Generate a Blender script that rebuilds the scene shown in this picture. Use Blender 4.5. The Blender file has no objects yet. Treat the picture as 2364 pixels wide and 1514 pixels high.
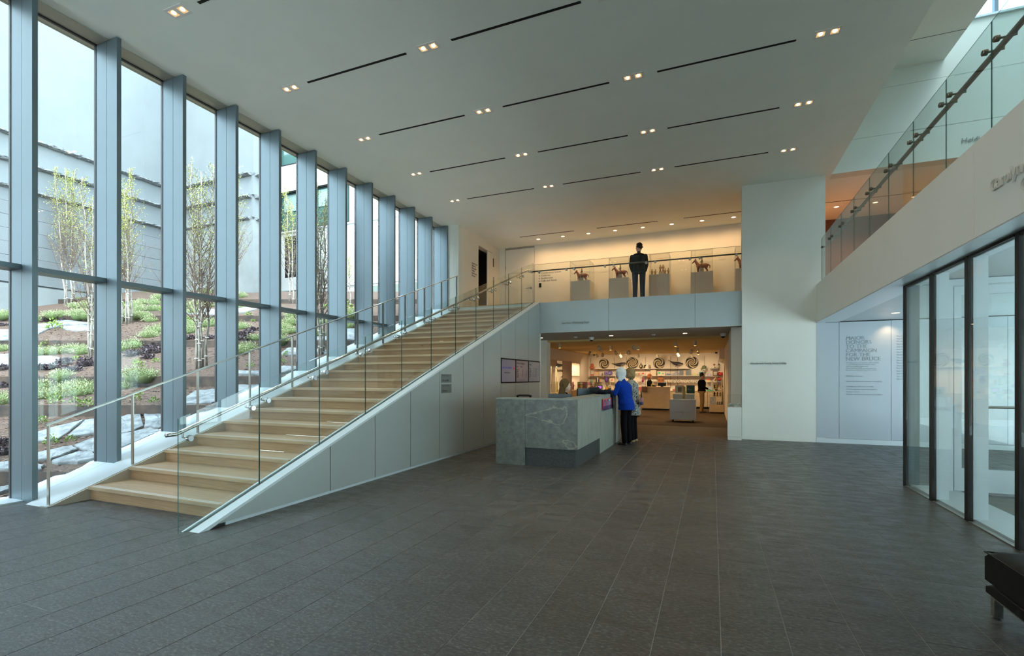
import bpy, bmesh, math, random
from mathutils import Vector, Matrix, noise as mnoise
random.seed(7)
PI = math.pi
scn = bpy.context.scene
COL = scn.collection

# ------------------------------------------------------------ camera, sky, lights, exposure
cam_d = bpy.data.cameras.new('camera')
cam = bpy.data.objects.new('camera', cam_d)
COL.objects.link(cam)
THETA = math.atan(463.0 / 1135.0)
cam.location = (0, 0, 1.4)
cam.rotation_euler = (PI / 2, 0, THETA)
cam_d.sensor_width = 36.0
cam_d.lens = 1135.0 / 2364.0 * 36.0
cam_d.shift_y = (871.5 - 757.0) / 2364.0
cam_d.clip_start = 0.05
cam_d.clip_end = 300
scn.camera = cam

world = bpy.data.worlds.new('overcast_sky')
scn.world = world
world.use_nodes = True
wn = world.node_tree.nodes; wl = world.node_tree.links
wn.clear()
w_out = wn.new('ShaderNodeOutputWorld')
w_bg = wn.new('ShaderNodeBackground')
w_geo = wn.new('ShaderNodeTexCoord')
w_sep = wn.new('ShaderNodeSeparateXYZ')
w_ramp = wn.new('ShaderNodeValToRGB')
w_ramp.color_ramp.elements[0].position = 0.0
w_ramp.color_ramp.elements[0].color = (0.80, 0.92, 0.98, 1)
w_ramp.color_ramp.elements[1].position = 0.9
w_ramp.color_ramp.elements[1].color = (0.66, 0.84, 1.0, 1)
wl.new(w_geo.outputs['Generated'], w_sep.inputs[0])
wl.new(w_sep.outputs['Z'], w_ramp.inputs[0])
wl.new(w_ramp.outputs[0], w_bg.inputs['Color'])
wl.new(w_bg.outputs[0], w_out.inputs[0])
w_bg.inputs['Strength'].default_value = 7.6

sun_d = bpy.data.lights.new('sun', 'SUN')
sun_d.energy = 3.5
sun_d.angle = math.radians(25)
sun_d.color = (1.0, 0.97, 0.9)
sun = bpy.data.objects.new('sun', sun_d)
sun.rotation_euler = (math.radians(28), math.radians(18), 0)
sun.location = (-10, -6, 14)
COL.objects.link(sun)

scn.view_settings.view_transform = 'Standard'
scn.view_settings.look = 'None'
scn.view_settings.gamma = 1.0
scn.view_settings.use_curve_mapping = False
scn.view_settings.exposure = 0.36
cy = scn.cycles
cy.use_denoising = True
try:
    cy.denoiser = 'OPENIMAGEDENOISE'
except Exception:
    pass
cy.max_bounces = 8
cy.diffuse_bounces = 5
cy.glossy_bounces = 4
cy.transmission_bounces = 4
cy.transparent_max_bounces = 24
cy.sample_clamp_indirect = 6.0
cy.caustics_reflective = False
cy.caustics_refractive = False

# ------------------------------------------------------------ materials
MATS = {}
def pm(name, col, rough=0.5, metal=0.0, spec=0.5, nz=None, bump=None, emit=None, coord='Object', stretch=None, vary=0.0, coat=0.0):
    if name in MATS: return MATS[name]
    m = bpy.data.materials.new(name); m.use_nodes = True
    nt = m.node_tree; N = nt.nodes; L = nt.links
    b = N['Principled BSDF']
    b.inputs['Base Color'].default_value = (*col, 1)
    b.inputs['Roughness'].default_value = rough
    b.inputs['Metallic'].default_value = metal
    b.inputs['Specular IOR Level'].default_value = spec
    if coat: b.inputs['Coat Weight'].default_value = coat
    if emit:
        b.inputs['Emission Color'].default_value = (*emit[0], 1)
        b.inputs['Emission Strength'].default_value = emit[1]
    if nz or bump:
        tc = N.new('ShaderNodeTexCoord')
        src = tc.outputs[coord]
        if stretch:
            mp = N.new('ShaderNodeMapping'); mp.inputs['Scale'].default_value = stretch
            L.new(src, mp.inputs[0]); src = mp.outputs[0]
    last = None
    if nz:
        scale, amt = nz[0], nz[1]
        t = N.new('ShaderNodeTexNoise'); t.inputs['Scale'].default_value = scale; t.inputs['Detail'].default_value = 6
        t.inputs['Roughness'].default_value = 0.65
        L.new(src, t.inputs['Vector'])
        r = N.new('ShaderNodeValToRGB')
        r.color_ramp.elements[0].position = 0.32; r.color_ramp.elements[1].position = 0.68
        lo = tuple(max(0, c * (1 - amt)) for c in col); hi = tuple(min(1, c * (1 + amt)) for c in col)
        if len(nz) > 2: hi = nz[2]
        r.color_ramp.elements[0].color = (*lo, 1); r.color_ramp.elements[1].color = (*hi, 1)
        L.new(t.outputs['Fac'], r.inputs[0])
        last = r.outputs[0]
    if vary:
        oi = N.new('ShaderNodeObjectInfo')
        mr = N.new('ShaderNodeMapRange'); mr.inputs['To Min'].default_value = 1 - vary; mr.inputs['To Max'].default_value = 1 + vary
        L.new(oi.outputs['Random'], mr.inputs['Value'])
        vm = N.new('ShaderNodeVectorMath'); vm.operation = 'MULTIPLY'
        if last: L.new(last, vm.inputs[0])
        else: vm.inputs[0].default_value = col
        L.new(mr.outputs[0], vm.inputs[1])
        last = vm.outputs[0]
    if last: L.new(last, b.inputs['Base Color'])
    if bump:
        t2 = N.new('ShaderNodeTexNoise'); t2.inputs['Scale'].default_value = bump[0]; t2.inputs['Detail'].default_value = 5
        L.new(src, t2.inputs['Vector'])
        bp = N.new('ShaderNodeBump'); bp.inputs['Strength'].default_value = bump[1]; bp.inputs['Distance'].default_value = bump[2] if len(bump) > 2 else 0.01
        L.new(t2.outputs['Fac'], bp.inputs['Height']); L.new(bp.outputs[0], b.inputs['Normal'])
    MATS[name] = m
    return m

def glassmat(name, tint=(0.9, 0.96, 0.94), refl=1.0):
    m = bpy.data.materials.new(name); m.use_nodes = True
    nt = m.node_tree; N = nt.nodes; L = nt.links; N.clear()
    o = N.new('ShaderNodeOutputMaterial'); mx = N.new('ShaderNodeMixShader')
    tr = N.new('ShaderNodeBsdfTransparent'); tr.inputs[0].default_value = (*tint, 1)
    gl = N.new('ShaderNodeBsdfGlossy'); gl.inputs['Roughness'].default_value = 0.01
    fr = N.new('ShaderNodeFresnel'); fr.inputs[0].default_value = 1.45
    mu = N.new('ShaderNodeMath'); mu.operation = 'MULTIPLY'; mu.inputs[1].default_value = refl
    # rays leaving through the far face see the pane from inside: use the outer index for both faces
    ge = N.new('ShaderNodeNewGeometry'); mi = N.new('ShaderNodeMix'); mi.data_type = 'FLOAT'
    mi.inputs[2].default_value = 1.45; mi.inputs[3].default_value = 1 / 1.45
    L.new(ge.outputs['Backfacing'], mi.inputs[0]); L.new(mi.outputs[0], fr.inputs[0])
    fr2 = fr
    L.new(fr2.outputs[0], mu.inputs[0]); L.new(mu.outputs[0], mx.inputs[0])
    L.new(tr.outputs[0], mx.inputs[1]); L.new(gl.outputs[0], mx.inputs[2]); L.new(mx.outputs[0], o.inputs[0])
    MATS[name] = m
    return m

# ------------------------------------------------------------ mesh builder
class B:
    def __init__(s): s.v = []; s.f = []
    def add(s, vs, fs):
        n = len(s.v); s.v += [tuple(v) for v in vs]; s.f += [tuple(i + n for i in f) for f in fs]; return s
    def box(s, x0, x1, y0, y1, z0, z1):
        return s.add([(x0,y0,z0),(x1,y0,z0),(x1,y1,z0),(x0,y1,z0),(x0,y0,z1),(x1,y0,z1),(x1,y1,z1),(x0,y1,z1)],
                     [(0,3,2,1),(4,5,6,7),(0,1,5,4),(1,2,6,5),(2,3,7,6),(3,0,4,7)])
    def bbox(s, x0, x1, y0, y1, z0, z1, b=0.01):
        # box with all top/side edges chamfered
        xs = (x0, x0+b, x1-b, x1); ys = (y0, y0+b, y1-b, y1); zs = (z0, z0+b, z1-b, z1)
        bm = bmesh.new(); r = bmesh.ops.create_cube(bm, size=1)
        for v in bm.verts:
            v.co = Vector(((x0+x1)/2 + v.co.x*(x1-x0), (y0+y1)/2 + v.co.y*(y1-y0), (z0+z1)/2 + v.co.z*(z1-z0)))
        bmesh.ops.bevel(bm, geom=bm.edges[:], offset=b, segments=2, profile=0.7, affect='EDGES')
        bm.verts.index_update()
        s.add([v.co[:] for v in bm.verts], [[v.index for v in f.verts] for f in bm.faces]); bm.free(); return s
    def prism(s, poly, axis, a, b):
        # poly: list of 2D points; axis 'x','y','z' extruded from a to b
        def P(p, t):
            return {'x': (t, p[0], p[1]), 'y': (p[0], t, p[1]), 'z': (p[0], p[1], t)}[axis]
        n = len(poly)
        vs = [P(p, a) for p in poly] + [P(p, b) for p in poly]
        fs = [tuple(range(n))[::-1], tuple(range(n, 2*n))] + [(i, (i+1) % n, n + (i+1) % n, n + i) for i in range(n)]
        return s.add(vs, fs)
    def tube(s, pts, r, n=8, cap=True):
        pts = [Vector(p) for p in pts]; m = len(pts)
        rs = r if isinstance(r, (list, tuple)) else [r]*m
        vs = []; fs = []
        ref = None
        for i, p in enumerate(pts):
            d = (pts[min(i+1, m-1)] - pts[max(i-1, 0)])
            if d.length < 1e-9: d = Vector((0, 0, 1))
            d.normalize()
            if ref is None:
                ref = Vector((0, 0, 1)) if abs(d.z) < 0.9 else Vector((1, 0, 0))
            u = ref - d * ref.dot(d)
            if u.length < 1e-6: u = d.orthogonal()
            u.normalize(); w = d.cross(u); ref = u
            for k in range(n):
                a = 2*PI*k/n
                vs.append(p + (u*math.cos(a) + w*math.sin(a)) * rs[i])
        for i in range(m-1):
            for k in range(n):
                fs.append((i*n+k, i*n+(k+1) % n, (i+1)*n+(k+1) % n, (i+1)*n+k))
        if cap: fs += [tuple(range(n))[::-1], tuple(range((m-1)*n, m*n))]
        return s.add(vs, fs)
    def lathe(s, prof, c=(0, 0, 0), n=16, axis='z', cap=True):
        # prof: (radius, height)
        vs = []; fs = []; m = len(prof)
        for (r, h) in prof:
            for k in range(n):
                a = 2*PI*k/n; x, y = r*math.cos(a), r*math.sin(a)
                p = {'z': (x, y, h), 'y': (x, h, y), 'x': (h, x, y)}[axis]
                vs.append((c[0]+p[0], c[1]+p[1], c[2]+p[2]))
        for i in range(m-1):
            for k in range(n):
                fs.append((i*n+k, i*n+(k+1) % n, (i+1)*n+(k+1) % n, (i+1)*n+k))
        if cap and prof[0][0] > 1e-6: fs.append(tuple(range(n))[::-1])
        if cap and prof[-1][0] > 1e-6: fs.append(tuple(range((m-1)*n, m*n)))
        return s.add(vs, fs)
    def ball(s, c, r, sc=(1, 1, 1), n=10, m=7):
        prof = [(math.sin(PI*i/m)*r, -math.cos(PI*i/m)*r) for i in range(m+1)]
        vs = []; fs = []
        vs.append((c[0], c[1], c[2]-r*sc[2]))
        for (q, h) in prof[1:-1]:
            for k in range(n):
                a = 2*PI*k/n
                vs.append((c[0]+q*math.cos(a)*sc[0], c[1]+q*math.sin(a)*sc[1], c[2]+h*sc[2]))
        vs.append((c[0], c[1], c[2]+r*sc[2])); e = len(vs)-1
        for k in range(n): fs.append((0, 1+(k+1) % n, 1+k))
        for i in range(m-2):
            for k in range(n):
                fs.append((1+i*n+k, 1+i*n+(k+1) % n, 1+(i+1)*n+(k+1) % n, 1+(i+1)*n+k))
        for k in range(n): fs.append((e, 1+(m-2)*n+k, 1+(m-2)*n+(k+1) % n))
        return s.add(vs, fs)
    def caps(s, p0, p1, r0, r1=None, n=10):
        # closed tapered capsule
        r1 = r0 if r1 is None else r1
        p0, p1 = Vector(p0), Vector(p1); d = p1-p0
        if d.length < 1e-6: return s.ball(p0, max(r0, r1))
        d.normalize()
        pts = [p0-d*r0, p0-d*r0*.7, p0, p1, p1+d*r1*.7, p1+d*r1]
        return s.tube(pts, [r0*.02, r0*.71, r0, r1, r1*.71, r1*.02], n)
    def loft(s, rings, n=16):
        # rings: (cx, cy, cz, rx, ry) stacked; closed ends
        vs = []; fs = []; m = len(rings)
        for (x, y, z, rx, ry) in rings:
            for k in range(n):
                a = 2*PI*k/n
                ca, sa = math.cos(a), math.sin(a)
                e = 0.85
                vs.append((x+rx*math.copysign(abs(ca)**e, ca), y+ry*math.copysign(abs(sa)**e, sa), z))
        for i in range(m-1):
            for k in range(n):
                fs.append((i*n+k, i*n+(k+1) % n, (i+1)*n+(k+1) % n, (i+1)*n+k))
        fs += [tuple(range(n))[::-1], tuple(range((m-1)*n, m*n))]
        return s.add(vs, fs)
    def mesh(s, name, off=(0, 0, 0)):
        me = bpy.data.meshes.new(name)
        me.from_pydata([(v[0]-off[0], v[1]-off[1], v[2]-off[2]) for v in s.v], [], s.f)
        me.update(); return me
    def make(s, name, mat, parent=None, smooth=False, local=False, off=None):
        if off is None:
            off = (0, 0, 0)
            if parent is not None and not local: off = wloc(parent)
        me = s.mesh(name, off)
        bm = bmesh.new(); bm.from_mesh(me)
        bmesh.ops.recalc_face_normals(bm, faces=bm.faces[:]); bm.to_mesh(me); bm.free()
        if mat: me.materials.append(mat)
        if smooth:
            for p in me.polygons: p.use_smooth = True
        o = bpy.data.objects.new(name, me); COL.objects.link(o)
        if parent is not None: o.parent = parent
        return o

def wloc(o):
    x = y = z = 0.0
    while o is not None:
        x += o.location.x; y += o.location.y; z += o.location.z; o = o.parent
    return (x, y, z)

def thing(name, label, cat, loc=(0, 0, 0), rz=0.0, group=None):
    o = bpy.data.objects.new(name, None); COL.objects.link(o)
    o.empty_display_size = 0.1
    o.location = loc; o.rotation_euler = (0, 0, rz); o['label'] = label; o['category'] = cat
    if group: o['group'] = group
    return o
def tag(o, label, cat, group=None, kind=None):
    o['label'] = label; o['category'] = cat
    if group: o['group'] = group
    if kind: o['kind'] = kind
    return o
def struct(o, label=None):
    o['kind'] = 'structure'
    if label: o['label'] = label
    return o
def sempty(name, loc=(0, 0, 0), label=None):
    o = bpy.data.objects.new(name, None); COL.objects.link(o); o.location = loc; o['kind'] = 'structure'
    if label: o['label'] = label
    return o
def tree_copy(o, loc=None, rz=None, label=None, parent=None, group=None):
    c = o.copy(); COL.objects.link(c)
    if parent is not None: c.parent = parent
    if loc is not None: c.location = loc
    if rz is not None: c.rotation_euler = (0, 0, rz)
    if label: c['label'] = label
    if group: c['group'] = group
    for ch in list(o.children): tree_copy(ch, parent=c)
    return c
def remeshed(b, name, mat, parent, voxel=0.012, smooth=3, local=True, off=(0,0,0)):
    # closed overlapping shapes fused into one continuous surface
    me = b.mesh(name + '_src', off)
    bm = bmesh.new(); bm.from_mesh(me); bmesh.ops.recalc_face_normals(bm, faces=bm.faces[:]); bm.to_mesh(me); bm.free()
    o = bpy.data.objects.new(name, me); COL.objects.link(o)
    r = o.modifiers.new('r', 'REMESH'); r.mode = 'VOXEL'; r.voxel_size = voxel; r.use_smooth_shade = True
    if smooth:
        sm = o.modifiers.new('s', 'SMOOTH'); sm.factor = 0.5; sm.iterations = smooth
    dg = bpy.context.evaluated_depsgraph_get(); dg.update()
    me2 = bpy.data.meshes.new_from_object(o.evaluated_get(dg))
    bpy.data.objects.remove(o)
    me2.name = name; me2.materials.clear(); me2.materials.append(mat)
    for p in me2.polygons: p.use_smooth = True
    o = bpy.data.objects.new(name, me2); COL.objects.link(o)
    if parent is not None: o.parent = parent
    return o
def text(name, s, size, mat, loc, rot, parent=None, ext=0.004, align='LEFT', sx=1.0, space=1.0):
    c = bpy.data.curves.new(name, 'FONT'); c.body = s; c.size = size; c.extrude = ext; c.align_x = align
    c.space_line = space; c.resolution_u = 4 if size > .08 else 2
    c.materials.append(mat)
    o = bpy.data.objects.new(name, c); COL.objects.link(o)
    dg = bpy.context.evaluated_depsgraph_get(); dg.update()
    me = bpy.data.meshes.new_from_object(o.evaluated_get(dg)); me.name = name
    bpy.data.objects.remove(o); bpy.data.curves.remove(c)
    o = bpy.data.objects.new(name, me); COL.objects.link(o)
    if parent is not None:
        o.parent = parent; w = wloc(parent); loc = (loc[0]-w[0], loc[1]-w[1], loc[2]-w[2])
    o.location = loc; o.rotation_euler = rot; o.scale = (sx, 1, 1)
    return o
FACE_MY = (PI/2, 0, 0)            # lettering read by someone looking towards +Y
FACE_PX = (PI/2, 0, PI/2)         # lettering on a wall that faces +X
FACE_MX = (PI/2, 0, -PI/2)        # lettering on a wall that faces -X

# palette
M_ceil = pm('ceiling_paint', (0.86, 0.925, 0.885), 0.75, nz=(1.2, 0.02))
M_white = pm('white_wall_paint', (0.72, 0.735, 0.67), 0.6, nz=(1.5, 0.02))
M_fascia = pm('fascia_paint', (0.72, 0.71, 0.65), 0.55, nz=(1.3, 0.02))
M_warm = pm('warm_white_paint', (0.80, 0.76, 0.66), 0.65, nz=(1.5, 0.02))
M_fin = pm('painted_aluminium', (0.135, 0.185, 0.21), 0.38, 0.35, nz=(2.0, 0.03), bump=(60, 0.03))
M_sill = pm('white_metal_sill', (0.60, 0.665, 0.69), 0.35, 0.1, nz=(3.0, 0.02))
M_panel = pm('satin_metal_panel', (0.40, 0.44, 0.425), 0.32, 0.25, nz=(1.0, 0.03))
M_beam = pm('beam_panel', (0.40, 0.465, 0.475), 0.4, 0.1, nz=(1.0, 0.02))
M_dark = pm('dark_gasket', (0.02, 0.02, 0.022), 0.5)
M_black = pm('black_steel', (0.010, 0.009, 0.008), 0.45, 0.0, spec=0.25)
M_steel = pm('brushed_steel', (0.42, 0.42, 0.38), 0.28, 0.95)
M_chrome = pm('polished_steel', (0.6, 0.6, 0.6), 0.12, 1.0)
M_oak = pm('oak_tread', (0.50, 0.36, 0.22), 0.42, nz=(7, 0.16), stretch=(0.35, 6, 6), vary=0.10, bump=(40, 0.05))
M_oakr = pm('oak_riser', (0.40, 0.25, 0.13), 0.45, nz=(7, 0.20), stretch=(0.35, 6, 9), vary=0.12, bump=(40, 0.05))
M_grip = pm('nosing_grip', (0.62, 0.62, 0.58), 0.6)
def tilemat():
    m = pm('flamed_granite', (0.05, 0.05, 0.045), 0.34, spec=0.55); nt = m.node_tree; N = nt.nodes; L = nt.links; b = N['Principled BSDF']
    g = N.new('ShaderNodeNewGeometry'); mp = N.new('ShaderNodeMapping'); mp.inputs['Scale'].default_value = (0.45, 1.0, 1.0)
    L.new(g.outputs['Position'], mp.inputs[0])
    def nz_(sc, det, r=.6):
        n = N.new('ShaderNodeTexNoise'); n.inputs['Scale'].default_value = sc; n.inputs['Detail'].default_value = det; n.inputs['Roughness'].default_value = r
        L.new(mp.outputs[0], n.inputs['Vector']); return n
    n1 = nz_(70, 6, .78); n2 = nz_(9, 3); n3 = nz_(1.1, 2)
    r1 = N.new('ShaderNodeValToRGB'); e = r1.color_ramp.elements
    e[0].position = .36; e[0].color = (0.026, 0.026, 0.024, 1); e[1].position = .70; e[1].color = (0.19, 0.19, 0.175, 1)
    q = e.new(.52); q.color = (0.055, 0.054, 0.050, 1)
    L.new(n1.outputs['Fac'], r1.inputs[0])
    ad = N.new('ShaderNodeMath'); ad.operation = 'ADD'; L.new(n2.outputs['Fac'], ad.inputs[0]); L.new(n3.outputs['Fac'], ad.inputs[1])
    mr = N.new('ShaderNodeMapRange'); mr.inputs['From Min'].default_value = .7; mr.inputs['From Max'].default_value = 1.3; mr.inputs['To Min'].default_value = .80; mr.inputs['To Max'].default_value = 1.25
    L.new(ad.outputs[0], mr.inputs['Value'])
    oi = N.new('ShaderNodeObjectInfo'); m2 = N.new('ShaderNodeMapRange'); m2.inputs['To Min'].default_value = .92; m2.inputs['To Max'].default_value = 1.08; L.new(oi.outputs['Random'], m2.inputs['Value'])
    mu = N.new('ShaderNodeMath'); mu.operation = 'MULTIPLY'; L.new(mr.outputs[0], mu.inputs[0]); L.new(m2.outputs[0], mu.inputs[1])
    vm = N.new('ShaderNodeVectorMath'); vm.operation = 'MULTIPLY'; L.new(r1.outputs[0], vm.inputs[0]); L.new(mu.outputs[0], vm.inputs[1]); L.new(vm.outputs[0], b.inputs['Base Color'])
    rr = N.new('ShaderNodeMapRange'); rr.inputs['From Min'].default_value = .35; rr.inputs['From Max'].default_value = .65; rr.inputs['To Min'].default_value = .31; rr.inputs['To Max'].default_value = .52
    L.new(n2.outputs['Fac'], rr.inputs['Value']); L.new(rr.outputs[0], b.inputs['Roughness'])
    bp = N.new('ShaderNodeBump'); bp.inputs['Strength'].default_value = .38; bp.inputs['Distance'].default_value = .006
    n4 = nz_(42, 4, .7); L.new(n4.outputs['Fac'], bp.inputs['Height']); L.new(bp.outputs[0], b.inputs['Normal'])
    return m
M_tile = tilemat()
M_grout = pm('grout', (0.30, 0.30, 0.27), 0.8)
M_gl = glassmat('clear_glass', (0.955, 0.985, 0.97), 1.0)
M_glw = glassmat('window_glass', (0.955, 0.985, 0.985), 0.7)
M_glg = glassmat('railing_glass', (0.93, 0.97, 0.955), 1.0)
M_gledge = pm('glass_edge', (0.02, 0.09, 0.07), 0.15)
# ------------------------------------------------------------ floor with stone tiles
floor = struct(B().box(-7.5, 5.8, -6.0, 24.4, -0.30, -0.0022).make('floor', M_grout), 'dark grey granite tiled lobby floor')
TW = 0.3345; X0 = 0.375
tiles = []
rt = random.Random(3)
c0 = int(math.floor((-7.5 - X0) / TW)); c1 = int(math.ceil((5.6 - X0) / TW))
for c in range(c0, c1):
    y = -6.0 + rt.uniform(-1.2, 0); xa = X0 + c * TW; xb = min(xa + TW, 5.8)
    if xa < -7.45: xa = -7.45
    while y < 12.6:
        Ln = rt.choice((1.0, 1.2, 1.41, 1.41))
        ya, yb = max(y, -6.0), min(y + Ln, 12.62)
        y += Ln
        if yb - ya < 0.05 or xb - xa < 0.05: continue
        tiles.append((xa, xb, ya, yb))
def seen_tile(t):
    xm, ym = (t[0]+t[1])/2, (t[2]+t[3])/2
    d = -xm*math.sin(THETA) + ym*math.cos(THETA); xc = xm*math.cos(THETA) + ym*math.sin(THETA)
    if d < 1.9 or abs(xc/d) > 1.12: return -1
    if xm < -4.3 and xm > -7.0 and ym > 3.4: return -1
    return (t[3]-t[2]) / d**3
tiles.sort(key=seen_tile, reverse=True)
g_ = 0.0016
mcache = {}
def tile_mesh(w, l):
    k = (round(w, 3), round(l, 3))
    if k not in mcache:
        b = B(); c = 0.0015
        b.add([(-w/2+g_,-l/2+g_,-.013),(w/2-g_,-l/2+g_,-.013),(w/2-g_,l/2-g_,-.013),(-w/2+g_,l/2-g_,-.013),
               (-w/2+g_,-l/2+g_,-c),(w/2-g_,-l/2+g_,-c),(w/2-g_,l/2-g_,-c),(-w/2+g_,l/2-g_,-c),
               (-w/2+g_+c,-l/2+g_+c,0),(w/2-g_-c,-l/2+g_+c,0),(w/2-g_-c,l/2-g_-c,0),(-w/2+g_+c,l/2-g_-c,0)],
              [(0,1,5,4),(1,2,6,5),(2,3,7,6),(3,0,4,7),(4,5,9,8),(5,6,10,9),(6,7,11,10),(7,4,8,11),(8,9,10,11)])
        me = b.mesh('tile'); me.materials.append(M_tile); mcache[k] = me
    return mcache[k]
rest = B()
for i, t in enumerate(tiles):
    w, l = t[1]-t[0], t[3]-t[2]
    if i < 300:
        o = bpy.data.objects.new('tile', tile_mesh(w, l)); COL.objects.link(o); o.parent = floor
        o.location = ((t[0]+t[1])/2, (t[2]+t[3])/2, 0)
    else:
        rest.box(t[0]+g_, t[1]-g_, t[2]+g_, t[3]-g_, -0.013, 0)
o = rest.make('tiles', M_tile, floor); o['kind'] = 'stuff'
M_carpet = pm('brown_carpet', (0.075, 0.045, 0.022), 0.9, nz=(60, 0.3), bump=(150, 0.3))
M_carpet2 = pm('brown_stone', (0.085, 0.055, 0.03), 0.5, nz=(20, 0.3))
B().box(-7.4, 0.9, 12.62, 15.0, -0.013, 0.0).make('entrance_paving', M_carpet2, floor)
B().box(-7.4, 0.9, 15.0, 24.3, -0.013, 0.004).make('carpet', M_carpet, floor)

# ------------------------------------------------------------ ceiling
CZ = 5.76
ceiling = struct(B().box(-7.21, 2.37, -6.0, 12.35, CZ, CZ+0.5).box(-7.6, 2.37, 12.35, 17.2, CZ, CZ+0.5).box(2.37, 9.0, 12.66, 17.2, CZ, CZ+0.5).make('ceiling', M_ceil), 'smooth white lobby ceiling')
struct(B().box(-7.62, -7.21, -6.0, 12.35, CZ-0.012, CZ+0.5).make('trim_1', pm('head_plate', (0.42, 0.43, 0.36), 0.45, 0.1)), 'metal head plate along the window wall')
# ventilation slots: recessed black channels
M_slot = pm('slot_black', (0.004, 0.004, 0.004), 0.9)
rows = [2.25, 3.92, 5.585, 7.27, 8.985, 10.69, 14.22]
segs = [(-5.54, -3.815), (-3.125, -1.415), (-0.73, 1.0)]
names_r = {2.25: 'nearest', 3.92: 'second', 5.585: 'third', 7.27: 'fourth', 8.985: 'fifth', 10.69: 'sixth', 14.22: 'gallery'}
for y in rows:
    for k, (a, b2) in enumerate(segs):
        o = B().box(a, b2, y-0.018, y+0.018, CZ-0.004, CZ+0.001).make('slot_diffuser', M_slot)
        side = ('window end', 'middle', 'right end')[k]
        tag(o, 'black slot diffuser in the ceiling, %s row from the camera, %s' % (names_r[y], side) if y != 14.22 else 'thin black slot over the upstairs gallery, %s' % side, 'vent', 'ceiling slot diffusers')
# twin downlights
M_lens = pm('warm_lens', (1, 0.9, 0.7), 0.3, emit=((1.0, 0.72, 0.42), 26.0))
M_refl = pm('gold_reflector', (0.85, 0.62, 0.35), 0.3, 0.6, emit=((1.0, 0.6, 0.25), 0.35))
M_lframe = pm('light_trim_white', (0.8, 0.8, 0.78), 0.5)
def downlight(x, y, label):
    t = thing('twin_downlight', label, 'light', (x, y, CZ), 0, 'twin ceiling downlights')
    w, d = 0.15, 0.08
    b = B()
    for (xa, xb, ya, yb) in ((-w, w, -d, -d+.034), (-w, w, d-.034, d), (-w, -w+.027, -d+.034, d-.034), (w-.027, w, -d+.034, d-.034), (-.031, .031, -d+.034, d-.034)):
        b.box(xa, xb, ya, yb, -0.005, 0.0)
    b.make('trim_frame', M_lframe, t, local=True)
    for s in (-1, 1):
        cx = s*0.077
        q = B(); hw = 0.046; lw = 0.022
        q.add([(cx-hw,-.046,-.004),(cx+hw,-.046,-.004),(cx+hw,.046,-.004),(cx-hw,.046,-.004),
               (cx-lw,-lw,-.001),(cx+lw,-lw,-.001),(cx+lw,lw,-.001),(cx-lw,lw,-.001)],
              [(0,1,5,4),(1,2,6,5),(2,3,7,6),(3,0,4,7),(4,5,6,7)])
        q.make('reflector', M_refl, t, local=True)
        B().lathe([(0.0, -.010), (0.020, -.008), (0.026, -.003)], (cx, 0, 0), 12).make('lens', M_lens, t, smooth=True, local=True)
    return t
DL = [(-5.89, 3.918), (-3.47, 2.25), (-3.475, 5.59), (-5.89, 5.60), (-5.89, 7.30), (-5.87, 8.97), (-5.88, 10.69),
      (-3.47, 7.27), (-3.46, 8.98), (-3.466, 10.69), (-1.07, 7.26), (-1.06, 8.97), (-1.067, 10.69), (1.348, 7.26), (1.34, 8.99), (1.344, 10.72), (-1.07, 5.59), (1.345, 5.59), (-1.07, 3.92), (-3.47, 3.92), (1.345, 3.92)]
rown = lambda y: {2: 'nearest', 4: 'second', 6: 'third', 7: 'fourth', 9: 'fifth', 11: 'sixth'}[int(round(y))]
coln = {-6: 'column beside the windows', -3: 'second column from the windows', -1: 'third column from the windows', 1: 'column nearest the balcony'}
def add_spot(x, y, z, power, ang=110, col=(1.0, 0.76, 0.5), blend=0.6, rad=0.05, rot=(0, 0, 0), name='spot'):
    l = bpy.data.lights.new(name, 'SPOT'); l.energy = power; l.spot_size = math.radians(ang); l.spot_blend = blend
    l.color = col; l.shadow_soft_size = rad
    o = bpy.data.objects.new(name, l); COL.objects.link(o); o.location = (x, y, z); o.rotation_euler = rot
    return o
proto = None
for (x, y) in DL:
    cn = coln[-6 if x < -5 else (-3 if x < -3 else (-1 if x < 0 else 1))]
    lab = 'small recessed twin downlight, %s row, %s' % (rown(y), cn)
    if proto is None: proto = downlight(x, y, lab)
    else: tree_copy(proto, (x, y, CZ), label=lab)
    add_spot(x, y, CZ-0.03, 30, 105)

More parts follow.
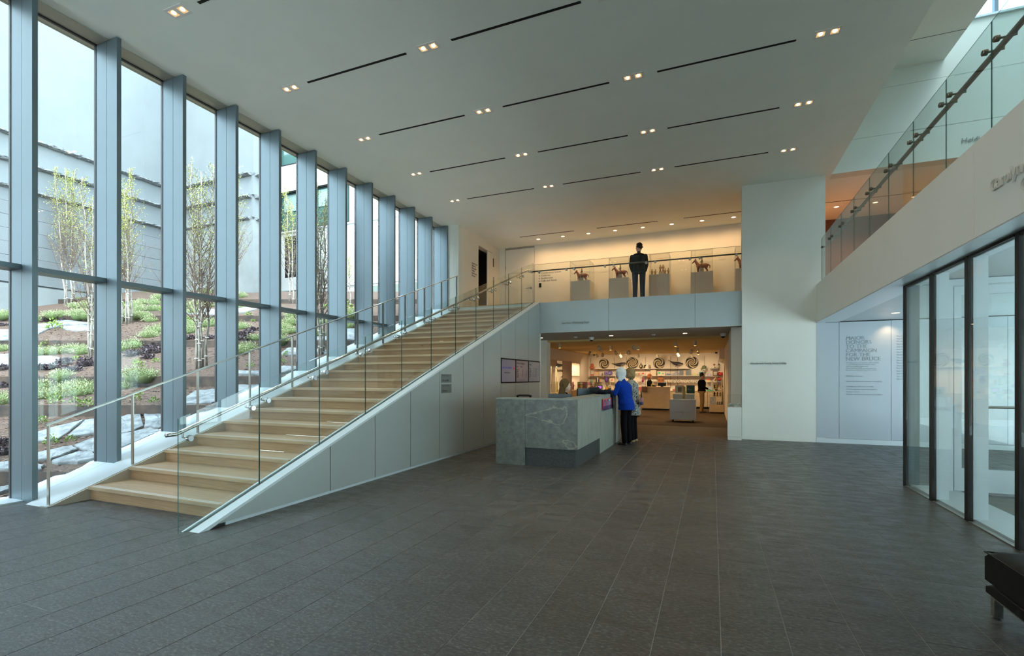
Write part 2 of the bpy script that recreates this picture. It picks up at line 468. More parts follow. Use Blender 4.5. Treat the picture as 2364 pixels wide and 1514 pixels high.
# ------------------------------------------------------------ window wall (left)
GXW = -7.47
WS = 0.3642                         # slope of stair and sill
def sill_z(y): return max(0.02, WS*(y-3.06))
for k in range(-10, 12):
    yr = 3.108 + 0.8427*k
    ya, yb = yr-0.052, yr
    wn_ = sempty('window_%d' % (k+11), (0, 0, 0), 'tall window bay with painted metal fin, bay %d along the lobby' % (k+11))
    base = sill_z(ya) - 0.06 if k >= 0 else 0.0
    B().box(-7.236, -7.03, ya, yb, base, CZ-0.013).make('mullion', M_fin, wn_)
    B().box(-7.46, -7.242, ya, yb, base, CZ-0.013).make('rear_mullion', M_fin, wn_)
    B().box(-7.242, -7.236, ya+0.004, yb-0.004, base, CZ-0.013).make('joint', M_dark, wn_)
    B().box(-7.50, -7.46, ya-0.006, yb+0.006, base, CZ-0.013).make('gasket', M_dark, wn_)
    if k < 11:
        y2 = yr + 0.8427 - 0.052
        z0 = 0.0 if k < -1 else None
        # transom
        s0 = sill_z(yr); s1 = sill_z(y2)
        if s1 < 2.60:
            B().box(-7.50, -7.245, yr, y2, 2.628, 2.683).make('transom', M_fin, wn_)
        za = s0 if k >= -1 else 0.02; zb = s1 if k >= -1 else 0.02
        lo = [(yr+.012, za+.0), (y2-.012, zb+.0), (y2-.012, CZ-.02), (yr+.012, CZ-.02)]
        B().prism(lo, 'x', GXW-0.012, GXW+0.012).make('pane', M_glw, wn_)
        B().box(-7.485, -7.45, yr, y2, CZ-0.028, CZ-0.012).box(-7.456, -7.4545, yr, y2, 5.671, 5.6735).make('head_gasket', M_dark, wn_)
# sill along stair (slopes with it); flat towards the camera
sillw = sempty('trim_2', (0, 0, 0), 'white metal sill under the windows that climbs beside the stair')
YT = 12.36
b = B().prism([(3.06, 0.0), (YT, WS*(YT-3.06)), (YT, WS*(YT-3.06)-0.5), (4.2, -0.12), (3.06, -0.12)], 'x', -7.62, -7.034)
b.make('sill', M_sill, sillw)
b = B().prism([(3.06, 0.0), (YT, WS*(YT-3.06)), (YT, WS*(YT-3.06)-0.012), (3.09, 0.0)], 'x', -7.252, -7.246)
b.make('sill_joint', pm('joint_grey', (0.25, 0.28, 0.29), 0.6), sillw)
B().box(-7.62, -7.20, -6, 3.06, -0.1, 0.015).make('low_sill', M_sill, sillw)

# ------------------------------------------------------------ stair
ST0, TR, RI, NS = 3.411, 0.4217, 0.1535, 22
SXL, SXR = -6.63, -4.47
stair = thing('staircase', 'wide oak staircase climbing beside the tall windows between white metal curbs', 'staircase', (-5.5, 3.2, 0))
tread_me = None
for n in range(NS):
    y0 = ST0 + TR*n; z = RI*(n+1)
    if n < NS-1:
        if tread_me is None:
            t = B().bbox(SXL, SXR, y0-0.03, y0+TR-0.001, z-0.038, z, 0.004)
            tr = t.make('tread', M_oak, stair); tread_me = tr; ty, tz = y0, z
            gp = B().box(SXL+0.05, SXR-0.05, y0-0.012, y0+0.004, z, z+0.0012).box(SXL+0.05, SXR-0.05, y0+0.02, y0+0.036, z, z+0.0012)
            gp.make('grip_strip', M_grip, tr)
        else:
            c = tree_copy(tread_me, parent=stair); c.location = (tread_me.location.x, tread_me.location.y + (y0-ty), tread_me.location.z + (z-tz))
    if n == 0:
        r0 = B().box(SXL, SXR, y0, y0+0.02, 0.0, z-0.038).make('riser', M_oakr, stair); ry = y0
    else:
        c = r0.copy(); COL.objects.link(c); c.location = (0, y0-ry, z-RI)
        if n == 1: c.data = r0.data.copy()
YE = 12.36
# left curb strip
B().prism([(3.00, 0.0), (YE, WS*(YE-3.02)), (YE, WS*(YE-3.02)-0.7), (5.0, 0.0)], 'x', -7.030, SXL-0.03).make('left_curb', M_sill, stair)
B().prism([(3.02, 0.0), (YE, WS*(YE-3.02)-0.012), (YE, WS*(YE-3.02)-0.7), (5.0, 0.0)], 'x', SXL-0.03, SXL).make('left_stringer', pm('stringer_beige', (0.42, 0.38, 0.31), 0.4, 0.3), stair)
# right curb
def cz(y): return WS*(y-3.03)
YC = 12.44
B().prism([(3.03, 0.0), (YC, cz(YC)), (YC, cz(YC)-0.035), (3.13, 0.0)], 'x', -4.405, -4.28).make('right_curb', M_sill, stair)
B().prism([(3.0, 0.0), (YC, cz(YC)), (YC, cz(YC)-0.6), (4.6, 0.0)], 'x', -4.47, -4.445).make('inner_curb', M_sill, stair)
B().prism([(3.10, 0.0), (YC, cz(YC)-0.035), (YC, 0.0)], 'x', -4.44, -4.302).make('core', M_dark, stair)
B().prism([(3.05, 0.0), (YC, cz(YC)-0.008), (YC, cz(YC)-0.05), (3.15, 0.0)], 'x', -4.445, -4.405).make('glass_channel', pm('channel_grey', (0.16, 0.19, 0.20), 0.5, 0.5), stair)
# side panels
js = [3.09, 4.665, 5.515, 6.367, 7.221, 8.08, 8.95, 9.825, 10.68, 11.54, 12.43]
for a, b2 in zip(js[:-1], js[1:]):
    a += 0.006; b2 -= 0.006
    zb = 0.035
    if a < 3.2:
        ys = 3.03 + (zb+0.03)/WS
        poly = [(ys, zb), (b2, zb), (b2, cz(b2)-0.028)]
    else:
        poly = [(a, zb), (b2, zb), (b2, cz(b2)-0.028), (a, cz(a)-0.028)]
    if a > 9.8:
        # the three bays that carry the screens leave a slot for them
        B().prism([(a, zb), (b2, zb), (b2, 1.275), (a, 1.275)], 'x', -4.30, -4.27).make('lower_panel', M_panel, stair)
        B().prism([(a, 1.835), (b2, 1.835), (b2, cz(b2)-0.028), (a, cz(a)-0.028)], 'x', -4.30, -4.27).make('upper_panel', M_panel, stair)
    else:
        B().prism(poly, 'x', -4.30, -4.27).make('side_panel', M_panel, stair)
B().box(-4.31, -4.285, 3.3, 12.43, 0.0, 0.03).make('toe_kick', M_sill, stair)

# left railing: flat posts and bar
rail = thing('stair_railing', 'steel post railing on the window side of the stair', 'railing', (-6.68, 3.0, 0))
for i in range(12):
    y = 3.045 + 0.8375*i; zb = 0.0 if i == 0 else WS*(y-3.02)-0.005
    zt = 0.885 + (y-3.03)*0.3665 - 0.012
    p = B().box(-6.705, -6.665, y-0.006, y+0.006, zb, zt).make('post', M_steel, rail)
    B().box(-6.745, -6.625, y-0.05, y+0.05, zb, zb+0.006).make('base_plate', M_steel, p) if i == 0 else None
B().prism([(3.02, 0.873), (12.30, 0.873+9.28*0.3665), (12.30, 0.888+9.28*0.3665), (3.02, 0.888)], 'x', -6.71, -6.66).make('handrail', M_steel, rail)

# glass balustrade on the right curb
bal = thing('glass_balustrade', 'frameless glass balustrade with round steel handrail along the open side of the stair', 'railing', (-4.43, 2.95, 0))
gy = [2.942 + 0.8558*i for i in range(12)]
def gtop(y): return 1.031 + (y-2.942)*0.3642
for i in range(11):
    a, b2 = gy[i]+0.003, gy[i+1]-0.003
    za = 0.0 if i == 0 else cz(a)-0.05
    zb = cz(b2)-0.05
    poly = [(a, za), (max(a, 3.17), max(0.0, cz(3.17)-0.05)), (b2, zb), (b2, gtop(b2)), (a, gtop(a))] if i == 0 else [(a, za), (b2, zb), (b2, gtop(b2)), (a, gtop(a))]
    g = B().prism(poly, 'x', -4.435, -4.425).make('glass_panel', M_glg, bal)
    e = B().box(-4.4345, -4.4255, a-0.001, a+0.001, max(za, cz(a)), gtop(a)).box(-4.4345, -4.4255, b2-0.001, b2+0.001, max(0, cz(b2)), gtop(b2))
    e.make('glass_edge', M_gledge, g)
HRX = -4.525
def hz(y): return 0.905 + (y-3.05)*0.3642
pts = [(HRX, 2.90, hz(2.99)), (HRX, 2.99, hz(2.99)+.0), (HRX, 3.05, hz(3.05)), (HRX, 12.2, hz(12.2)), (HRX, 12.5, hz(12.2)+.04), (HRX, 12.75, hz(12.2)+.04)]
B().tube(pts, 0.019, 10).make('handrail', M_chrome, bal, smooth=True)
def bracket(b, y, z):
    b.lathe([(0.0, -.02), (0.026, -.02), (0.03, -.014), (0.03, .014), (0.026, .02), (0, .02)], (-4.43, y, z), 14, 'x')
    b.tube([(-4.455, y, z), (-4.49, y, z), (HRX, y, z+.004), (HRX, y, z+.055)], 0.0085, 6)
for i in range(12):
    ys = []
    if i == 0: ys = [gy[0]+0.11]
    elif i == 11: ys = [gy[11]-0.1]
    else: ys = [gy[i]-0.085, gy[i]+0.105]
    for y in ys:
        b = B(); bracket(b, y, hz(y)-0.062)
        b.make('rail_bracket', M_chrome, bal, smooth=False)
# ------------------------------------------------------------ far walls and upper gallery
YB = 12.44; YW = 12.35; F2 = 3.385
M_txt = pm('grey_lettering', (0.30, 0.33, 0.32), 0.5)
M_txt2 = pm('dark_lettering', (0.05, 0.05, 0.05), 0.5)
wall_l = struct(B().box(0.62, 2.25, YW, YW+0.35, 0.0, CZ+0.01).make('wall_lobby', M_white), 'tall white wall between shop entrance and donor wall')
B().box(0.615, 2.075, YW-0.012, YW, 0.0, 0.075).make('baseboard', M_white, wall_l)
M_donor = pm('back_painted_panel', (0.45, 0.50, 0.54), 0.25, coat=0.3)
don = sempty('wall_donor', (0, 0, 0), 'blue white panelled donor wall beyond the balcony')
for (a, b2) in ((2.083, 2.496), (2.502, 3.41), (3.416, 4.33), (4.336, 5.25), (5.256, 6.0)):
    B().box(a, b2, YW-0.004, YW+0.02, 0.105, 2.58).make('panel', M_donor, don)
B().box(2.08, 6.0, YW+0.02, YW+0.3, 0.0, 2.62).make('backing', M_dark, don)
B().box(2.08, 6.0, YW-0.016, YW+0.02, 0.0, 0.10).make('baseboard', M_sill, don)

# bridge / beam over the shop entrance with upper floor behind
beam = sempty('trim_3', (0, 0, 0), 'blue white beam in front of the upper gallery')
for (a, b2) in ((-4.30, -2.438), (-2.432, -0.39), (-0.384, 0.62)):
    B().box(a, b2, YB, YB+0.05, 2.60, F2+0.01).make('beam_panel', M_beam, beam)
up = struct(B().box(-7.0, 0.62, YB+0.05, 15.35, 2.62, F2).box(0.62, 9.0, YW+0.36, 16.2, 2.62, F2).make('floor_upper', pm('upper_floor', (0.42, 0.27, 0.15), 0.5)), 'upper gallery floor')
B().box(-4.44, -4.30, YB, YB+0.05, 2.6, F2+.01).make('beam_end', M_beam, beam)
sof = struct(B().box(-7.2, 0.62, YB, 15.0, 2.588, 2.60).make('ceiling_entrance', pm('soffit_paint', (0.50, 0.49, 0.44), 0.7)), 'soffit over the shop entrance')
struct(B().box(-6.98, SXR+0.03, 12.22, YB+0.1, F2-0.012, F2-0.002).make('landing', M_oak), 'oak landing at the stair top')
struct(B().box(-7.2, -4.45, 12.26, YB+.05, 2.5, F2-0.012).make('landing_base', M_white))
# wall beside last window and lift wall
struct(B().box(-7.6, -6.70, 12.385, 12.6, F2-0.9, CZ).make('wall_left_return', M_white), 'short white wall after the last window')
lw = sempty('wall_lift', (0, 0, 0), 'warm white wall with the dark lift opening')
B().box(-6.9, -6.70, 12.6, 13.68, F2, CZ).make('wall_piece', M_warm, lw)
B().box(-6.9, -6.70, 14.70, 15.3, F2, CZ).make('wall_piece', M_warm, lw)
B().box(-6.9, -6.70, 13.68, 14.70, 5.49, CZ).make('wall_piece', M_warm, lw)
B().box(-7.5, -7.45, 13.6, 14.8, F2, 5.6).box(-7.5, -6.9, 13.55, 13.6, F2, 5.6).box(-7.5, -6.9, 14.8, 14.85, F2, 5.6).box(-7.5, -6.9, 13.6, 14.8, 5.5, 5.55).make('opening_lining', pm('lift_dark', (0.03, 0.025, 0.02), 0.4), lw)
B().box(-6.72, -6.695, 14.33, 14.70, F2, 5.47).make('door_reveal', M_warm, lw)
o = B().box(-7.2, -7.12, 13.75, 14.2, 3.75, 4.35).box(-7.15, -7.10, 13.85, 14.1, 4.45, 4.62).make('wall_panel', pm('grey_box', (0.18, 0.17, 0.15), 0.5)); tag(o, 'grey box and screen inside the dark lift opening', 'panel')
o = B().box(-6.70, -6.69, 14.76, 14.83, 5.05, 5.33).make('lift_indicator', pm('bronze_plate', (0.22, 0.16, 0.08), 0.35, 0.8)); tag(o, 'narrow bronze plate high beside the lift opening', 'plate')
o = B().box(-6.70, -6.69, 14.76, 14.86, 4.42, 4.72).make('lift_button_plate', M_steel); tag(o, 'steel call plate lower beside the lift opening', 'plate')
tx = text('wall_lettering', 'Lower Level\nGalleries\nEducation\nLobby\nRestrooms\nElevator', 0.075, M_txt2, (-6.695, 13.22, 4.83), FACE_PX, ext=0.001)
tag(tx, 'small block of dark lettering on the wall left of the lift opening', 'lettering')
# gallery back wall
bw = sempty('wall_gallery', (0, 0, 0), 'warm lit back wall of the upper gallery')
B().box(-5.44, 0.95, 15.3, 15.5, F2, CZ).make('wall_piece', M_warm, bw)
B().box(-6.9, -6.49, 15.3, 15.5, F2, CZ).make('wall_piece', M_warm, bw)
B().box(-7.0, 1.0, 15.5, 15.6, F2, CZ).make('backing_wall', M_warm, bw)  # unseen, added to stop daylight leaking in round the door
dr = sempty('door_1', (0, 0, 0), 'full height pale door at the gallery corner')
B().box(-6.478, -5.452, 15.315, 15.36, F2+0.01, CZ-0.06).make('leaf', M_warm, dr)
B().box(-6.49, -6.478, 15.30, 15.36, F2, CZ).box(-5.452, -5.44, 15.30, 15.36, F2, CZ).box(-6.478, -5.452, 15.30, 15.36, CZ-0.055, CZ).make('frame', pm('frame_grey', (0.35, 0.32, 0.26), 0.5), dr)
B().tube([(-5.56, 15.31, 4.36), (-5.56, 15.26, 4.36), (-5.72, 15.26, 4.36)], 0.01, 6).lathe([(0, 15.29-15.3), (.03, -.01), (.03, .0)], (-5.56, 15.3, 4.36), 10, 'y').make('door_handle', M_chrome, dr)
for z in (5.1, 4.45, 3.8):
    B().box(-6.486, -6.47, 15.298, 15.314, z-0.06, z+0.06).make('hinge', M_chrome, dr)
tx = text('wall_lettering', '\u2192 Conference Room\n\u2192 Galleries\n\u2193 Auditorium\n\u2193 Caf\u00e9 and Store', 0.088, M_txt2, (-5.31, 15.297, 4.80), FACE_MY, ext=0.001, space=0.98)
tag(tx, 'dark direction lettering with arrows on the gallery wall beside the door', 'lettering')
o = B().bbox(-5.275, -5.20, 15.27, 15.3, 4.36, 4.50, 0.008).make('card_reader', M_black); tag(o, 'small black card reader below the gallery direction lettering', 'reader')
for i, (x, z) in enumerate(((-3.15, 4.75), (-0.85, 4.80), (0.25, 4.83), (-2.05, 4.75))):
    o = B().box(x-0.1, x+0.1, 15.292, 15.3, z-0.055, z+0.055).make('wall_label', pm('label_card', (0.75, 0.72, 0.62), 0.6))
    tag(o, 'small white wall label %s' % ('between first and second horse cases', 'between figurine case and third horse case', 'right of the third horse case', 'beside the standing man upstairs')[i], 'label')
# gallery downlights
M_lensw = pm('warm_lens_small', (1, 0.9, 0.7), 0.3, emit=((1.0, 0.74, 0.42), 3.0))
def can(x, y, z, label, group, r=0.055, em=M_lensw):
    t = thing('recessed_downlight', label, 'light', (x, y, z), 0, group)
    B().lathe([(r, 0.0), (r+0.014, 0.0), (r+0.012, -0.004), (r, -0.003), (r, 0.0)], (0, 0, 0), 16, cap=False).make('trim_ring', M_lframe, t, local=True)
    B().lathe([(0.0, -0.003), (r, -0.002)], (0, 0, 0), 16, cap=False).make('lens', em, t, local=True)
    return t
q0 = None
for i in range(8):
    x = -5.08 + 0.801*i
    lab = 'round gallery downlight, %s from the left' % ('first', 'second', 'third', 'fourth', 'fifth', 'sixth', 'seventh', 'eighth')[i]
    if q0 is None: q0 = can(x, 14.65, CZ, lab, 'round downlights in the upper gallery')
    else: tree_copy(q0, (x, 14.65, CZ), label=lab)
    add_spot(x, 14.62, CZ-0.03, 26, 158, (1.0, 0.62, 0.30), 0.8, rot=(math.radians(10), 0, 0))
for i, x in enumerate((2.93, 3.75, 5.0)):
    tree_copy(q0, (x, 14.75, CZ), label='round downlight in the orange ceiling beyond the balcony, %s' % ('left', 'middle', 'right')[i])
    add_spot(x, 14.75, CZ-0.03, 80, 150, (1.0, 0.42, 0.15), 0.8)
tag(B().box(2.2, 4.6, 14.30, 14.325, CZ-0.004, CZ+0.001).make('slot_diffuser', M_slot), 'black slot in the orange ceiling beyond the balcony', 'vent')

# beam lettering
tx = text('raised_lettering', 'Sue Ann Weinberg Stair', 0.088, M_txt, (-3.67, YB-0.012, 2.80), FACE_MY, ext=0.006, sx=0.86)
tag(tx, 'small grey raised lettering on the blue white beam', 'lettering')
tx = text('raised_lettering', 'Glazebrook Family Entry Lobby', 0.066, M_txt, (0.79, YW-0.014, 1.70), FACE_MY, ext=0.006, sx=0.86)
tag(tx, 'small grey raised lettering on the white lobby wall', 'lettering')
M_txt3 = pm('pale_lettering', (0.27, 0.30, 0.325), 0.5)
tx = text('donor_lettering', 'MAJOR\nDONORS\nTO THE\nCAMPAIGN\nFOR THE\nNEW BRUCE', 0.106, M_txt3, (2.622, YW-0.008, 2.20), FACE_MY, ext=0.001, space=0.83, sx=1.02)
tag(tx, 'large pale capitals heading the donor wall', 'lettering')
tx = text('donor_lettering', 'The Bruce Museum is profoundly grateful\nto the following donors whose vision\nand extraordinary generosity\nhave helped to build our new museum,\nfor today and for generations to come.', 0.034, M_txt3, (2.628, YW-0.008, 1.70), FACE_MY, ext=0.0005, space=1.1)
tag(tx, 'small paragraph lettering under the donor wall heading', 'lettering')
tx = text('donor_lettering', 'William L. Richter\n\nSteven & Alexandra Cohen Foundation\n\nCarolyn and Maurice Cunniffe\nThe Grossman Family Foundation\nSusan E. Lynch\nBarbara and Edward Netter Foundation', 0.040, M_txt3, (2.628, YW-0.008, 1.42), FACE_MY, ext=0.0005, space=1.55 if False else 1.38)
tag(tx, 'column of donor lettering in the lower middle of the donor wall', 'lettering')
s = '\n'.join(random.Random(4).choice(('Anonymous', 'The Foundation', 'Family Fund', 'Mr. and Mrs.', 'Charitable Trust')) for _ in range(17))
tx = text('donor_lettering', s, 0.04, M_txt3, (3.50, YW-0.008, 2.24), FACE_MY, ext=0.0005, space=1.38)
tag(tx, 'long list of pale lettering at the donor wall next to the glass vestibule', 'lettering')

# ------------------------------------------------------------ balcony on the right
fas = sempty('trim_4', (0, 0, 0), 'long cream fascia of the balcony')
FX = 2.08
jy = [-6.0, -1.6, 0.15, 1.9, 3.66, 5.41, 7.17, 8.93, 10.69, YW]
for a, b2 in zip(jy[:-1], jy[1:]):
    B().box(FX, FX+0.04, a+0.001, b2-0.001, 2.595, 3.41).make('fascia_panel', M_fascia, fas)
for a, b2 in zip(jy[:-1], jy[1:]):
    B().box(FX+0.004, 2.50, a+0.002, b2-0.002, 2.585, 2.597).make('soffit_panel', pm('soffit_metal', (0.62, 0.66, 0.68), 0.35, 0.3), fas)
struct(B().box(FX+0.04, 9.0, -6.0, YW+0.36, 2.63, 3.385).make('floor_balcony', pm('balcony_floor', (0.3, 0.27, 0.22), 0.5)), 'balcony floor slab')
cl = sempty('ceiling_vestibule', (0, 0, 0), 'grey metal panel ceiling beside the donor wall')
M_gpan = pm('grey_ceiling_panel', (0.42, 0.46, 0.47), 0.35, 0.3)
for i in range(6):
    for j in range(3):
        y0 = 7.95 + i*0.733; x0 = 2.52 + j*1.15
        B().box(x0+0.002, x0+1.148, y0+0.002, y0+0.731, 2.600, 2.612).make('panel', M_gpan, cl)
can(3.14, 11.13, 2.60, 'round downlight in the grey ceiling before the donor wall', 'downlights in the grey ceiling', 0.06)
add_spot(3.35, 12.12, 2.56, 7, 95, (1.0, 0.66, 0.36), 0.9, rot=(math.radians(25), 0, 0), rad=.03)
# glass balustrade of balcony
bg = thing('balcony_balustrade', 'frameless glass balustrade with dark handrail along the balcony edge', 'railing', (2.12, 5, 3.4))
by = [12.02 - 0.8495*i for i in range(0, 21)]
M_glb = glassmat('balcony_glass', (0.90, 0.955, 0.94), 1.0)
for i in range(len(by)-1):
    a, b2 = by[i+1]+0.004, by[i]-0.004
    g = B().box(2.115, 2.125, a, b2, 3.38, 4.32).make('glass_panel', M_glb, bg)
    B().box(2.1155, 2.1245, b2-0.001, b2+0.0012, 3.41, 4.32).box(2.1195, 2.122, a, b2, 4.320, 4.322).make('glass_edge', M_gledge, g)
M_bronze = pm('dark_handrail', (0.16, 0.14, 0.11), 0.35, 0.8)
B().tube([(2.235, 11.95, 4.175), (2.235, -4.5, 4.175)], 0.024, 12).make('handrail', M_bronze, bg, smooth=True)
for i, y in enumerate(by[:-1]):
    for dy in ((-0.10,) if i == 0 else (-0.10, 0.085)):
        yy = y + dy; b = B()
        b.lathe([(0, -.022), (0.021, -.022), (0.025, -.017), (0.025, .012), (0, .012)], (2.115, yy, 4.12), 14, 'x')
        b.tube([(2.13, yy, 4.12), (2.235, yy, 4.125), (2.235, yy, 4.17)], 0.010, 6)
        b.make('rail_bracket', M_bronze, bg)
# fascia lettering
def split_letters(o, label, cat):
    # one part for every letter of a raised inscription
    t = thing('raised_lettering', label, cat, tuple(o.location)); t.rotation_euler = o.rotation_euler; t.scale = o.scale
    bm = bmesh.new(); bm.from_mesh(o.data); bm.verts.ensure_lookup_table(); seen = set()
    for v in bm.verts:
        if v.index in seen: continue
        st_ = [v]; comp = []; seen.add(v.index)
        while st_:
            a = st_.pop(); comp.append(a)
            for e in a.link_edges:
                b_ = e.other_vert(a)
                if b_.index not in seen: seen.add(b_.index); st_.append(b_)
        idx = {a.index: i for i, a in enumerate(comp)}
        fs = [[idx[q.index] for q in f.verts] for f in bm.faces if f.verts[0].index in idx]
        me = bpy.data.meshes.new('letter'); me.from_pydata([a.co[:] for a in comp], [], fs); me.materials.append(o.data.materials[0])
        p = bpy.data.objects.new('letter', me); COL.objects.link(p); p.parent = t
    bm.free(); bpy.data.objects.remove(o)
    return t
M_lett = pm('cream_letters', (0.66, 0.65, 0.58), 0.45, 0.2)
tx = text('raised_lettering', 'Carolyn and Maurice Cunniffe', 0.135, M_lett, (FX-0.014, 5.105, 2.885), FACE_MX, ext=0.007)
split_letters(tx, 'raised cream lettering on the balcony fascia at the right edge, upper line', 'lettering')
tx = text('raised_lettering', 'Gallery', 0.135, M_lett, (FX-0.014, 4.69, 2.745), FACE_MX, ext=0.007)
split_letters(tx, 'raised cream lettering on the balcony fascia at the right edge, lower line', 'lettering')

# lightwell above the balcony
lwll = sempty('wall_lightwell', (0, 0, 0), 'pale blue white wall of the lightwell over the balcony')
for (z0, z1) in ((CZ, 6.43), (6.435, 7.40), (7.405, 8.42)):
    B().box(2.37, 9.0, YW, YW+0.3, z0, z1).make('wall_panel', M_white, lwll)
B().box(4.3, 9.0, YW-0.05, YW+0.3, 8.42, 8.46).make('ledge', M_sill, lwll)
B().box(9.0, 9.2, -6.0, 16.3, 2.6, 11.0).make('side_wall', M_white, lwll)
B().box(2.37, 2.6, -6.0, YW, CZ+0.5, 9.2).make('inner_wall', M_white, lwll)
for i, x in enumerate((4.35, 5.1, 5.85, 6.6, 7.35, 8.1)):
    B().box(x, x+0.06, YW+0.1, YW+0.2, 8.46, 10.2).make('mullion', M_fin, lwll)
B().box(4.3, 9.0, YW+0.13, YW+0.16, 8.46, 10.2).make('pane', glassmat('upper_glass', (0.55, 0.66, 0.78)), lwll)
B().box(2.3, 4.285, -6.0, YW, 7.75, 7.95).make('soffit', M_white, lwll)
B().box(2.3, 4.285, 11.41, 11.415, 7.745, 7.75).make('soffit_joint', M_slot, lwll)
B().box(4.2, 4.285, -6.0, YW, 7.95, 10.4).make('curb_wall', M_white, lwll)
tx = text('wall_lettering', 'Heidi Brake Smith Gallery', 0.135, M_txt, (4.55, YW-0.012, 6.03), FACE_MY, ext=0.004)
tag(tx, 'dark lettering on the pale wall seen above the balcony glass', 'lettering')
struct(B().box(2.0, 9.0, 15.9, 16.2, F2, CZ).make('wall_upper_far', pm('dark_red_brown', (0.16, 0.07, 0.04), 0.7)), 'dark wall at the far end beyond the balcony')
struct(B().box(2.25, 2.26, YW+.35, 15.9, F2, CZ).box(0.95, 2.25, 15.3, 15.9, F2, CZ).make('wall_upper_side', M_warm))

# ------------------------------------------------------------ glass vestibule at the right
ves = sempty('window_23', (0, 0, 0), 'glazed vestibule wall with black steel posts')
VX = 2.30
posts = [7.835, 6.985, 6.135, 5.265, 4.415, 3.565, 2.715, 1.865, 1.015]
for i, y in enumerate(posts):
    w = 0.034 if i else 0.022
    B().box(VX-0.004, VX+0.036, y-w, y+w*0.9, 0.0, 2.585).make('post', M_black, ves)
    B().box(VX+0.045, VX+0.16, y-0.02, y+0.02, 0.02, 2.585).make('jamb_fin', M_sill if i else M_fin, ves)
for a, b2 in zip(posts[1:], posts[:-1]):
    B().box(VX+0.01, VX+0.03, a+0.035, b2-0.035, 0.01, 2.56).make('pane', M_gl, ves)
    B().box(VX-0.002, VX+0.045, a+0.045, b2-0.045, 0.0, 0.01).make('bottom_rail', M_steel, ves)
    B().box(VX-0.004, VX+0.05, a+0.045, b2-0.045, 2.56, 2.585).make('top_rail', M_black, ves)
struct(B().box(VX+0.06, 2.78, -1.0, 7.8, 0.0, 0.025).make('trim_5', M_sill), 'white sill inside the vestibule')
struct(B().box(2.8, 5.3, 1.0, 7.45, 0.0, 0.006).make('floor_mat', pm('grey_mat', (0.20, 0.21, 0.19), 0.9)), 'grey entrance mat')
B().box(VX, 6.0, 1.0, 7.9, 2.598, 2.625).make('vestibule_ceiling', M_gpan, cl)
dv = sempty('door_2', (0, 0, 0), 'white framed glass doors at the end of the vestibule')
for (xa, xb) in ((2.72, 3.72), (3.74, 4.74)):
    f = B().box(xa+.07, xb-.07, 7.56, 7.61, 2.40, 2.50).box(xa+.07, xb-.07, 7.56, 7.61, 0.03, 0.30).box(xa, xa+0.07, 7.56, 7.61, 0.03, 2.5).box(xb-0.07, xb, 7.56, 7.61, 0.03, 2.5)
    f.make('door_frame', M_sill, dv)
    B().box(xa+0.07, xb-0.07, 7.575, 7.59, 0.30, 2.40).make('pane', M_gl, dv)
    B().tube([(xa+0.1, 7.50, 1.05), (xb-0.1, 7.50, 1.05)], 0.016, 8).make('push_bar', M_steel, dv)
B().box(2.60, 2.70, 7.54, 7.64, 0.0, 2.59).box(4.76, 4.86, 7.54, 7.64, 0.0, 2.59).box(2.7, 4.76, 7.54, 7.64, 2.52, 2.59).make('outer_frame', M_sill, dv)
B().box(2.34, 2.60, 7.57, 7.59, 0.03, 2.58).make('side_pane', M_gl, dv)
# skylight over the lightwell: unseen tinted panes added to dim its daylight
sk = sempty('window_25', (0, 0, 0), 'skylight over the lightwell, unseen panes added to dim it')
M_skydim = glassmat('dimming_skylight', (0.52, 0.57, 0.58), 0.6)
for i in range(9):
    B().box(4.285, 9.0, -6.0+2.05*i, -6.0+2.05*i+1.95, 10.38, 10.40).make('pane', M_skydim, sk)
    B().box(4.285, 9.0, -6.0+2.05*i+1.95, -6.0+2.05*(i+1), 10.30, 10.45).make('mullion', M_fin, sk)
# exit glazing to outdoors on the far right
ex = sempty('window_24', (0, 0, 0), 'entrance glazing on the far right')
for i, y in enumerate([-6+1.31*k for k in range(15)]):
    if y < YW: B().box(5.75, 5.83, y, y+0.06, 0.0, 2.6).make('post', M_fin, ex)
B().box(5.78, 5.80, -6.0, YW, 0.0, 2.6).make('pane', glassmat('entrance_glass', (0.80, 0.85, 0.86), 0.8), ex)
# rest of the room behind the camera: unseen end wall, glazing added for light
en = sempty('wall_behind', (0, 0, 0), 'end of the lobby behind the camera')
B().box(-7.6, 2.4, -6.2, -6.0, 4.9, CZ).box(-7.6, -6.9, -6.2, -6.0, 0, CZ).box(1.4, 9.2, -6.2, -6.0, 0, 11.0).make('wall_piece', M_white, en)
B().box(-4.0, 1.4, -6.2, -6.0, 0, 4.9).make('wall_piece', M_white, en)
for i in range(4):
    B().box(-6.9+0.95*i, -6.84+0.95*i, -6.2, -6.0, 0, 4.9).make('mullion', M_fin, en)
B().box(-6.9, -4.0, -6.12, -6.10, 0, 4.9).make('pane', M_glw, en)
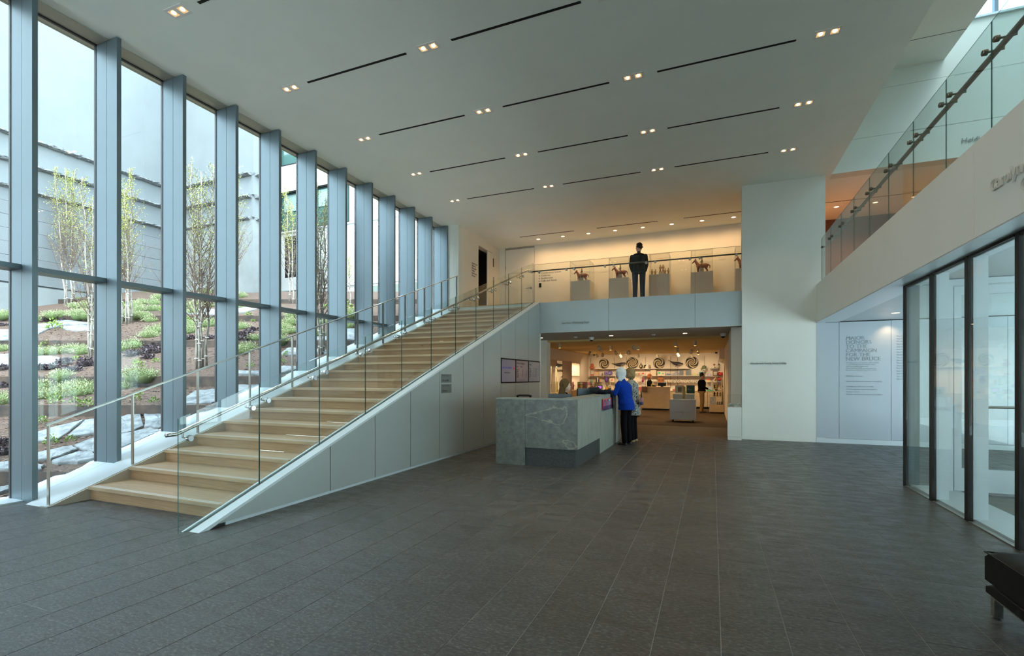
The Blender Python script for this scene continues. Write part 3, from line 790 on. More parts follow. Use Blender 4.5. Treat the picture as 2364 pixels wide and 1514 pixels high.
# ------------------------------------------------------------ reception desk
M_stone = pm('grey_green_stone', (0.215, 0.235, 0.21), 0.42, nz=(9, 0.35), bump=(90, 0.06))
def stone_veined():
    m = pm('honed_stone_veined', (0.19, 0.21, 0.19), 0.38)
    nt = m.node_tree; N = nt.nodes; L = nt.links; b = N['Principled BSDF']
    tc = N.new('ShaderNodeTexCoord')
    n1 = N.new('ShaderNodeTexNoise'); n1.inputs['Scale'].default_value = 14; n1.inputs['Detail'].default_value = 8
    n2 = N.new('ShaderNodeTexNoise'); n2.inputs['Scale'].default_value = 1.7; n2.inputs['Detail'].default_value = 6; n2.inputs['Distortion'].default_value = .6
    n3 = N.new('ShaderNodeTexNoise'); n3.inputs['Scale'].default_value = 120; n3.inputs['Detail'].default_value = 2
    for n in (n1, n2, n3): L.new(tc.outputs['Object'], n.inputs['Vector'])
    r1 = N.new('ShaderNodeValToRGB'); r1.color_ramp.elements[0].color = (0.080, 0.088, 0.074, 1); r1.color_ramp.elements[1].color = (0.125, 0.134, 0.112, 1)
    r1.color_ramp.elements[0].position = .35; r1.color_ramp.elements[1].position = .65
    L.new(n1.outputs['Fac'], r1.inputs[0])
    # thin veins: narrow band of a distorted noise
    r2 = N.new('ShaderNodeValToRGB'); e = r2.color_ramp.elements
    e[0].position = 0.0; e[0].color = (0, 0, 0, 1); e[1].position = 1; e[1].color = (0, 0, 0, 1)
    for p, v in ((0.60, 0), (0.612, 0.42), (0.625, 0)):
        q = e.new(p); q.color = (v, v, v, 1)
    L.new(n2.outputs['Fac'], r2.inputs[0])
    mx = N.new('ShaderNodeMix'); mx.data_type = 'RGBA'
    L.new(r2.outputs[0], mx.inputs[0]); L.new(r1.outputs[0], mx.inputs[6]); mx.inputs[7].default_value = (0.42, 0.40, 0.27, 1)
    mr = N.new('ShaderNodeMapRange'); mr.inputs['From Min'].default_value = .3; mr.inputs['From Max'].default_value = .7
    mr.inputs['To Min'].default_value = .8; mr.inputs['To Max'].default_value = 1.2
    L.new(n3.outputs['Fac'], mr.inputs['Value'])
    vm = N.new('ShaderNodeVectorMath'); vm.operation = 'MULTIPLY'
    L.new(mx.outputs[2], vm.inputs[0]); L.new(mr.outputs[0], vm.inputs[1]); L.new(vm.outputs[0], b.inputs['Base Color'])
    return m
M_vein = stone_veined()
M_pale = pm('pale_stone_side', (0.25, 0.272, 0.235), 0.38, nz=(5, 0.22), stretch=(3, 3, 0.5))
M_plinth = pm('dark_plinth_stone', (0.032, 0.035, 0.032), 0.6, nz=(60, 0.5), bump=(120, 0.2))
desk = thing('reception_desk', 'long grey green stone reception desk with recessed dark plinth', 'desk', (-2.5, 8.5, 0))
DX0, DX1, DY0, DY1, DZ = -3.27, -1.92, 7.33, 11.15, 1.07
B().prism([(DX0, 0), (-2.766, 0), (-2.766, 1.05), (DX0, 1.05)], 'y', DY0, DY0+0.05).make('front_slab', M_vein, desk)
B().prism([(-2.762, 0.289), (DX1, 0.289), (DX1, 1.05), (-2.762, 1.05)], 'y', DY0, DY0+0.05).make('front_slab', M_vein, desk)
B().prism([(DY0+0.051, 0.289), (8.995, 0.289), (8.995, 1.05), (DY0+0.051, 1.05)], 'x', DX1-0.05, DX1).make('side_slab', M_pale, desk)
B().prism([(8.999, 0.0), (10.48, 0.0), (10.48, 1.05), (8.999, 1.05)], 'x', DX1-0.05, DX1).make('side_slab', M_pale, desk)
B().prism([(10.56, 0.0), (DY1, 0.0), (DY1, 1.05), (10.56, 1.05)], 'x', DX1-0.05, DX1).make('side_slab', M_pale, desk)
B().box(DX0, DX0+0.05, DY0+0.05, 8.0, 0.0, 1.05).make('end_slab', M_vein, desk)
B().box(-2.76, DX1-0.03, DY0+0.03, 8.995, 0.0, 0.287).make('plinth', M_plinth, desk)
# counter tops: front return and side run, leaving the work well open
B().box(DX0-0.004, DX1+0.004, DY0-0.004, 7.62, 1.05, DZ).make('counter_top', M_stone, desk)
B().box(-2.24, DX1+0.004, 7.622, DY1, 1.05, DZ).make('counter_top', M_stone, desk)
B().box(-3.2, -1.98, DY0+0.06, 7.60, 0.01, 1.048).make('carcass', M_dark, desk)
B().box(-2.22, -1.98, 7.6, DY1-0.02, 0.01, 1.048).make('carcass', M_dark, desk)
B().box(-3.0, -2.24, 7.62, 8.2, 0.70, 0.735).box(-2.75, -2.24, 8.2, 11.0, 0.70, 0.735).make('work_surface', pm('pale_wood', (0.42, 0.3, 0.19), 0.5, nz=(8, 0.15)), desk)
# brochures in a holder on the side face
M_acr = pm('acrylic', (0.85, 0.88, 0.88), 0.1)
bh = thing('brochure_holder', 'clear wall holder of coloured leaflets on the pale side of the desk', 'holder', (DX1, 9.6, 0.8))
B().box(DX1, DX1+0.035, 9.12, 10.20, 0.775, 0.79).box(DX1+0.030, DX1+0.035, 9.12, 10.20, 0.79, 0.86).make('tray', M_gl, bh)
lcol = [((0.5, 0.05, 0.06), (0.10, 0.08, 0.25)), ((0.05, 0.09, 0.25), (0.7, 0.15, 0.12)), ((0.55, 0.1, 0.1), (0.05, 0.15, 0.3)), ((0.03, 0.08, 0.25), (0.75, 0.2, 0.15)), ((0.5, 0.55, 0.6), (0.05, 0.1, 0.3)), ((0.6, 0.06, 0.1), (0.08, 0.08, 0.2)), ((0.08, 0.3, 0.12), (0.6, 0.1, 0.1))]
for i, (ca, cb) in enumerate(lcol):
    y = 9.15 + i*0.148
    o = B().box(DX1+0.006, DX1+0.02, y, y+0.13, 0.79, 0.79+0.20).make('leaflet', pm('leaflet_a%d' % i, ca, 0.4))
    tag(o, 'narrow leaflet in the desk holder, %s from the near end' % ('first', 'second', 'third', 'fourth', 'fifth', 'sixth', 'seventh')[i], 'leaflet', 'leaflets in the desk holder')
    B().box(DX1+0.02, DX1+0.0215, y+0.01, y+0.075, 0.80, 0.80+0.14).make('cover_print', pm('leaflet_b%d' % i, cb, 0.4), o)
    B().box(DX1+0.006, DX1+0.0215, y, y+0.13, 0.975, 0.995).make('cover_top', pm('leaflet_c', (0.7, 0.16, 0.06), 0.4), o)
# monitors
M_mon = pm('monitor_blue_black', (0.03, 0.045, 0.055), 0.35)
def monitor(x, y, z0, w, h, rz, label):
    t = thing('computer_monitor', label, 'monitor', (x, y, z0), rz)
    B().bbox(-w/2, w/2, -0.02, 0.02, 0.12, 0.12+h, 0.006).make('screen_housing', M_mon, t, local=True)
    B().box(-w/2+0.015, w/2-0.015, 0.0205, 0.0215, 0.135, 0.105+h).make('screen', pm('screen_grey', (0.05, 0.06, 0.08), 0.2, emit=((0.5, 0.6, 0.7), 0.15)), t, local=True)
    B().box(-0.03, 0.03, -0.05, -0.02, 0.0, 0.25).make('stem', M_mon, t, local=True)
    B().bbox(-0.12, 0.12, -0.12, 0.08, 0.0, 0.012, 0.004).make('foot', M_mon, t, local=True)
    return t
monitor(-2.385, 7.98, 0.735, 0.40, 0.27, math.radians(4), 'wide low dark monitor behind the front of the desk')
monitor(-2.38, 9.55, 0.735, 0.34, 0.33, math.radians(66), 'dark monitor right of the receptionist')
monitor(-2.36, 10.45, 0.735, 0.34, 0.34, math.radians(66), 'dark monitor furthest along the desk')
o = B().bbox(-3.16, -3.0, 7.5, 7.72, 1.07, 1.085, 0.004).bbox(-3.13, -3.03, 7.55, 7.72, 1.085, 1.10, 0.006).make('desk_phone', M_black)
bpy.data.objects.remove(o)
ph = thing('desk_phone', 'black telephone lying behind the left end of the desk', 'phone', (-3.0, 7.9, 0.735))
B().bbox(-0.1, 0.1, -0.1, 0.1, 0, 0.31, 0.02).make('base', M_black, ph, local=True)
B().tube([(-0.13, 0, 0.34), (-0.09, 0, 0.36), (0.09, 0, 0.36), (0.13, 0, 0.34)], [0.025, 0.018, 0.018, 0.025], 8).make('handset', M_black, ph, local=True, smooth=True)

# ------------------------------------------------------------ screens and plates on the stair wall
M_scr = pm('screen_glass', (0.02, 0.02, 0.03), 0.12, emit=((0.30, 0.31, 0.37), 0.20))
M_scr2 = pm('screen_glass_b', (0.02, 0.02, 0.03), 0.12, emit=((0.30, 0.27, 0.29), 0.18))
M_scr3 = pm('screen_glass_c', (0.02, 0.02, 0.03), 0.12, emit=((0.22, 0.28, 0.31), 0.20))
M_stx = pm('screen_text', (0.02, 0.02, 0.02), 0.5, emit=((0.01, 0.01, 0.01), 0.1))
M_stb = pm('screen_blue', (0.02, 0.02, 0.1), 0.5, emit=((0.03, 0.03, 0.4), 0.25))
M_str = pm('screen_red', (0.2, 0.02, 0.02), 0.5, emit=((0.7, 0.03, 0.03), 0.25))
scrs = [(9.825, 10.675, 'left'), (10.683, 11.535, 'middle'), (11.543, 12.425, 'right')]
for i, (a, b2, w) in enumerate(scrs):
    t = thing('wall_screen', '%s of the three information screens on the stair wall' % w, 'screen', (-4.28, (a+b2)/2, 1.55), 0, 'information screens on the stair wall')
    B().box(-4.299, -4.262, a+0.003, b2-0.003, 1.283, 1.825).make('bezel', M_black, t)
    B().box(-4.262, -4.260, a+0.03, b2-0.03, 1.305, 1.803).make('display', (M_scr, M_scr2, M_scr3)[i], t)
    X = -4.2595
    if i == 0:
        o = text('print', 'BANK OF AMERICA', 0.062, M_stb, (X, a+0.06, 1.60), FACE_PX, t, ext=0.0004)
        b = B()
        for k in range(3): b.box(X, X+0.0005, a+0.70+k*0.03, a+0.72+k*0.03, 1.58+0.01*k, 1.66-0.01*k)
        b.make('emblem', M_str, t)
        text('print', 'Additional Support', 0.045, M_stx, (X, a+0.16, 1.50), FACE_PX, t, ext=0.0004)
    elif i == 1:
        text('print', 'Collection Highlights', 0.062, M_stx, (X, a+0.05, 1.72), FACE_PX, t, ext=0.0004)
        text('print', 'General             Admission', 0.035, M_stx, (X, a+0.05, 1.65), FACE_PX, t, ext=0.0004)
        text('print', 'Members\nAdults\nSeniors\nStudents\nChildren', 0.042, M_stx, (X, a+0.05, 1.575), FACE_PX, t, ext=0.0004)
        text('print', '0\n20\n15\n15\n0', 0.042, M_stx, (X, a+0.42, 1.575), FACE_PX, t, ext=0.0004)
        text('print', '0\n18\n12\n12\n0', 0.042, M_stx, (X, a+0.68, 1.575), FACE_PX, t, ext=0.0004)
        text('print', '_____________________', 0.05, M_stx, (X, a+0.05, 1.35), FACE_PX, t, ext=0.0004)
    else:
        text('print', 'Today', 0.062, M_stx, (X, a+0.05, 1.71), FACE_PX, t, ext=0.0004)
        text('print', 'Open\nGalleries\nLecture\nCaf\u00e9\nMovie\nStore', 0.042, M_stx, (X, a+0.05, 1.62), FACE_PX, t, ext=0.0004)
        text('print', '10\n11\n12\n1\n2\n5', 0.042, M_stx, (X, a+0.36, 1.62), FACE_PX, t, ext=0.0004)
        text('print', 'am - 5 pm\nall day\nauditorium\nall day\nroom 2\nall day', 0.03, M_stx, (X, a+0.50, 1.62), FACE_PX, t, ext=0.0004, space=1.35)
M_plate = pm('sign_plate', (0.17, 0.19, 0.18), 0.4, 0.3)
for i, (z0, z1, s1, s2) in enumerate(((1.312, 1.460, 'Exhibitions & Events', 'Accessible'), (1.135, 1.287, 'Stair to Upper Gallery', 'Elevator'))):
    t = thing('wall_plate', 'small grey engraved plate on the stair wall, %s one' % ('upper', 'lower')[i], 'sign', (-4.268, 7.45, z0))
    B().box(-4.27, -4.262, 7.285, 7.625, z0, z1).make('plate', M_plate, t)
    text('lettering', s1, 0.026, M_txt2, (-4.261, 7.31, z1-0.035), FACE_PX, t, ext=0.0004)
    text('lettering', s2, 0.052, M_txt2, (-4.261, 7.31, z0+0.025), FACE_PX, t, ext=0.0008)

# ------------------------------------------------------------ black leather bench
M_leather = pm('black_leather', (0.0035, 0.0035, 0.003), 0.45, spec=0.22, bump=(35, 0.06))
bench = thing('leather_bench', 'black leather bench on polished steel legs at the right edge', 'bench', (1.75, 3.0, 0))
bx0, bx1, by0, by1 = 1.503, 2.02, 2.35, 3.745
def cushion(z0, z1, ex, nm, tuft):
    nx, ny = 14, 34; b = B(); vs = []
    for j in range(ny+1):
        for i in range(nx+1):
            u, v = i/nx, j/ny
            x = bx0-ex + (bx1-bx0+2*ex)*u; y = by0-ex + (by1-by0+2*ex)*v
            e = min(u, 1-u)*(bx1-bx0)/0.06; e2 = min(v, 1-v)*(by1-by0)/0.06
            hgt = z1 - 0.018*(1-min(1, e))**2 - 0.018*(1-min(1, e2))**2
            if tuft:
                k = abs(math.sin(v*PI*4)); hgt -= 0.012*(1-min(1, k*3.5))
                hgt += 0.012*math.sin(u*PI)
            vs.append((x, y, hgt))
    fs = [(j*(nx+1)+i, j*(nx+1)+i+1, (j+1)*(nx+1)+i+1, (j+1)*(nx+1)+i) for j in range(ny) for i in range(nx)]
    b.add(vs, fs)
    rim = [j*(nx+1) for j in range(ny+1)]
    border = list(range(nx+1)) + [(j+1)*(nx+1)-1 for j in range(1, ny+1)] + list(range(ny*(nx+1)+nx-1, ny*(nx+1)-1, -1)) + [j*(nx+1) for j in range(ny-1, 0, -1)]
    nb = len(b.v)
    low = [(vs[i][0], vs[i][1], z0) for i in border]
    b.v += low
    m = len(border)
    for k in range(m): b.f.append((border[k], border[(k+1) % m], nb+(k+1) % m, nb+k))
    b.f.append(tuple(range(nb, nb+m)))
    o = b.make(nm, M_leather, bench, smooth=False)
    for p in o.data.polygons:
        if p.normal.z > .3: p.use_smooth = True
    return o
c1 = cushion(0.207, 0.388, 0.010, 'seat_cushion', True)
c2 = cushion(0.135, 0.204, 0.007, 'seat_base', False)
B().box(bx0-.013, bx0-.007, by0-.013, by1+.013, .367, .373).box(bx1+.007, bx1+.013, by0-.013, by1+.013, .367, .373).box(bx0-.007, bx1+.007, by1+.007, by1+.013, .367, .373).box(bx0-.007, bx1+.007, by0-.013, by0-.007, .367, .373).make('piping', M_leather, c1)
B().box(bx0+.01, bx1-.01, by0+.01, by1-.01, 0.113, 0.135).make('frame', M_chrome, bench)
for (x, y) in ((bx0+.01, by1-.05), (bx1-.05, by1-.05), (bx0+.01, by0+.01), (bx1-.05, by0+.01)):
    lg = B().box(x, x+.04, y, y+.04, 0.008, 0.113).make('leg', M_chrome, bench)
    B().lathe([(0, 0), (.017, 0), (.017, .008), (0, .008)], (x+.02, y+.02, 0), 10).make('foot_glide', M_black, lg)

# ------------------------------------------------------------ terraced garden outside the windows
SLABS=[[(-9.22,4.06),(-9.05,4.57),(-8.65,4.05),(-8.86,3.9)],
[(-8.62,4.11),(-9.02,4.56),(-8.84,4.75),(-8.29,4.46),(-8.42,4.35)],
[(-8.43,3.71),(-8.3,3.89),(-8.22,4.01),(-8.03,3.98),(-8.03,3.83),(-8.07,3.7),(-8.21,3.64)],
[(-8.22,4.02),(-8.22,4.24),(-8.11,4.39),(-7.61,4.12),(-7.77,4.01),(-8.05,4.0)],
[(-8.0,3.67),(-7.92,3.94),(-7.75,4.0),(-7.49,3.98),(-7.63,3.79),(-7.84,3.66)],
[(-8.35,3.57),(-8.11,3.57),(-7.93,3.56),(-7.84,3.5),(-7.87,3.46),(-7.98,3.41)],
[(-8.66,4.71),(-8.66,4.83),(-8.62,4.94),(-8.44,5.03),(-7.99,4.79),(-7.95,4.61),(-8.03,4.48),(-8.11,4.42)],
[(-8.42,5.05),(-8.18,5.14),(-7.98,5.23),(-7.6,4.98),(-7.71,4.84),(-7.94,4.78)],
[(-8.08,4.4),(-8.0,4.46),(-7.88,4.64),(-7.78,4.78),(-7.62,4.78),(-7.46,4.76),(-7.53,4.37),(-7.54,4.21),(-7.58,4.13)],
[(-8.62,3.34),(-8.47,3.44),(-8.24,3.43),(-8.24,3.35),(-8.37,3.24)],
[(-8.2,3.21),(-8.14,3.31),(-8.01,3.36),(-8.02,3.26),(-8.02,3.14)],
[(-8.14,5.44),(-8.52,5.96),(-8.35,6.16),(-8.07,6.2),(-7.46,5.74),(-7.52,5.55),(-7.9,5.34)],
[(-8.57,6.77),(-8.09,6.95),(-7.94,6.82),(-8.4,6.64)],
[(-8.25,6.57),(-8.06,6.65),(-7.77,6.77),(-7.46,6.5),(-7.48,6.2),(-7.92,6.26)],
[(-8.0,7.28),(-7.7,7.43),(-7.48,7.43),(-7.46,7.41),(-7.62,6.98),(-7.78,7.02)],
[(-8.7,8.0),(-8.91,8.36),(-8.78,8.46),(-8.54,8.48),(-8.22,8.16),(-8.45,8.0)],
[(-16.61,6.51),(-16.44,6.68),(-15.76,6.61),(-14.98,6.25),(-15.4,6.04)],
[(-16.5,7.18),(-16.42,7.55),(-15.79,7.47),(-15.61,7.12),(-15.26,6.77),(-15.35,6.68)],
[(-16.56,7.66),(-16.29,7.89),(-15.36,7.89),(-15.4,7.68),(-15.82,7.51)],
[(-15.53,7.36),(-15.27,7.68),(-14.81,7.81),(-14.47,7.63),(-14.7,7.24),(-15.11,7.22)],
[(-14.31,5.61),(-14.11,5.73),(-13.55,5.65),(-13.0,5.39),(-12.99,5.15),(-13.22,5.15)],
[(-13.45,5.82),(-13.03,5.99),(-12.74,6.01),(-12.32,5.76),(-12.33,5.51),(-12.47,5.4)],
[(-14.28,9.58),(-14.14,9.96),(-13.47,10.08),(-12.81,9.59),(-13.31,9.38),(-13.86,9.3)],
[(-13.54,10.7),(-13.16,11.03),(-12.55,10.78),(-12.32,10.08),(-12.67,10.01)],
[(-8.58,9.93),(-8.27,10.06),(-7.56,9.19),(-7.87,9.11)],
[(-8.71,9.02),(-8.41,9.15),(-8.21,8.93),(-8.5,8.81)],
[(-8.28,8.58),(-7.94,8.57),(-7.79,8.41),(-8.1,8.39)]]
SEDUM=[(-17.89,8.85),(-17.61,8.96),(-16.78,7.74),(-16.63,7.89),(-16.11,8.01),(-15.92,8.09),(-17.13,7.59),(-13.56,6.06),(-13.39,6.2),(-13.3,6.35),(-13.16,6.48),(-12.87,6.48),(-16.73,10.03),(-16.25,9.51),(-16.38,10.17),(-15.62,9.27),(-15.26,9.42),(-14.65,8.61),(-14.48,8.68),(-14.26,8.76),(-15.04,8.45),(-12.49,7.62),(-12.73,7.94),(-12.32,7.21),(-12.4,7.02),(-12.27,6.88),(-18.03,7.23),(-14.79,5.93),(-11.27,5.34),(-10.89,5.49),(-11.4,5.09),(-10.78,5.2),(-10.45,5.33),(-10.59,4.75),(-10.41,4.85),(-10.26,5.14),(-10.77,4.31),(-10.0,5.86),(-9.83,5.93),(-10.08,5.7),(-14.62,10.01),(-14.75,10.39),(-14.3,10.48),(-13.33,9.1),(-12.62,8.82),(-12.35,8.82),(-12.23,8.98),(-12.05,8.22),(-11.98,8.4),(-14.55,11.71),(-11.21,9.07),(-9.89,8.37),(-9.75,8.06),(-9.6,7.75),(-10.72,10.21),(-10.11,9.41),(-9.65,9.2),(-9.73,8.98),(-10.35,9.86),(-9.22,8.48),(-9.46,11.1),(-9.22,10.82),(-8.7,10.25),(-8.79,9.18)]
HEUCH=[(-16.88,7.69),(-16.42,7.88),(-17.29,6.91),(-12.26,5.85),(-12.37,5.96),(-12.01,6.11),(-11.73,5.91),(-11.68,5.99),(-12.2,5.48),(-12.13,5.56),(-11.74,5.61),(-11.56,5.65),(-12.91,5.19),(-11.86,7.2),(-11.55,6.91),(-11.88,7.39),(-11.1,6.75),(-11.39,7.09),(-11.61,6.71),(-11.91,6.91),(-10.51,8.57),(-10.6,8.77),(-10.72,9.01),(-11.4,7.8),(-11.27,7.94),(-10.97,8.06),(-10.23,8.19),(-9.99,8.24),(-12.27,4.92),(-8.91,3.59),(-9.23,3.72)]
SPROUT=[(-9.65,4.31),(-9.95,4.62),(-9.71,4.77),(-8.66,3.98),(-8.51,4.13),(-9.25,4.71),(-9.29,5.5),(-8.98,5.28),(-8.56,5.3),(-20.34,9.57),(-20.3,10.06),(-18.91,9.37),(-12.33,6.08),(-14.23,6.43),(-18.8,11.32),(-17.1,9.98),(-10.99,6.43),(-10.66,6.31),(-10.68,6.65),(-11.94,9.87),(-11.64,9.79),(-8.59,7.16),(-8.55,8.03),(-8.19,7.57)]
TREES=[
([(-18.74,8.94),(-18.85,9.07),(-18.76,9.11),(-18.9,9.25)],7.98),
([(-12.44,6.37),(-12.4,6.39)],5.8),
([(-14.6,8.23),(-14.51,8.27),(-14.43,8.3),(-14.55,8.42)],7.11),
([(-9.47,6.65),(-9.37,6.66),(-9.38,6.72),(-9.43,6.84)],5.77),
([(-14.27,11.37),(-14.22,11.39)],8.41),
([(-12.52,11.86),(-12.41,11.89)],7.58),
([(-7.96,8.34),(-7.91,8.36),(-7.94,8.46)],5.69),
([(-10.48,12.3)],5.21),
]

CT, SN = math.cos(THETA), math.sin(THETA)
ED = [(6.16, .20, .17), (7.85, .94, .16), (9.2, 1.40, .17), (11.33, 2.235, .13), (13.5, 3.08, .13), (15.7, 3.88, .12)]
def dpt(x, y): return -x*SN + y*CT
def terr(x, y):
    d = dpt(x, y)
    if d < ED[0][0]: return max(-.6, .03-.30*(ED[0][0]-d))
    for i in range(len(ED)-1):
        d0, z0, _ = ED[i]; d1, z1, h1 = ED[i+1]
        if d < d1: return z0+(z1-h1-z0)*(d-d0)/(d1-d0)
    return min(ED[-1][1]+.3*(d-ED[-1][0]), 4.55)
def bump(x, y): return 0.018*mnoise.noise(Vector((x*2.1, y*2.1, 0))) + 0.010*mnoise.noise(Vector((x*9, y*9, 3)))
def P2(u, d):   # u: along the terraces, d: depth of the terrace line
    return (u*CT - d*SN, u*SN + d*CT)
M_mulch = pm('bark_mulch', (0.072, 0.042, 0.029), 0.95, nz=(34, 0.6, (0.165, 0.103, 0.072)), bump=(60, 0.8, 0.02))
bands = [(2.0, ED[0][0])] + [(ED[i][0], ED[i+1][0]) for i in range(5)] + [(ED[5][0], 24.0)]
b = B()
for (d0, d1) in bands:
    nd = max(4, int((d1-d0)/0.16)) if d0 < 15 else 18
    us = []
    u = -26.0
    while u < 5: us.append(u); u += 0.16 if u > -15 and d0 < 12 else 0.35
    vs = []; idx = {}
    for j in range(nd+1):
        d = d0 + (d1-d0)*j/nd; dd = min(max(d, d0+1e-4), d1-1e-4)
        for i, u in enumerate(us):
            x, y = P2(u, d); x2, y2 = P2(u, dd)
            z = terr(x2, y2) + bump(x, y)
            if x > -7.47: 
                t = (x+7.47); x = -7.47
            vs.append((x, y, z))
    n = len(us)
    fs = []
    for j in range(nd):
        for i in range(n-1):
            q = (j*n+i, j*n+i+1, (j+1)*n+i+1, (j+1)*n+i)
            if all(vs[k][0] > -7.471 for k in q): continue
            if min(vs[k][0] for k in q) < -26 : continue
            fs.append(q)
    b.add(vs, fs)
ground = struct(b.make('garden_slope', M_mulch, smooth=True), 'terraced slope of brown bark mulch outside the windows')
struct(B().box(-40, -19.4, -20, 40, -1, 2.2).box(-26, -7.5, -20, 2.0, -1.2, -0.75).box(-26, -7.52, 15.5, 40, 3.2, 4.3).make('ground_outside', M_mulch))
# bark chips: loose stuff
rg = random.Random(11)
b = B(); bb = B()
for i in range(26000):
    u = rg.uniform(-13, 2.5); d = rg.uniform(5.2, 14) if rg.random() < .75 else rg.uniform(5.2, 9.2)
    x, y = P2(u, d)
    if x > -7.55 or y > 12.6 or y < 1.5: continue
    z = terr(x, y)+bump(x, y)+0.004; a = rg.uniform(0, PI); l = rg.uniform(.010, .030); w = l*rg.uniform(.25, .5); tz = rg.uniform(-.01, .014)
    ca, sa = math.cos(a), math.sin(a)
    (b if i % 2 else bb).add([(x-ca*l+sa*w, y-sa*l-ca*w, z), (x+ca*l+sa*w, y+sa*l-ca*w, z+tz), (x+ca*l-sa*w, y+sa*l+ca*w, z+tz+.004), (x-ca*l-sa*w, y-sa*l+ca*w, z+.004)], [(0, 1, 2, 3)])
o = bb.make('bark_chips', pm('dark_bark_chips', (0.05, 0.03, 0.022), 0.9)); tag(o, 'dark bark chips scattered among the paler ones on the garden slope', 'mulch', kind='stuff')
o = b.make('bark_chips', pm('bark_chips', (0.19, 0.11, 0.07), 0.9)); tag(o, 'loose brown bark chips scattered over the garden slope', 'mulch', kind='stuff')
# steel edging
M_cor = pm('weathered_steel', (0.035, 0.030, 0.026), 0.55, 0.3, nz=(5, 0.5, (0.085, 0.05, 0.03)))
lev = ('lowest', 'second', 'third', 'fourth', 'fifth', 'top')
for i, (d, z, h) in enumerate(ED):
    u1 = (-7.50 + d*SN)/CT
    u0 = (-22 + d*SN)/CT
    t = thing('steel_edging', 'dark steel edging strip holding the %s garden terrace' % lev[i], 'edging', (*P2(u1, d), z-h), 0, 'steel terrace edgings')
    u = u1; k = 0
    while u > u0:
        v = max(u-2.4, u0)
        xa, ya = P2(u-.004, d-.008); xb, yb = P2(v, d-.008); xc, yc = P2(v, d); xd, yd = P2(u-.004, d)
        B().add([(xa, ya, z-h-.25), (xb, yb, z-h-.25), (xc, yc, z-h-.25), (xd, yd, z-h-.25), (xa, ya, z+.02), (xb, yb, z+.02), (xc, yc, z+.02), (xd, yd, z+.02)],
                [(0,1,2,3),(4,5,6,7),(0,1,5,4),(1,2,6,5),(2,3,7,6),(3,0,4,7)]).make('strip', M_cor, t)
        u = v; k += 1
# stone slabs
M_slab = pm('cleft_bluestone', (0.15, 0.17, 0.175), 0.75, nz=(6, 0.35, (0.30, 0.315, 0.315)), bump=(14, 0.5, 0.02))
ordn = ('first', 'second', 'third', 'fourth', 'fifth', 'sixth', 'seventh', 'eighth', 'ninth', 'tenth')
slab_n = {}
def bay_of(x, y):
    # which window bay shows the spot (bays counted from the left edge of the photograph)
    t = 7.25/abs(x); yy = y*t
    return int(math.floor((yy-3.108)/0.8427))
def bay_txt(x, y):
    k = bay_of(x, y)
    return 'left edge bay' if k < 0 else '%s full window bay' % ordn[min(k, 9)]
def terrace_of(x, y):
    d = dpt(x, y)
    k = sum(1 for e in ED if d > e[0])
    return ('foot strip', 'lowest terrace', 'second terrace', 'third terrace', 'fourth terrace', 'fifth terrace', 'top terrace')[k]
def pos_lab(kind, x, y, cnt):
    key = (kind, terrace_of(x, y), bay_of(x, y)); cnt[key] = cnt.get(key, 0)+1
    c = cnt[key]
    q = '' if c == 1 else ', %s there' % ordn[min(c-1, 9)]
    return '%s on the %s, %s%s' % (kind, terrace_of(x, y), bay_txt(x, y), q)
cnt = {}
for poly in SLABS:
    cx = sum(p[0] for p in poly)/len(poly); cyy = sum(p[1] for p in poly)/len(poly)
    # jitter and subdivide the outline, pull it in a little
    out = []
    for i in range(len(poly)):
        p, q = poly[i], poly[(i+1) % len(poly)]
        for k in range(3):
            f = k/3; x = p[0]+(q[0]-p[0])*f; y = p[1]+(q[1]-p[1])*f
            x += rg.uniform(-.012, .012); y += rg.uniform(-.012, .012)
            x = cx+(x-cx)*.985; y = cyy+(y-cyy)*.985
            if x > -7.53: x = -7.53
            out.append((x, y))
    n = len(out); b = B()
    dc = dpt(cx, cyy); eps = .02
    sl_ = (terr(cx-SN*eps, cyy+CT*eps)-terr(cx, cyy))/eps
    if abs(sl_) > 1.5: sl_ = .35
    zc_ = terr(cx, cyy)
    zz = lambda x, y, h: zc_+sl_*(dpt(x, y)-dc)+h
    ring0 = [(x, y, zz(x, y, -.06)) for x, y in out]
    ring1 = [(x, y, zz(x, y, .028)) for x, y in out]
    ring2 = [(cx+(x-cx)*.95, cyy+(y-cyy)*.95, zz(x, y, .042+rg.uniform(-.006, .006))) for x, y in out]
    ring3 = [(cx+(x-cx)*.5, cyy+(y-cyy)*.5, zz(cx+(x-cx)*.5, cyy+(y-cyy)*.5, .045+rg.uniform(-.01, .01))) for x, y in out]
    b.add(ring0+ring1+ring2+ring3+[(cx, cyy, zz(cx, cyy, .045))], [(i+r*n, (i+1) % n+r*n, (i+1) % n+(r+1)*n, i+(r+1)*n) for r in range(3) for i in range(n)] + [(3*n+i, 3*n+(i+1) % n, 4*n) for i in range(n)])
    o = b.make('stone_slab', M_slab)
    tag(o, pos_lab('pale flat stone slab', cx, cyy, cnt), 'stone', 'flat stone slabs on the garden slope')
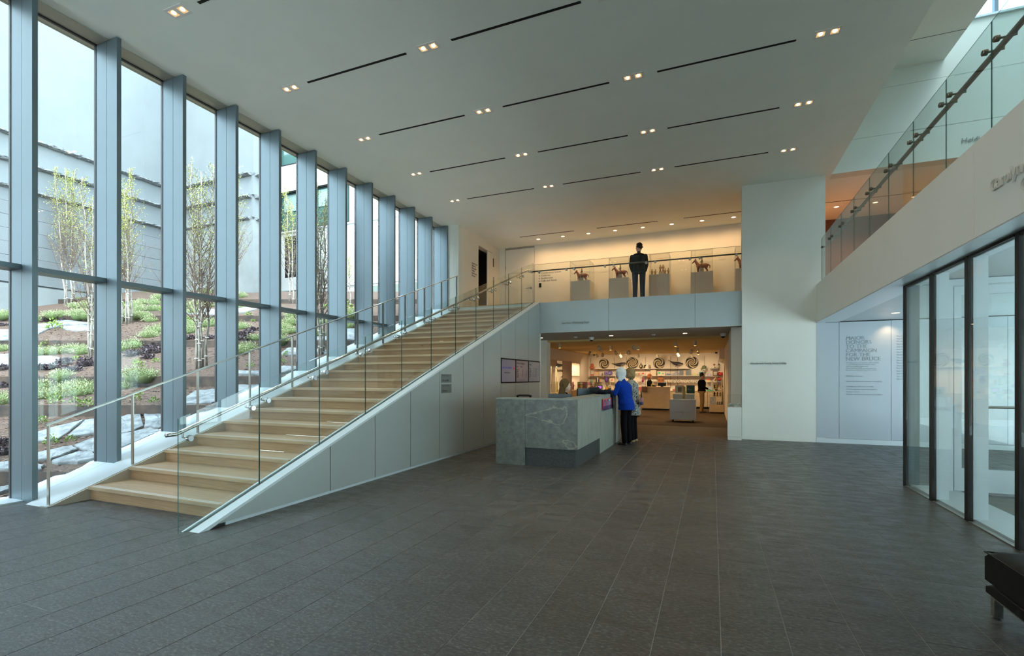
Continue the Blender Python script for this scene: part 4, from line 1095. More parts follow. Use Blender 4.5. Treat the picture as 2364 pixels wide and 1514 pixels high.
# leafy ground plants
def leaf_mound(r, h, n, ll, lw, mat, seed, up=0.5, flat=False):
    q = random.Random(seed); b = B()
    for i in range(n):
        a = q.uniform(0, 2*PI); e = math.acos(q.uniform(0.0, 1))*(1 if not flat else 1)
        nx, ny, nz_ = math.sin(e)*math.cos(a), math.sin(e)*math.sin(a), math.cos(e)
        rr = q.uniform(.62, 1.0) if q.random() < .8 else q.uniform(1.0, 1.25)
        c = Vector((nx*r*rr, ny*r*rr, nz_*h*rr))
        d = Vector((nx, ny, nz_+up)).normalized() + Vector((q.uniform(-.5, .5), q.uniform(-.5, .5), q.uniform(-.4, .4)))
        d.normalize(); s_ = d.cross(Vector((q.uniform(-1, 1), q.uniform(-1, 1), q.uniform(-1, 1))))
        if s_.length < .1: continue
        s_.normalize(); l = ll*q.uniform(.7, 1.3); w = lw*q.uniform(.7, 1.2)
        b.add([c, c+d*l*.5+s_*w, c+d*l, c+d*l*.5-s_*w], [(0, 1, 2, 3)])
    # dark inner body so the mound is not see-through
    b2 = B().ball((0, 0, h*.1), r*.70, (1, 1, h/r), 10, 6)
    return b, b2
M_sed = pm('sedum_leaf', (0.235, 0.30, 0.115), 0.6, nz=(18, 0.35, (0.50, 0.53, 0.30)))
M_sedc = pm('sedum_core', (0.12, 0.17, 0.06), 0.9)
M_heu = pm('burgundy_leaf', (0.035, 0.022, 0.028), 0.4, nz=(16, 0.3, (0.14, 0.10, 0.12)))
M_spr = pm('sprout_leaf', (0.17, 0.28, 0.04), 0.55, nz=(18, 0.3, (0.28, 0.42, 0.08)))
def plant_protos(kind, n, args, core):
    L_ = []
    for k in range(n):
        t = thing(kind, 'x', 'plant', (0, 0, -50))
        r, h, cnt_, ll, lw, mat, up = args
        b, b2 = leaf_mound(r*(.9+.1*k), h*(1+.12*k), cnt_, ll, lw, mat, 100+k, up)
        b.make('foliage', mat, t, local=True); 
        if core: b2.make('inner_stems', core, t, local=True, smooth=True)
        L_.append(t)
    return L_
sed_p = plant_protos('sedum_clump', 3, (0.26, 0.17, 900, 0.038, 0.008, M_sed, .7), M_sedc)
heu_p = plant_protos('burgundy_plant', 2, (0.18, 0.12, 120, 0.060, 0.028, M_heu, .2), pm('burg_core', (0.03, 0.02, 0.02), .9))
spr_p = plant_protos('green_sprout', 2, (0.10, 0.12, 90, 0.042, 0.013, M_spr, .5), None)
def scatter(pts, protos, kind, grp, smin, smax):
    cn = {}
    for i, (x, y) in enumerate(pts):
        if x > -7.62: x = -7.62
        lab = pos_lab(kind, x, y, cn)
        t = tree_copy(protos[i % len(protos)], (x, y, terr(x, y)-.01), rg.uniform(0, 6.28), lab, group=grp)
        s_ = rg.uniform(smin, smax); t.scale = (s_, s_, s_*rg.uniform(.85, 1.1))
scatter(SEDUM, sed_p, 'pale green sedum mound', 'pale green sedum mounds in the garden', .72, 1.0)
scatter(HEUCH, heu_p, 'dark burgundy leafy plant', 'dark burgundy plants in the garden', .55, .85)
scatter(SPROUT, spr_p, 'bright green sprout', 'bright green sprouts in the garden', .6, .95)
extra = []
for i in range(26):
    for _ in range(50):
        u = rg.uniform(-13, -1); d = rg.uniform(12.0, 18.5); x, y = P2(u, d)
        if x < -8 and y > 3 and y < 12.4 and x > -19: break
    extra.append((round(x, 2), round(y, 2)))
scatter(extra[:12], spr_p, 'small green seedling', 'small green seedlings high on the slope', 1.0, 1.9)
scatter(extra[12:], sed_p, 'small round sedum tuft', 'small sedum tufts high on the slope', .6, .9)
for t in sed_p+heu_p+spr_p:
    for c in list(t.children): bpy.data.objects.remove(c)
    bpy.data.objects.remove(t)
# birches
M_bark = pm('birch_bark', (0.30, 0.275, 0.235), 0.8, nz=(22, 0.5), stretch=(1, 1, .35))
M_twig = pm('birch_twig', (0.15, 0.10, 0.075), 0.8)
M_leaf = pm('young_birch_leaf', (0.42, 0.50, 0.08), 0.55, nz=(3, 0.3))
M_tie = pm('white_tie', (0.75, 0.75, 0.72), 0.6)
tl = ['birch clump high on the slope before the granite wall', 'slim birch low on the slope beside the second window fin', 'birch clump standing mid slope in the second full window bay', 'birch clump nearest the glass in the third full window bay',
      'single birch before the pale corner of the stone building', 'birch before the dark window of the white building', 'birch clump close to the glass beside the sixth window fin', 'small young birch at the far end of the slope']
for ti, (bases, ztop) in enumerate(TREES):
    q = random.Random(50+ti)
    x0, y0 = bases[0]; zb = terr(x0, y0)
    t = thing('birch_tree', tl[ti], 'tree', (x0, y0, zb))
    tw = B(); lv = B(); ties = B()
    H_ = ztop - zb
    far = dpt(x0, y0) > 12
    for si, (bx, by_) in enumerate(bases):
        z0 = terr(bx, by_)-.05; h = H_*q.uniform(.82, 1.0) if si else H_
        lean = (q.uniform(-.045, .045)*h + (si-len(bases)/2)*.03*h*CT, q.uniform(-.04, .04)*h + (si-len(bases)/2)*.03*h*SN)
        n = 9; pts = []; wob = [q.uniform(-.03, .03) for _ in range(2*n+2)]
        for i in range(n+1):
            f = i/n; pts.append((bx+lean[0]*f**1.4+wob[2*i % len(wob)]*(f > 0), by_+lean[1]*f**1.4+wob[(2*i+1) % len(wob)]*(f > 0), z0+h*f))
        r0 = .022 if h > 3 else .017
        B().tube(pts, [r0*(1-.85*(i/n))+.003 for i in range(n+1)], 7).make('trunk', M_bark, t, smooth=True)
        for k in range(5 if h > 3 else 2):
            f = .06+.09*k; i = f*n; a = int(i); p = Vector(pts[a]).lerp(Vector(pts[a+1]), i-a); rr = r0*(1-.85*f)+.010
            ties.lathe([(rr, -.008), (rr+.006, 0), (rr, .008)], p, 8)
        nb = int(24 + 7*h)
        for k in range(nb):
            f = .22+.76*(k+q.random())/nb; i = min(f*n, n-.01); a = int(i); p = Vector(pts[a]).lerp(Vector(pts[a+1]), i-a)
            an = q.uniform(0, 2*PI); L_ = (1.02-f)*h*.30*q.uniform(.5, 1.15)+.10
            dr = Vector((math.cos(an)*.55, math.sin(an)*.55, q.uniform(.7, 1.15))).normalized()
            bp_ = [p]
            for m in range(4):
                dr = (dr + Vector((q.uniform(-.16, .16), q.uniform(-.16, .16), q.uniform(-.05, .2)))).normalized(); bp_.append(bp_[-1]+dr*L_/4)
            tw.tube(bp_, [.0058*(1-.2*m)*(.55+L_) for m in range(5)], 4, cap=False)
            for m in range(1, 5):
                for _ in range(2):
                    a2 = q.uniform(0, 2*PI); d2 = (dr*.5+Vector((math.cos(a2), math.sin(a2), q.uniform(-.1, .9)))).normalized(); e_ = bp_[m]+d2*L_*.28*q.uniform(.5, 1)
                    tw.tube([bp_[m], e_], [.003, .0015], 3, cap=False)
                    for _l in range(3 if far else 3):
                        c = bp_[m].lerp(e_, q.uniform(.3, 1.1))+Vector((q.uniform(-.03, .03), q.uniform(-.03, .03), q.uniform(-.03, .03)))
                        d3 = Vector((q.uniform(-1, 1), q.uniform(-1, 1), q.uniform(-1, 1))).normalized(); s3 = d3.orthogonal().normalized(); l = q.uniform(.012, .022)*(1.3 if far else 1)
                        if q.random() < (.75 if f < .42 else .1): continue
                        lv.add([c, c+d3*l*.5+s3*l*.38, c+d3*l, c+d3*l*.5-s3*l*.38], [(0, 1, 2, 3)])
    o = tw.make('branches', M_twig, t); o['kind'] = 'stuff'
    o = lv.make('leaves', M_leaf, t); o['kind'] = 'stuff'
    ties.make('white_ties', M_tie, t)

# ------------------------------------------------------------ stone museum building
M_stuc = pm('pale_stucco', (0.165, 0.185, 0.192), 0.85, nz=(0.8, 0.06), bump=(60, 0.1))
M_gran = pm('grey_granite', (0.15, 0.166, 0.174), 0.8, nz=(70, 0.3), vary=0.05)
M_ledge = pm('rock_faced_ledge', (0.16, 0.18, 0.185), 0.9, nz=(12, 0.6, (0.25, 0.27, 0.28)), bump=(14, 0.9, 0.04))
M_base = pm('concrete_base', (0.195, 0.212, 0.212), 0.85, nz=(2, 0.1))
st = thing('stone_building', 'pale building with rough projecting stone ledges and granite base beyond the garden', 'building', (-19.5, 8, 3.3))
XA, YBB, XC = -19.5, 12.85, -15.28
def ledge_strip(bd, pts, z, out, h):
    pass
B().box(XA-1.0, XA, -4.0, YBB+1, 8.76, 12.60).box(XA-1.0, XA-0.01, -4.0, YBB+1, 12.615, 14.2).make('upper_wall', M_stuc, st)
B().box(XA-1.0, XA, YBB, YBB+.6, 8.76, 14.2).box(XA, XC, YBB, YBB+.25, 8.76, 14.2).make('upper_wall', M_stuc, st)
for z0, z1 in ((7.96, 8.64), (7.16, 7.84)):
    B().box(XA-1.0, XA+.06, -4.0, YBB+1, z0, z1).make('band_wall', M_stuc, st)
    B().box(XA, XC+.06, YBB-.06, YBB+.25, z0, z1).make('band_wall', M_stuc, st)
B().box(XA, XC+.12, YBB-.12, YBB+.25, 2.6, 7.04).make('corner_wall', M_base, st)
for z in (8.70, 7.90, 7.10):
    for (xa, ya, xb, yb) in ((XA, -4, XA, YBB-.2), (XA+.2, YBB, XC, YBB), (XC, YBB, XC, YBB+.25)):
        L_ = math.hypot(xb-xa, yb-ya); n = int(L_/0.12); b = B(); vs = []
        nx, ny = (1, 0) if xa == xb else (0, -1)
        for i in range(n+1):
            f = i/n; x, y = xa+(xb-xa)*f, ya+(yb-ya)*f
            for (o_, h_) in ((-.02, -.07), (.15, -.06), (.24, -.02), (.23, .03), (.08, .075), (-.02, .08)):
                jo = rg.uniform(-.03, .03) if o_ > 0 else 0; jh = rg.uniform(-.012, .012)
                vs.append((x+nx*(o_+jo), y+ny*(o_+jo), z+h_+jh))
        fs = [(i*6+k, (i+1)*6+k, (i+1)*6+k+1, i*6+k+1) for i in range(n) for k in range(5)]
        b.add(vs, fs + [(0, 1, 2, 3, 4, 5), tuple(n*6+k for k in range(6))])
        b.make('stone_ledge', M_ledge, st)
gm = {}
for r in range(7):
    z0 = 4.26+.40*r; z1 = min(z0+.394, 7.02)
    y = -1.0 + (r % 2)*.6; k = 0
    while y < YBB-.1:
        yb = min(y+1.194, YBB-.01)
        key = round(yb-y, 3)
        if key not in gm:
            b = B().bbox(-.09, .0, 0, yb-y, 0, .394, .006); me = b.mesh('stone'); me.materials.append(M_gran); gm[key] = me
        o = bpy.data.objects.new('stone', gm[key]); COL.objects.link(o); o.parent = st
        o.location = (XA+.10+19.5+rg.uniform(-.004, .004), y-8, z0-3.3)
        y += 1.2
B().box(XA-1, XA+.02, -4, YBB, 4.2, 7.05).make('backing_wall', M_base, st)
B().box(XA-1, XA+.16, -4, YBB, 2.0, 4.20).make('base_wall', M_base, st)
# ------------------------------------------------------------ white modern building
M_wb = pm('bright_render', (0.60, 0.61, 0.60), 0.7)
M_teal = pm('teal_window_glass', (0.07, 0.15, 0.135), 0.08, coat=0.3)
M_tealb = pm('teal_blind', (0.30, 0.42, 0.385), 0.6)
M_dkw = pm('dark_window', (0.03, 0.035, 0.035), 0.12)
mb = thing('white_building', 'white modern building with teal ribbon windows beyond the garden', 'building', (-17, 18, 4))
Y0 = 18.0
def wallp(x0, x1, z0, z1, y=Y0): B().box(x0, x1, y, y+.4, z0, z1).make('wall_panel', M_wb, mb)
B().box(-30, -19.0, YBB+.6, 16.2, 2.0, 13.5).make('rear_block', M_stuc, st)
wallp(-23, -6, 10.44, 11.70); wallp(-23, -6, 13.6, 15.5); wallp(-15.38, -6, 11.70, 13.6); wallp(-15.38, -6, 8.50, 10.44); wallp(-23, -19.7, 8.50, 10.44)
wallp(-23, -19.35, 3.5, 8.50); wallp(-18.2, -6, 3.5, 8.50); wallp(-19.35, -18.2, 8.25, 8.50); wallp(-19.35, -18.2, 3.5, 6.25)
def ribbon(x0, x1, z0, z1, n, nm):
    f = B().box(x0, x1, Y0+.02, Y0+.12, z0, z0+.07).box(x0, x1, Y0+.02, Y0+.12, z1-.07, z1).box(x0, x0+.06, Y0+.02, Y0+.12, z0, z1).box(x1-.06, x1, Y0+.02, Y0+.12, z0, z1).make('window', M_black, mb)
    w = (x1-x0)/n
    for i in range(n):
        B().box(x0+i*w+.03, x0+(i+1)*w-.03, Y0+.14, Y0+.16, z0, z1).make('pane', M_teal, f)
        B().box(x0+i*w+.25, x0+(i+1)*w-.25, Y0+.11, Y0+.135, z1-.95, z1-.15).make('blind', M_tealb, f)
ribbon(-19.7, -15.38, 8.50, 10.44, 2, 'w'); ribbon(-19.7, -15.38, 11.70, 13.6, 2, 'w')
f = B().box(-19.35, -18.2, Y0+.05, Y0+.1, 6.25, 6.33).box(-19.35, -19.28, Y0+.05, Y0+.1, 6.25, 8.25).box(-18.27, -18.2, Y0+.05, Y0+.1, 6.25, 8.25).make('window', M_black, mb)
B().box(-19.35, -18.2, Y0+.12, Y0+.14, 6.25, 8.25).make('pane', M_dkw, f)
B().box(-23, -6, Y0-.05, Y0, 8.42, 8.50).box(-23, -6, Y0-.05, Y0, 5.6, 5.66).make('string_course', pm('course_grey', (0.55, 0.58, 0.58), .7), mb)  # string courses in a slightly greyer tone than the wall
B().box(-17.9, -17.89, Y0-.01, Y0, 10.5, 15).make('panel_joint', M_fin, mb)
o = B().box(-12.6, -8.2, 15.6, 15.8, 3.6, 4.95).make('garden_wall', pm('low_wall_green_grey', (0.20, 0.24, 0.21), .9)); tag(o, 'low grey green garden wall before the white building', 'wall')
o = B().box(-15.2, -14.6, 15.5, 16.0, 4.3, 4.95).make('utility_box', M_base); tag(o, 'small pale utility box before the white building', 'box')
# ------------------------------------------------------------ people
M_skin = pm('skin', (0.55, 0.34, 0.25), 0.5, nz=(12, 0.06))
M_eye = pm('eye_dark', (0.03, 0.02, 0.02), 0.2)
M_lip = pm('lips', (0.42, 0.17, 0.15), 0.5)
def person(label, loc, rz, h, top, pants, shoe, hair, hairstyle, arms, legs=None, coat=None, headturn=0.0, headtilt=0.0, wide=1.0, skirt=None, lean=0.0, pat=None):
    t = thing('person', label, 'person', loc, rz)
    H = h
    W = wide
    hip = {s: Vector((s*.052*H*W, 0, .52*H)) for s in (-1, 1)}
    knee = {s: Vector((s*.058*H, .012*H, .285*H)) for s in (-1, 1)}
    ank = {s: Vector((s*.062*H, -.005*H, .045*H)) for s in (-1, 1)}
    root = Vector((0, 0, 0))
    if legs:
        for s in (-1, 1):
            if s in legs:
                knee[s] = Vector(legs[s][0])*H; ank[s] = Vector(legs[s][1])*H
        if 'drop' in legs:
            root = Vector((0, 0, legs['drop']*H)); hip = {s: hip[s]+root for s in (-1, 1)}
    ly = lambda z: lean*max(0, z-.52)*H         # forward lean of the trunk
    def T(x, y, z): return Vector((x*H, y*H+ly(z), z*H)) + root
    sh = {s: T(s*.094*W, -.004, .785) for s in (-1, 1)}
    b = B()
    def trunk(b, g, z0=.50, z1=.845):
        rg_ = [(.50, .078, .060), (.54, .083, .064), (.60, .072, .054), (.66, .075, .058), (.72, .086, .063), (.77, .096, .060), (.795, .092, .052), (.812, .074, .043), (.828, .052, .036), (.842, .034, .031)]
        out = []
        for (z, rx, ry) in rg_:
            if z < z0-.001 or z > z1+.001: continue
            c = T(0, 0, z); out.append((c.x, c.y, c.z, rx*H*W+g, ry*H*W+g))
        return b.loft(out, 18)
    trunk(b, -.004)
    for s in (-1, 1):
        b.caps(hip[s], knee[s], .047*H, .032*H); b.caps(knee[s], ank[s], .031*H, .020*H)
        b.caps(ank[s]+Vector((0, -.012*H, -.022*H)), ank[s]+Vector((0, .085*H, -.032*H)), .020*H, .013*H)
        b.caps(sh[s], sh[s]+Vector((s*.004*H, 0, -.02*H)), .028*H, .028*H)
    neck = T(0, .004, .85); hd = T(0, .014, .924)
    b.caps(T(0, 0, .81), neck+Vector((0, .004*H, .03*H)), .033*H, .029*H)
    b.ball(hd, .047*H, (1.0, 1.22, 1.42), 16, 12)                       # skull
    b.ball(hd+Vector((0, .020*H, -.030*H)), .034*H, (1.0, 1.1, 1.15), 12, 8)   # jaw
    R = Matrix.Rotation(headturn, 4, 'Z'); 
    def hp(x, y, z): return hd + R @ Vector((x*H*1.04, y*H*1.04, z*H*1.04))
    b.caps(hp(0, .050, .004), hp(0, .057, -.010), .005*H, .0065*H, 6)
    for s in (-1, 1): b.ball(hp(s*.045, .0, -.006), .009*H, (.5, 1, 1.5), 8, 6)
    hands = {}
    for s in (-1, 1):
        el, wr, hdir = [Vector(v) for v in arms[s]]
        el = Vector((el.x*H, el.y*H, el.z*H))+root; wr = Vector((wr.x*H, wr.y*H, wr.z*H))+root; hdir.normalize()
        b.caps(sh[s], el, .027*H, .021*H); b.caps(el, wr, .021*H, .014*H)
        side = hdir.cross(Vector((0, 0, 1)))
        if side.length < .2: side = Vector((0, 1, 0))
        side.normalize(); nrm = side.cross(hdir)
        pc = wr+hdir*.05*H
        for k in (-1, 0, 1): b.caps(wr+side*k*.006*H, pc+side*k*.012*H, .0105*H, .0095*H, 8)
        for k, l in zip((-1.5, -.5, .5, 1.5), (.034, .042, .045, .038)):
            f0 = pc+side*k*.0105*H; f1 = f0+hdir*l*.5*H-nrm*.006*H; f2 = f1+hdir*l*.45*H-nrm*.014*H
            b.caps(f0, f1, .0055*H, .005*H, 6); b.caps(f1, f2, .005*H, .0042*H, 6)
        th0 = wr+hdir*.014*H-side*s*.014*H; th1 = th0+hdir*.026*H-side*s*.016*H
        b.caps(th0, th1, .0065*H, .0055*H, 6); b.caps(th1, th1+hdir*.02*H-side*s*.002*H, .0055*H, .0048*H, 6)
        hands[s] = (el, wr)
    body = remeshed(b, 'body', M_skin, t, 0.0085, 2)
    e = B()
    for s in (-1, 1): e.ball(hp(s*.017, .051, .004), .0055*H, (1, .5, .7), 8, 6)
    e.make('eyes', M_eye, t, local=True, smooth=True)
    B().ball(hp(0, .050, -.032), .009*H, (1.3, .5, .45), 10, 6).make('mouth', M_lip, t, local=True, smooth=True)
    # trousers
    b = B(); trunk(b, .008, .50, .60)
    for s in (-1, 1):
        b.caps(hip[s], knee[s], (.052 if not coat else .047)*H, .042*H, 12); b.caps(knee[s], ank[s]+Vector((0, 0, .0)), .042*H, .036*H, 12)
    remeshed(b, 'trousers', pants, t, 0.011, 3)
    # top with sleeves
    b = B(); 
    trunk(b, .017 if not coat else .034, .54 if not coat else .50, .80)
    trunk(b, .017, .54, .835)
    if coat:
        zb, g = coat
        rr = []
        for i in range(6):
            z = .52 + (zb-.52)*i/5; c = T(0, 0, z); rr.append((c.x, c.y, c.z, (.097+g*i/5)*H*W, (.080+g*i/5)*H*W))
        b.loft(rr[::-1], 18)
    for s in (-1, 1):
        el, wr = hands[s]
        b.caps(sh[s], el, .035*H, .031*H, 12); b.caps(el, wr.lerp(el, .06), .032*H, .026*H, 12)
    b.caps(T(0, 0, .80), T(0, .002, .842 if not pat else .85), .044*H, .036*H, 12)
    if hairstyle == 'bob': b.caps(T(0, -.002, .825), T(0, .004, .868), .046*H, .040*H, 12)
    remeshed(b, 'top', top, t, 0.011, 2)
    # shoes
    for s in (-1, 1):
        b = B(); a = ank[s]
        b.loft([(a.x, a.y+.03*H, a.z-.045*H, .026*H, .068*H), (a.x, a.y+.03*H, a.z-.030*H, .027*H, .070*H), (a.x, a.y+.022*H, a.z-.014*H, .021*H, .052*H)], 14)
        b.make('shoe', shoe, t, local=True, smooth=True)
    # hair
    H = H*1.045
    b = B()
    if hairstyle == 'short':
        b.ball(hd+Vector((0, -.008*H, .014*H)), .049*H, (1.02, 1.22, 1.36), 16, 10)
        b2 = b
        o = remeshed(b, 'hair', hair, t, 0.008, 1)
    elif hairstyle == 'crop':
        q = random.Random(12)
        b.ball(hd+R@Vector((0, -.010*H, .020*H)), .0475*H, (1.03, 1.16, 1.28), 16, 10)
        for k in range(70):
            a = q.uniform(0, 2*PI); e = q.uniform(-.25, 1.5)
            if math.sin(a) > .1 and e < .75: continue
            v = Vector((math.cos(a)*math.cos(e)*.049, math.sin(a)*math.cos(e)*.056-.010, math.sin(e)*.060+.020))*H
            b.ball(hd+R@v, q.uniform(.007, .012)*H, (1, 1, 1), 6, 5)
        o = remeshed(b, 'hair', hair, t, 0.008, 1)
    elif hairstyle == 'bob':
        b.ball(hd+R@Vector((0, -.014*H, .016*H)), .059*H, (1.06, 1.16, 1.26), 16, 10)
        q = random.Random(5)
        for k in range(46):
            a = PI*(.02+.96*k/45)+PI; r = .052*H
            p = hd + R@Vector((math.cos(a)*r, math.sin(a)*r*1.1, .03*H)); p2 = hd+R@Vector((math.cos(a)*r*1.06, math.sin(a)*r*1.12, -(.068+.016*q.random())*H))
            b.caps(p, p2, .014*H, .006*H, 6)
        o = remeshed(b, 'hair', hair, t, 0.0075, 1)
    elif hairstyle == 'wavy':
        q = random.Random(6)
        for k in range(60):
            a = q.uniform(PI*.95, PI*2.05); zz = q.uniform(-.055, .06); r = math.sqrt(max(.05, 1-(zz/.085)**2))*.055*H
            b.ball(hd+R@Vector((math.cos(a)*r, math.sin(a)*r*1.1, zz*H)), q.uniform(.014, .022)*H, (1, 1, 1.2), 8, 6)
        b.ball(hd+R@Vector((0, -.012*H, .018*H)), .055*H, (1.05, 1.12, 1.25), 14, 10)
        o = remeshed(b, 'hair', hair, t, 0.008, 1)
    elif hairstyle == 'long':
        q = random.Random(8)
        b.ball(hd+R@Vector((0, -.012*H, .014*H)), .052*H, (1.05, 1.18, 1.32), 16, 10)
        for k in range(54):
            a = PI*(-.02+1.04*k/53)+PI; r = .047*H
            p = hd+R@Vector((math.cos(a)*r, math.sin(a)*r*1.15, .02*H)); m_ = hd+R@Vector((math.cos(a)*r*1.15, math.sin(a)*r*1.3-.01*H, -.08*H)); p2 = hd+R@Vector((math.cos(a)*r*1.5, math.sin(a)*r*1.6-.015*H, -(.16+.03*q.random())*H))
            b.caps(p, m_, .010*H, .010*H, 6); b.caps(m_, p2, .010*H, .005*H, 6)
        o = remeshed(b, 'hair', hair, t, 0.0075, 1)
    return t
def clothmat(name, col, amt=0.12): return pm(name, col, 0.9, spec=0.12, nz=(30, amt), bump=(180, 0.25))
M_navy = clothmat('navy_denim', (0.018, 0.028, 0.050))
M_dkg = clothmat('black_green_wool', (0.012, 0.015, 0.014))
M_blk = clothmat('black_cloth', (0.004, 0.004, 0.005))
M_blue = clothmat('royal_blue_wool', (0.004, 0.036, 0.29), 0.2)
M_khaki = clothmat('khaki_cloth', (0.33, 0.20, 0.08))
M_shoe = pm('black_shoe', (0.01, 0.01, 0.01), 0.4)
M_tan = pm('tan_sandal', (0.38, 0.24, 0.12), 0.5)
M_hw = pm('white_hair', (0.70, 0.72, 0.70), 0.7, nz=(30, 0.3), stretch=(5, 5, .3), bump=(50, .8))
M_hb = pm('blond_hair', (0.30, 0.20, 0.08), 0.65, spec=0.2, nz=(30, 0.6), stretch=(3, 3, .6), bump=(45, .8))
M_hbr = pm('brown_hair', (0.105, 0.060, 0.016), 0.6, spec=0.2, nz=(34, 0.7), stretch=(4, 4, .3), bump=(60, .5))
M_hk = pm('black_hair', (0.008, 0.006, 0.005), 0.5)
M_hr = pm('red_hair', (0.30, 0.09, 0.025), 0.5, nz=(30, 0.3))
M_hg = pm('dark_greying_hair', (0.035, 0.022, 0.016), 0.6)
def patmat():
    m = pm('zigzag_print', (0.1, 0.1, 0.1), 0.85)
    nt = m.node_tree; N = nt.nodes; L = nt.links; b = N['Principled BSDF']
    tc = N.new('ShaderNodeTexCoord'); n = N.new('ShaderNodeTexNoise'); n.inputs['Scale'].default_value = 17; n.inputs['Detail'].default_value = 2; n.inputs['Distortion'].default_value = 1.6
    r = N.new('ShaderNodeValToRGB'); r.color_ramp.interpolation = 'CONSTANT'; e = r.color_ramp.elements
    e[0].position = 0; e[0].color = (0.02, 0.02, 0.022, 1); e[1].position = .5; e[1].color = (0.50, 0.50, 0.44, 1)
    q = e.new(.56); q.color = (0.03, 0.03, 0.03, 1); q = e.new(.62); q.color = (0.42, 0.42, 0.36, 1); q = e.new(.42); q.color = (.40, .41, .37, 1); q = e.new(.46); q.color = (.03, .04, .04, 1)
    L.new(tc.outputs['Object'], n.inputs[0]); L.new(n.outputs['Fac'], r.inputs[0]); L.new(r.outputs[0], b.inputs['Base Color']); return m
M_pat = patmat()
# man upstairs with his back to the camera
person('man in dark sweater and navy jeans seen from behind upstairs at the gallery rail', (-1.84, 13.55, F2), 0.10, 1.63, M_dkg, M_navy, M_shoe, M_hk, 'crop',
       {-1: ((-.128, -.008, .645), (-.102, .062, .55), (.5, .4, -.8)), 1: ((.128, -.008, .645), (.102, .062, .55), (-.5, .4, -.8))}, wide=1.16, headturn=.75)
# woman in blue coat leaning to the desk
w1 = person('woman with white bob in a royal blue jacket and black trousers leaning on the desk', (-1.665, 10.42, 0), math.radians(72), 1.60, M_blue, M_blk, M_shoe, M_hw, 'bob',
       {-1: ((-.13, .10, .665), (-.085, .21, .69), (.1, 1, .05)), 1: ((.135, .09, .665), (.07, .20, .70), (-.2, 1, .1))}, coat=(.455, .006), lean=0.20, wide=1.16, headturn=.1)
w2 = person('woman with wavy blond hair in a long black and white printed coat beside the desk', (-1.615, 11.02, 0), math.radians(80), 1.61, M_pat, M_blk, M_tan, M_hb, 'wavy',
       {-1: ((-.135, .05, .655), (-.10, .17, .665), (0, 1, 0)), 1: ((.15, .0, .64), (.13, .10, .60), (0, 1, -.3))}, coat=(.36, .012), lean=0.10, wide=1.05, headturn=.2)
# belongings
def scarfcoat():
    t = thing('folded_coat', 'dark coat heaped on the desk top before the woman in blue', 'coat', (-2.0, 9.95, 1.07))
    b = B(); q = random.Random(2)
    for i in range(30):
        x = q.uniform(-.17, .03); y = q.uniform(-.30, .30)
        b.ball((x, y, .025+q.uniform(0, .035)), q.uniform(.03, .055), (1.2, 1.6, .8), 10, 7)
    b.caps((.06, .05, .05), (.105, .05, -.02), .035, .028); b.caps((.105, .05, -.02), (.11, .10, -.30), .026, .012); b.caps((.105, .14, -.0), (.11, .17, -.42), .022, .008); b.caps((.06, .14, .04), (.105, .14, -.0), .03, .024)
    remeshed(b, 'cloth_heap', clothmat('black_blue_coat', (0.010, 0.012, 0.020)), t, 0.012, 3)
scarfcoat()
hb = thing('handbag', 'small handbag with dark strap on the arm of the woman in the printed coat', 'handbag', (-1.425, 10.93, 0.86))
hb.scale = (.62, .62, .62)
B().bbox(-.05, .05, -.11, .11, 0, .17, .02).make('bag_lower', pm('bag_pink', (0.45, 0.20, 0.22), .6), hb, local=True)
B().bbox(-.052, .052, -.112, .112, -.09, .03, .02).make('bag_base', pm('bag_navy', (0.05, 0.06, 0.12), .6), hb, local=True)
B().tube([(0, -.09, .16), (-.02, -.06, .34), (-.03, 0, .42), (-.02, .06, .34), (0, .09, .16)], .01, 6).make('strap', M_black, hb, local=True, smooth=True)
# receptionist seated on an office chair
ch = thing('office_chair', 'dark office chair under the receptionist', 'chair', (-2.63, 8.9, 0))
B().bbox(-.22, .22, -.22, .22, .44, .50, .03).make('seat', M_blk, ch, local=True)
B().bbox(-.27, -.22, -.19, .19, .55, .95, .02).make('backrest', M_blk, ch, local=True)
B().tube([(0, 0, .08), (0, 0, .40)], .025, 8).tube([(-.15, 0, .42), (-.26, 0, .45), (-.26, 0, .6)], .015, 6).make('column', M_black, ch, local=True)
for k in range(5):
    a = 2*PI*k/5; lg = B().tube([(0, 0, .09), (.26*math.cos(a), .26*math.sin(a), .06)], .016, 6).make('leg', M_black, ch, local=True)
    B().ball((.26*math.cos(a), .26*math.sin(a), .028), .028, (1, 1, 1), 8, 6).make('castor', M_black, lg, local=True)
person('receptionist with long brown hair sitting behind the desk, in profile', (-2.57, 8.9, 0), -PI/2+.12, 1.62, M_blk, M_blk, M_shoe, M_hbr, 'long',
       {-1: ((-.13, .06, .66), (-.10, .20, .62), (0, 1, -.1)), 1: ((.13, .06, .66), (.10, .20, .62), (0, 1, -.1))},
       legs={-1: ((-.055, .24, .285), (-.06, .235, .045)), 1: ((.055, .24, .285), (.06, .235, .045)), 'drop': -.155})
# shop people
person('shop assistant with red hair and dark top behind the shop counter', (-2.62, 22.75, 0.004), -PI/2, 1.56, M_blk, M_blk, M_shoe, M_hr, 'wavy',
       {-1: ((-.13, .05, .66), (-.10, .18, .64), (0, 1, 0)), 1: ((.13, .05, .66), (.10, .18, .64), (0, 1, 0))})
person('man in black jumper and khaki trousers browsing at the right of the shop', (-.40, 21.1, 0.004), -PI/2-.15, 1.58, M_blk, M_khaki, M_shoe, M_hg, 'crop',
       {-1: ((-.15, -.03, .66), (-.16, -.09, .60), (0, -.3, -1)), 1: ((.15, .06, .65), (.11, .16, .60), (0, 1, -.3))}, wide=1.38)
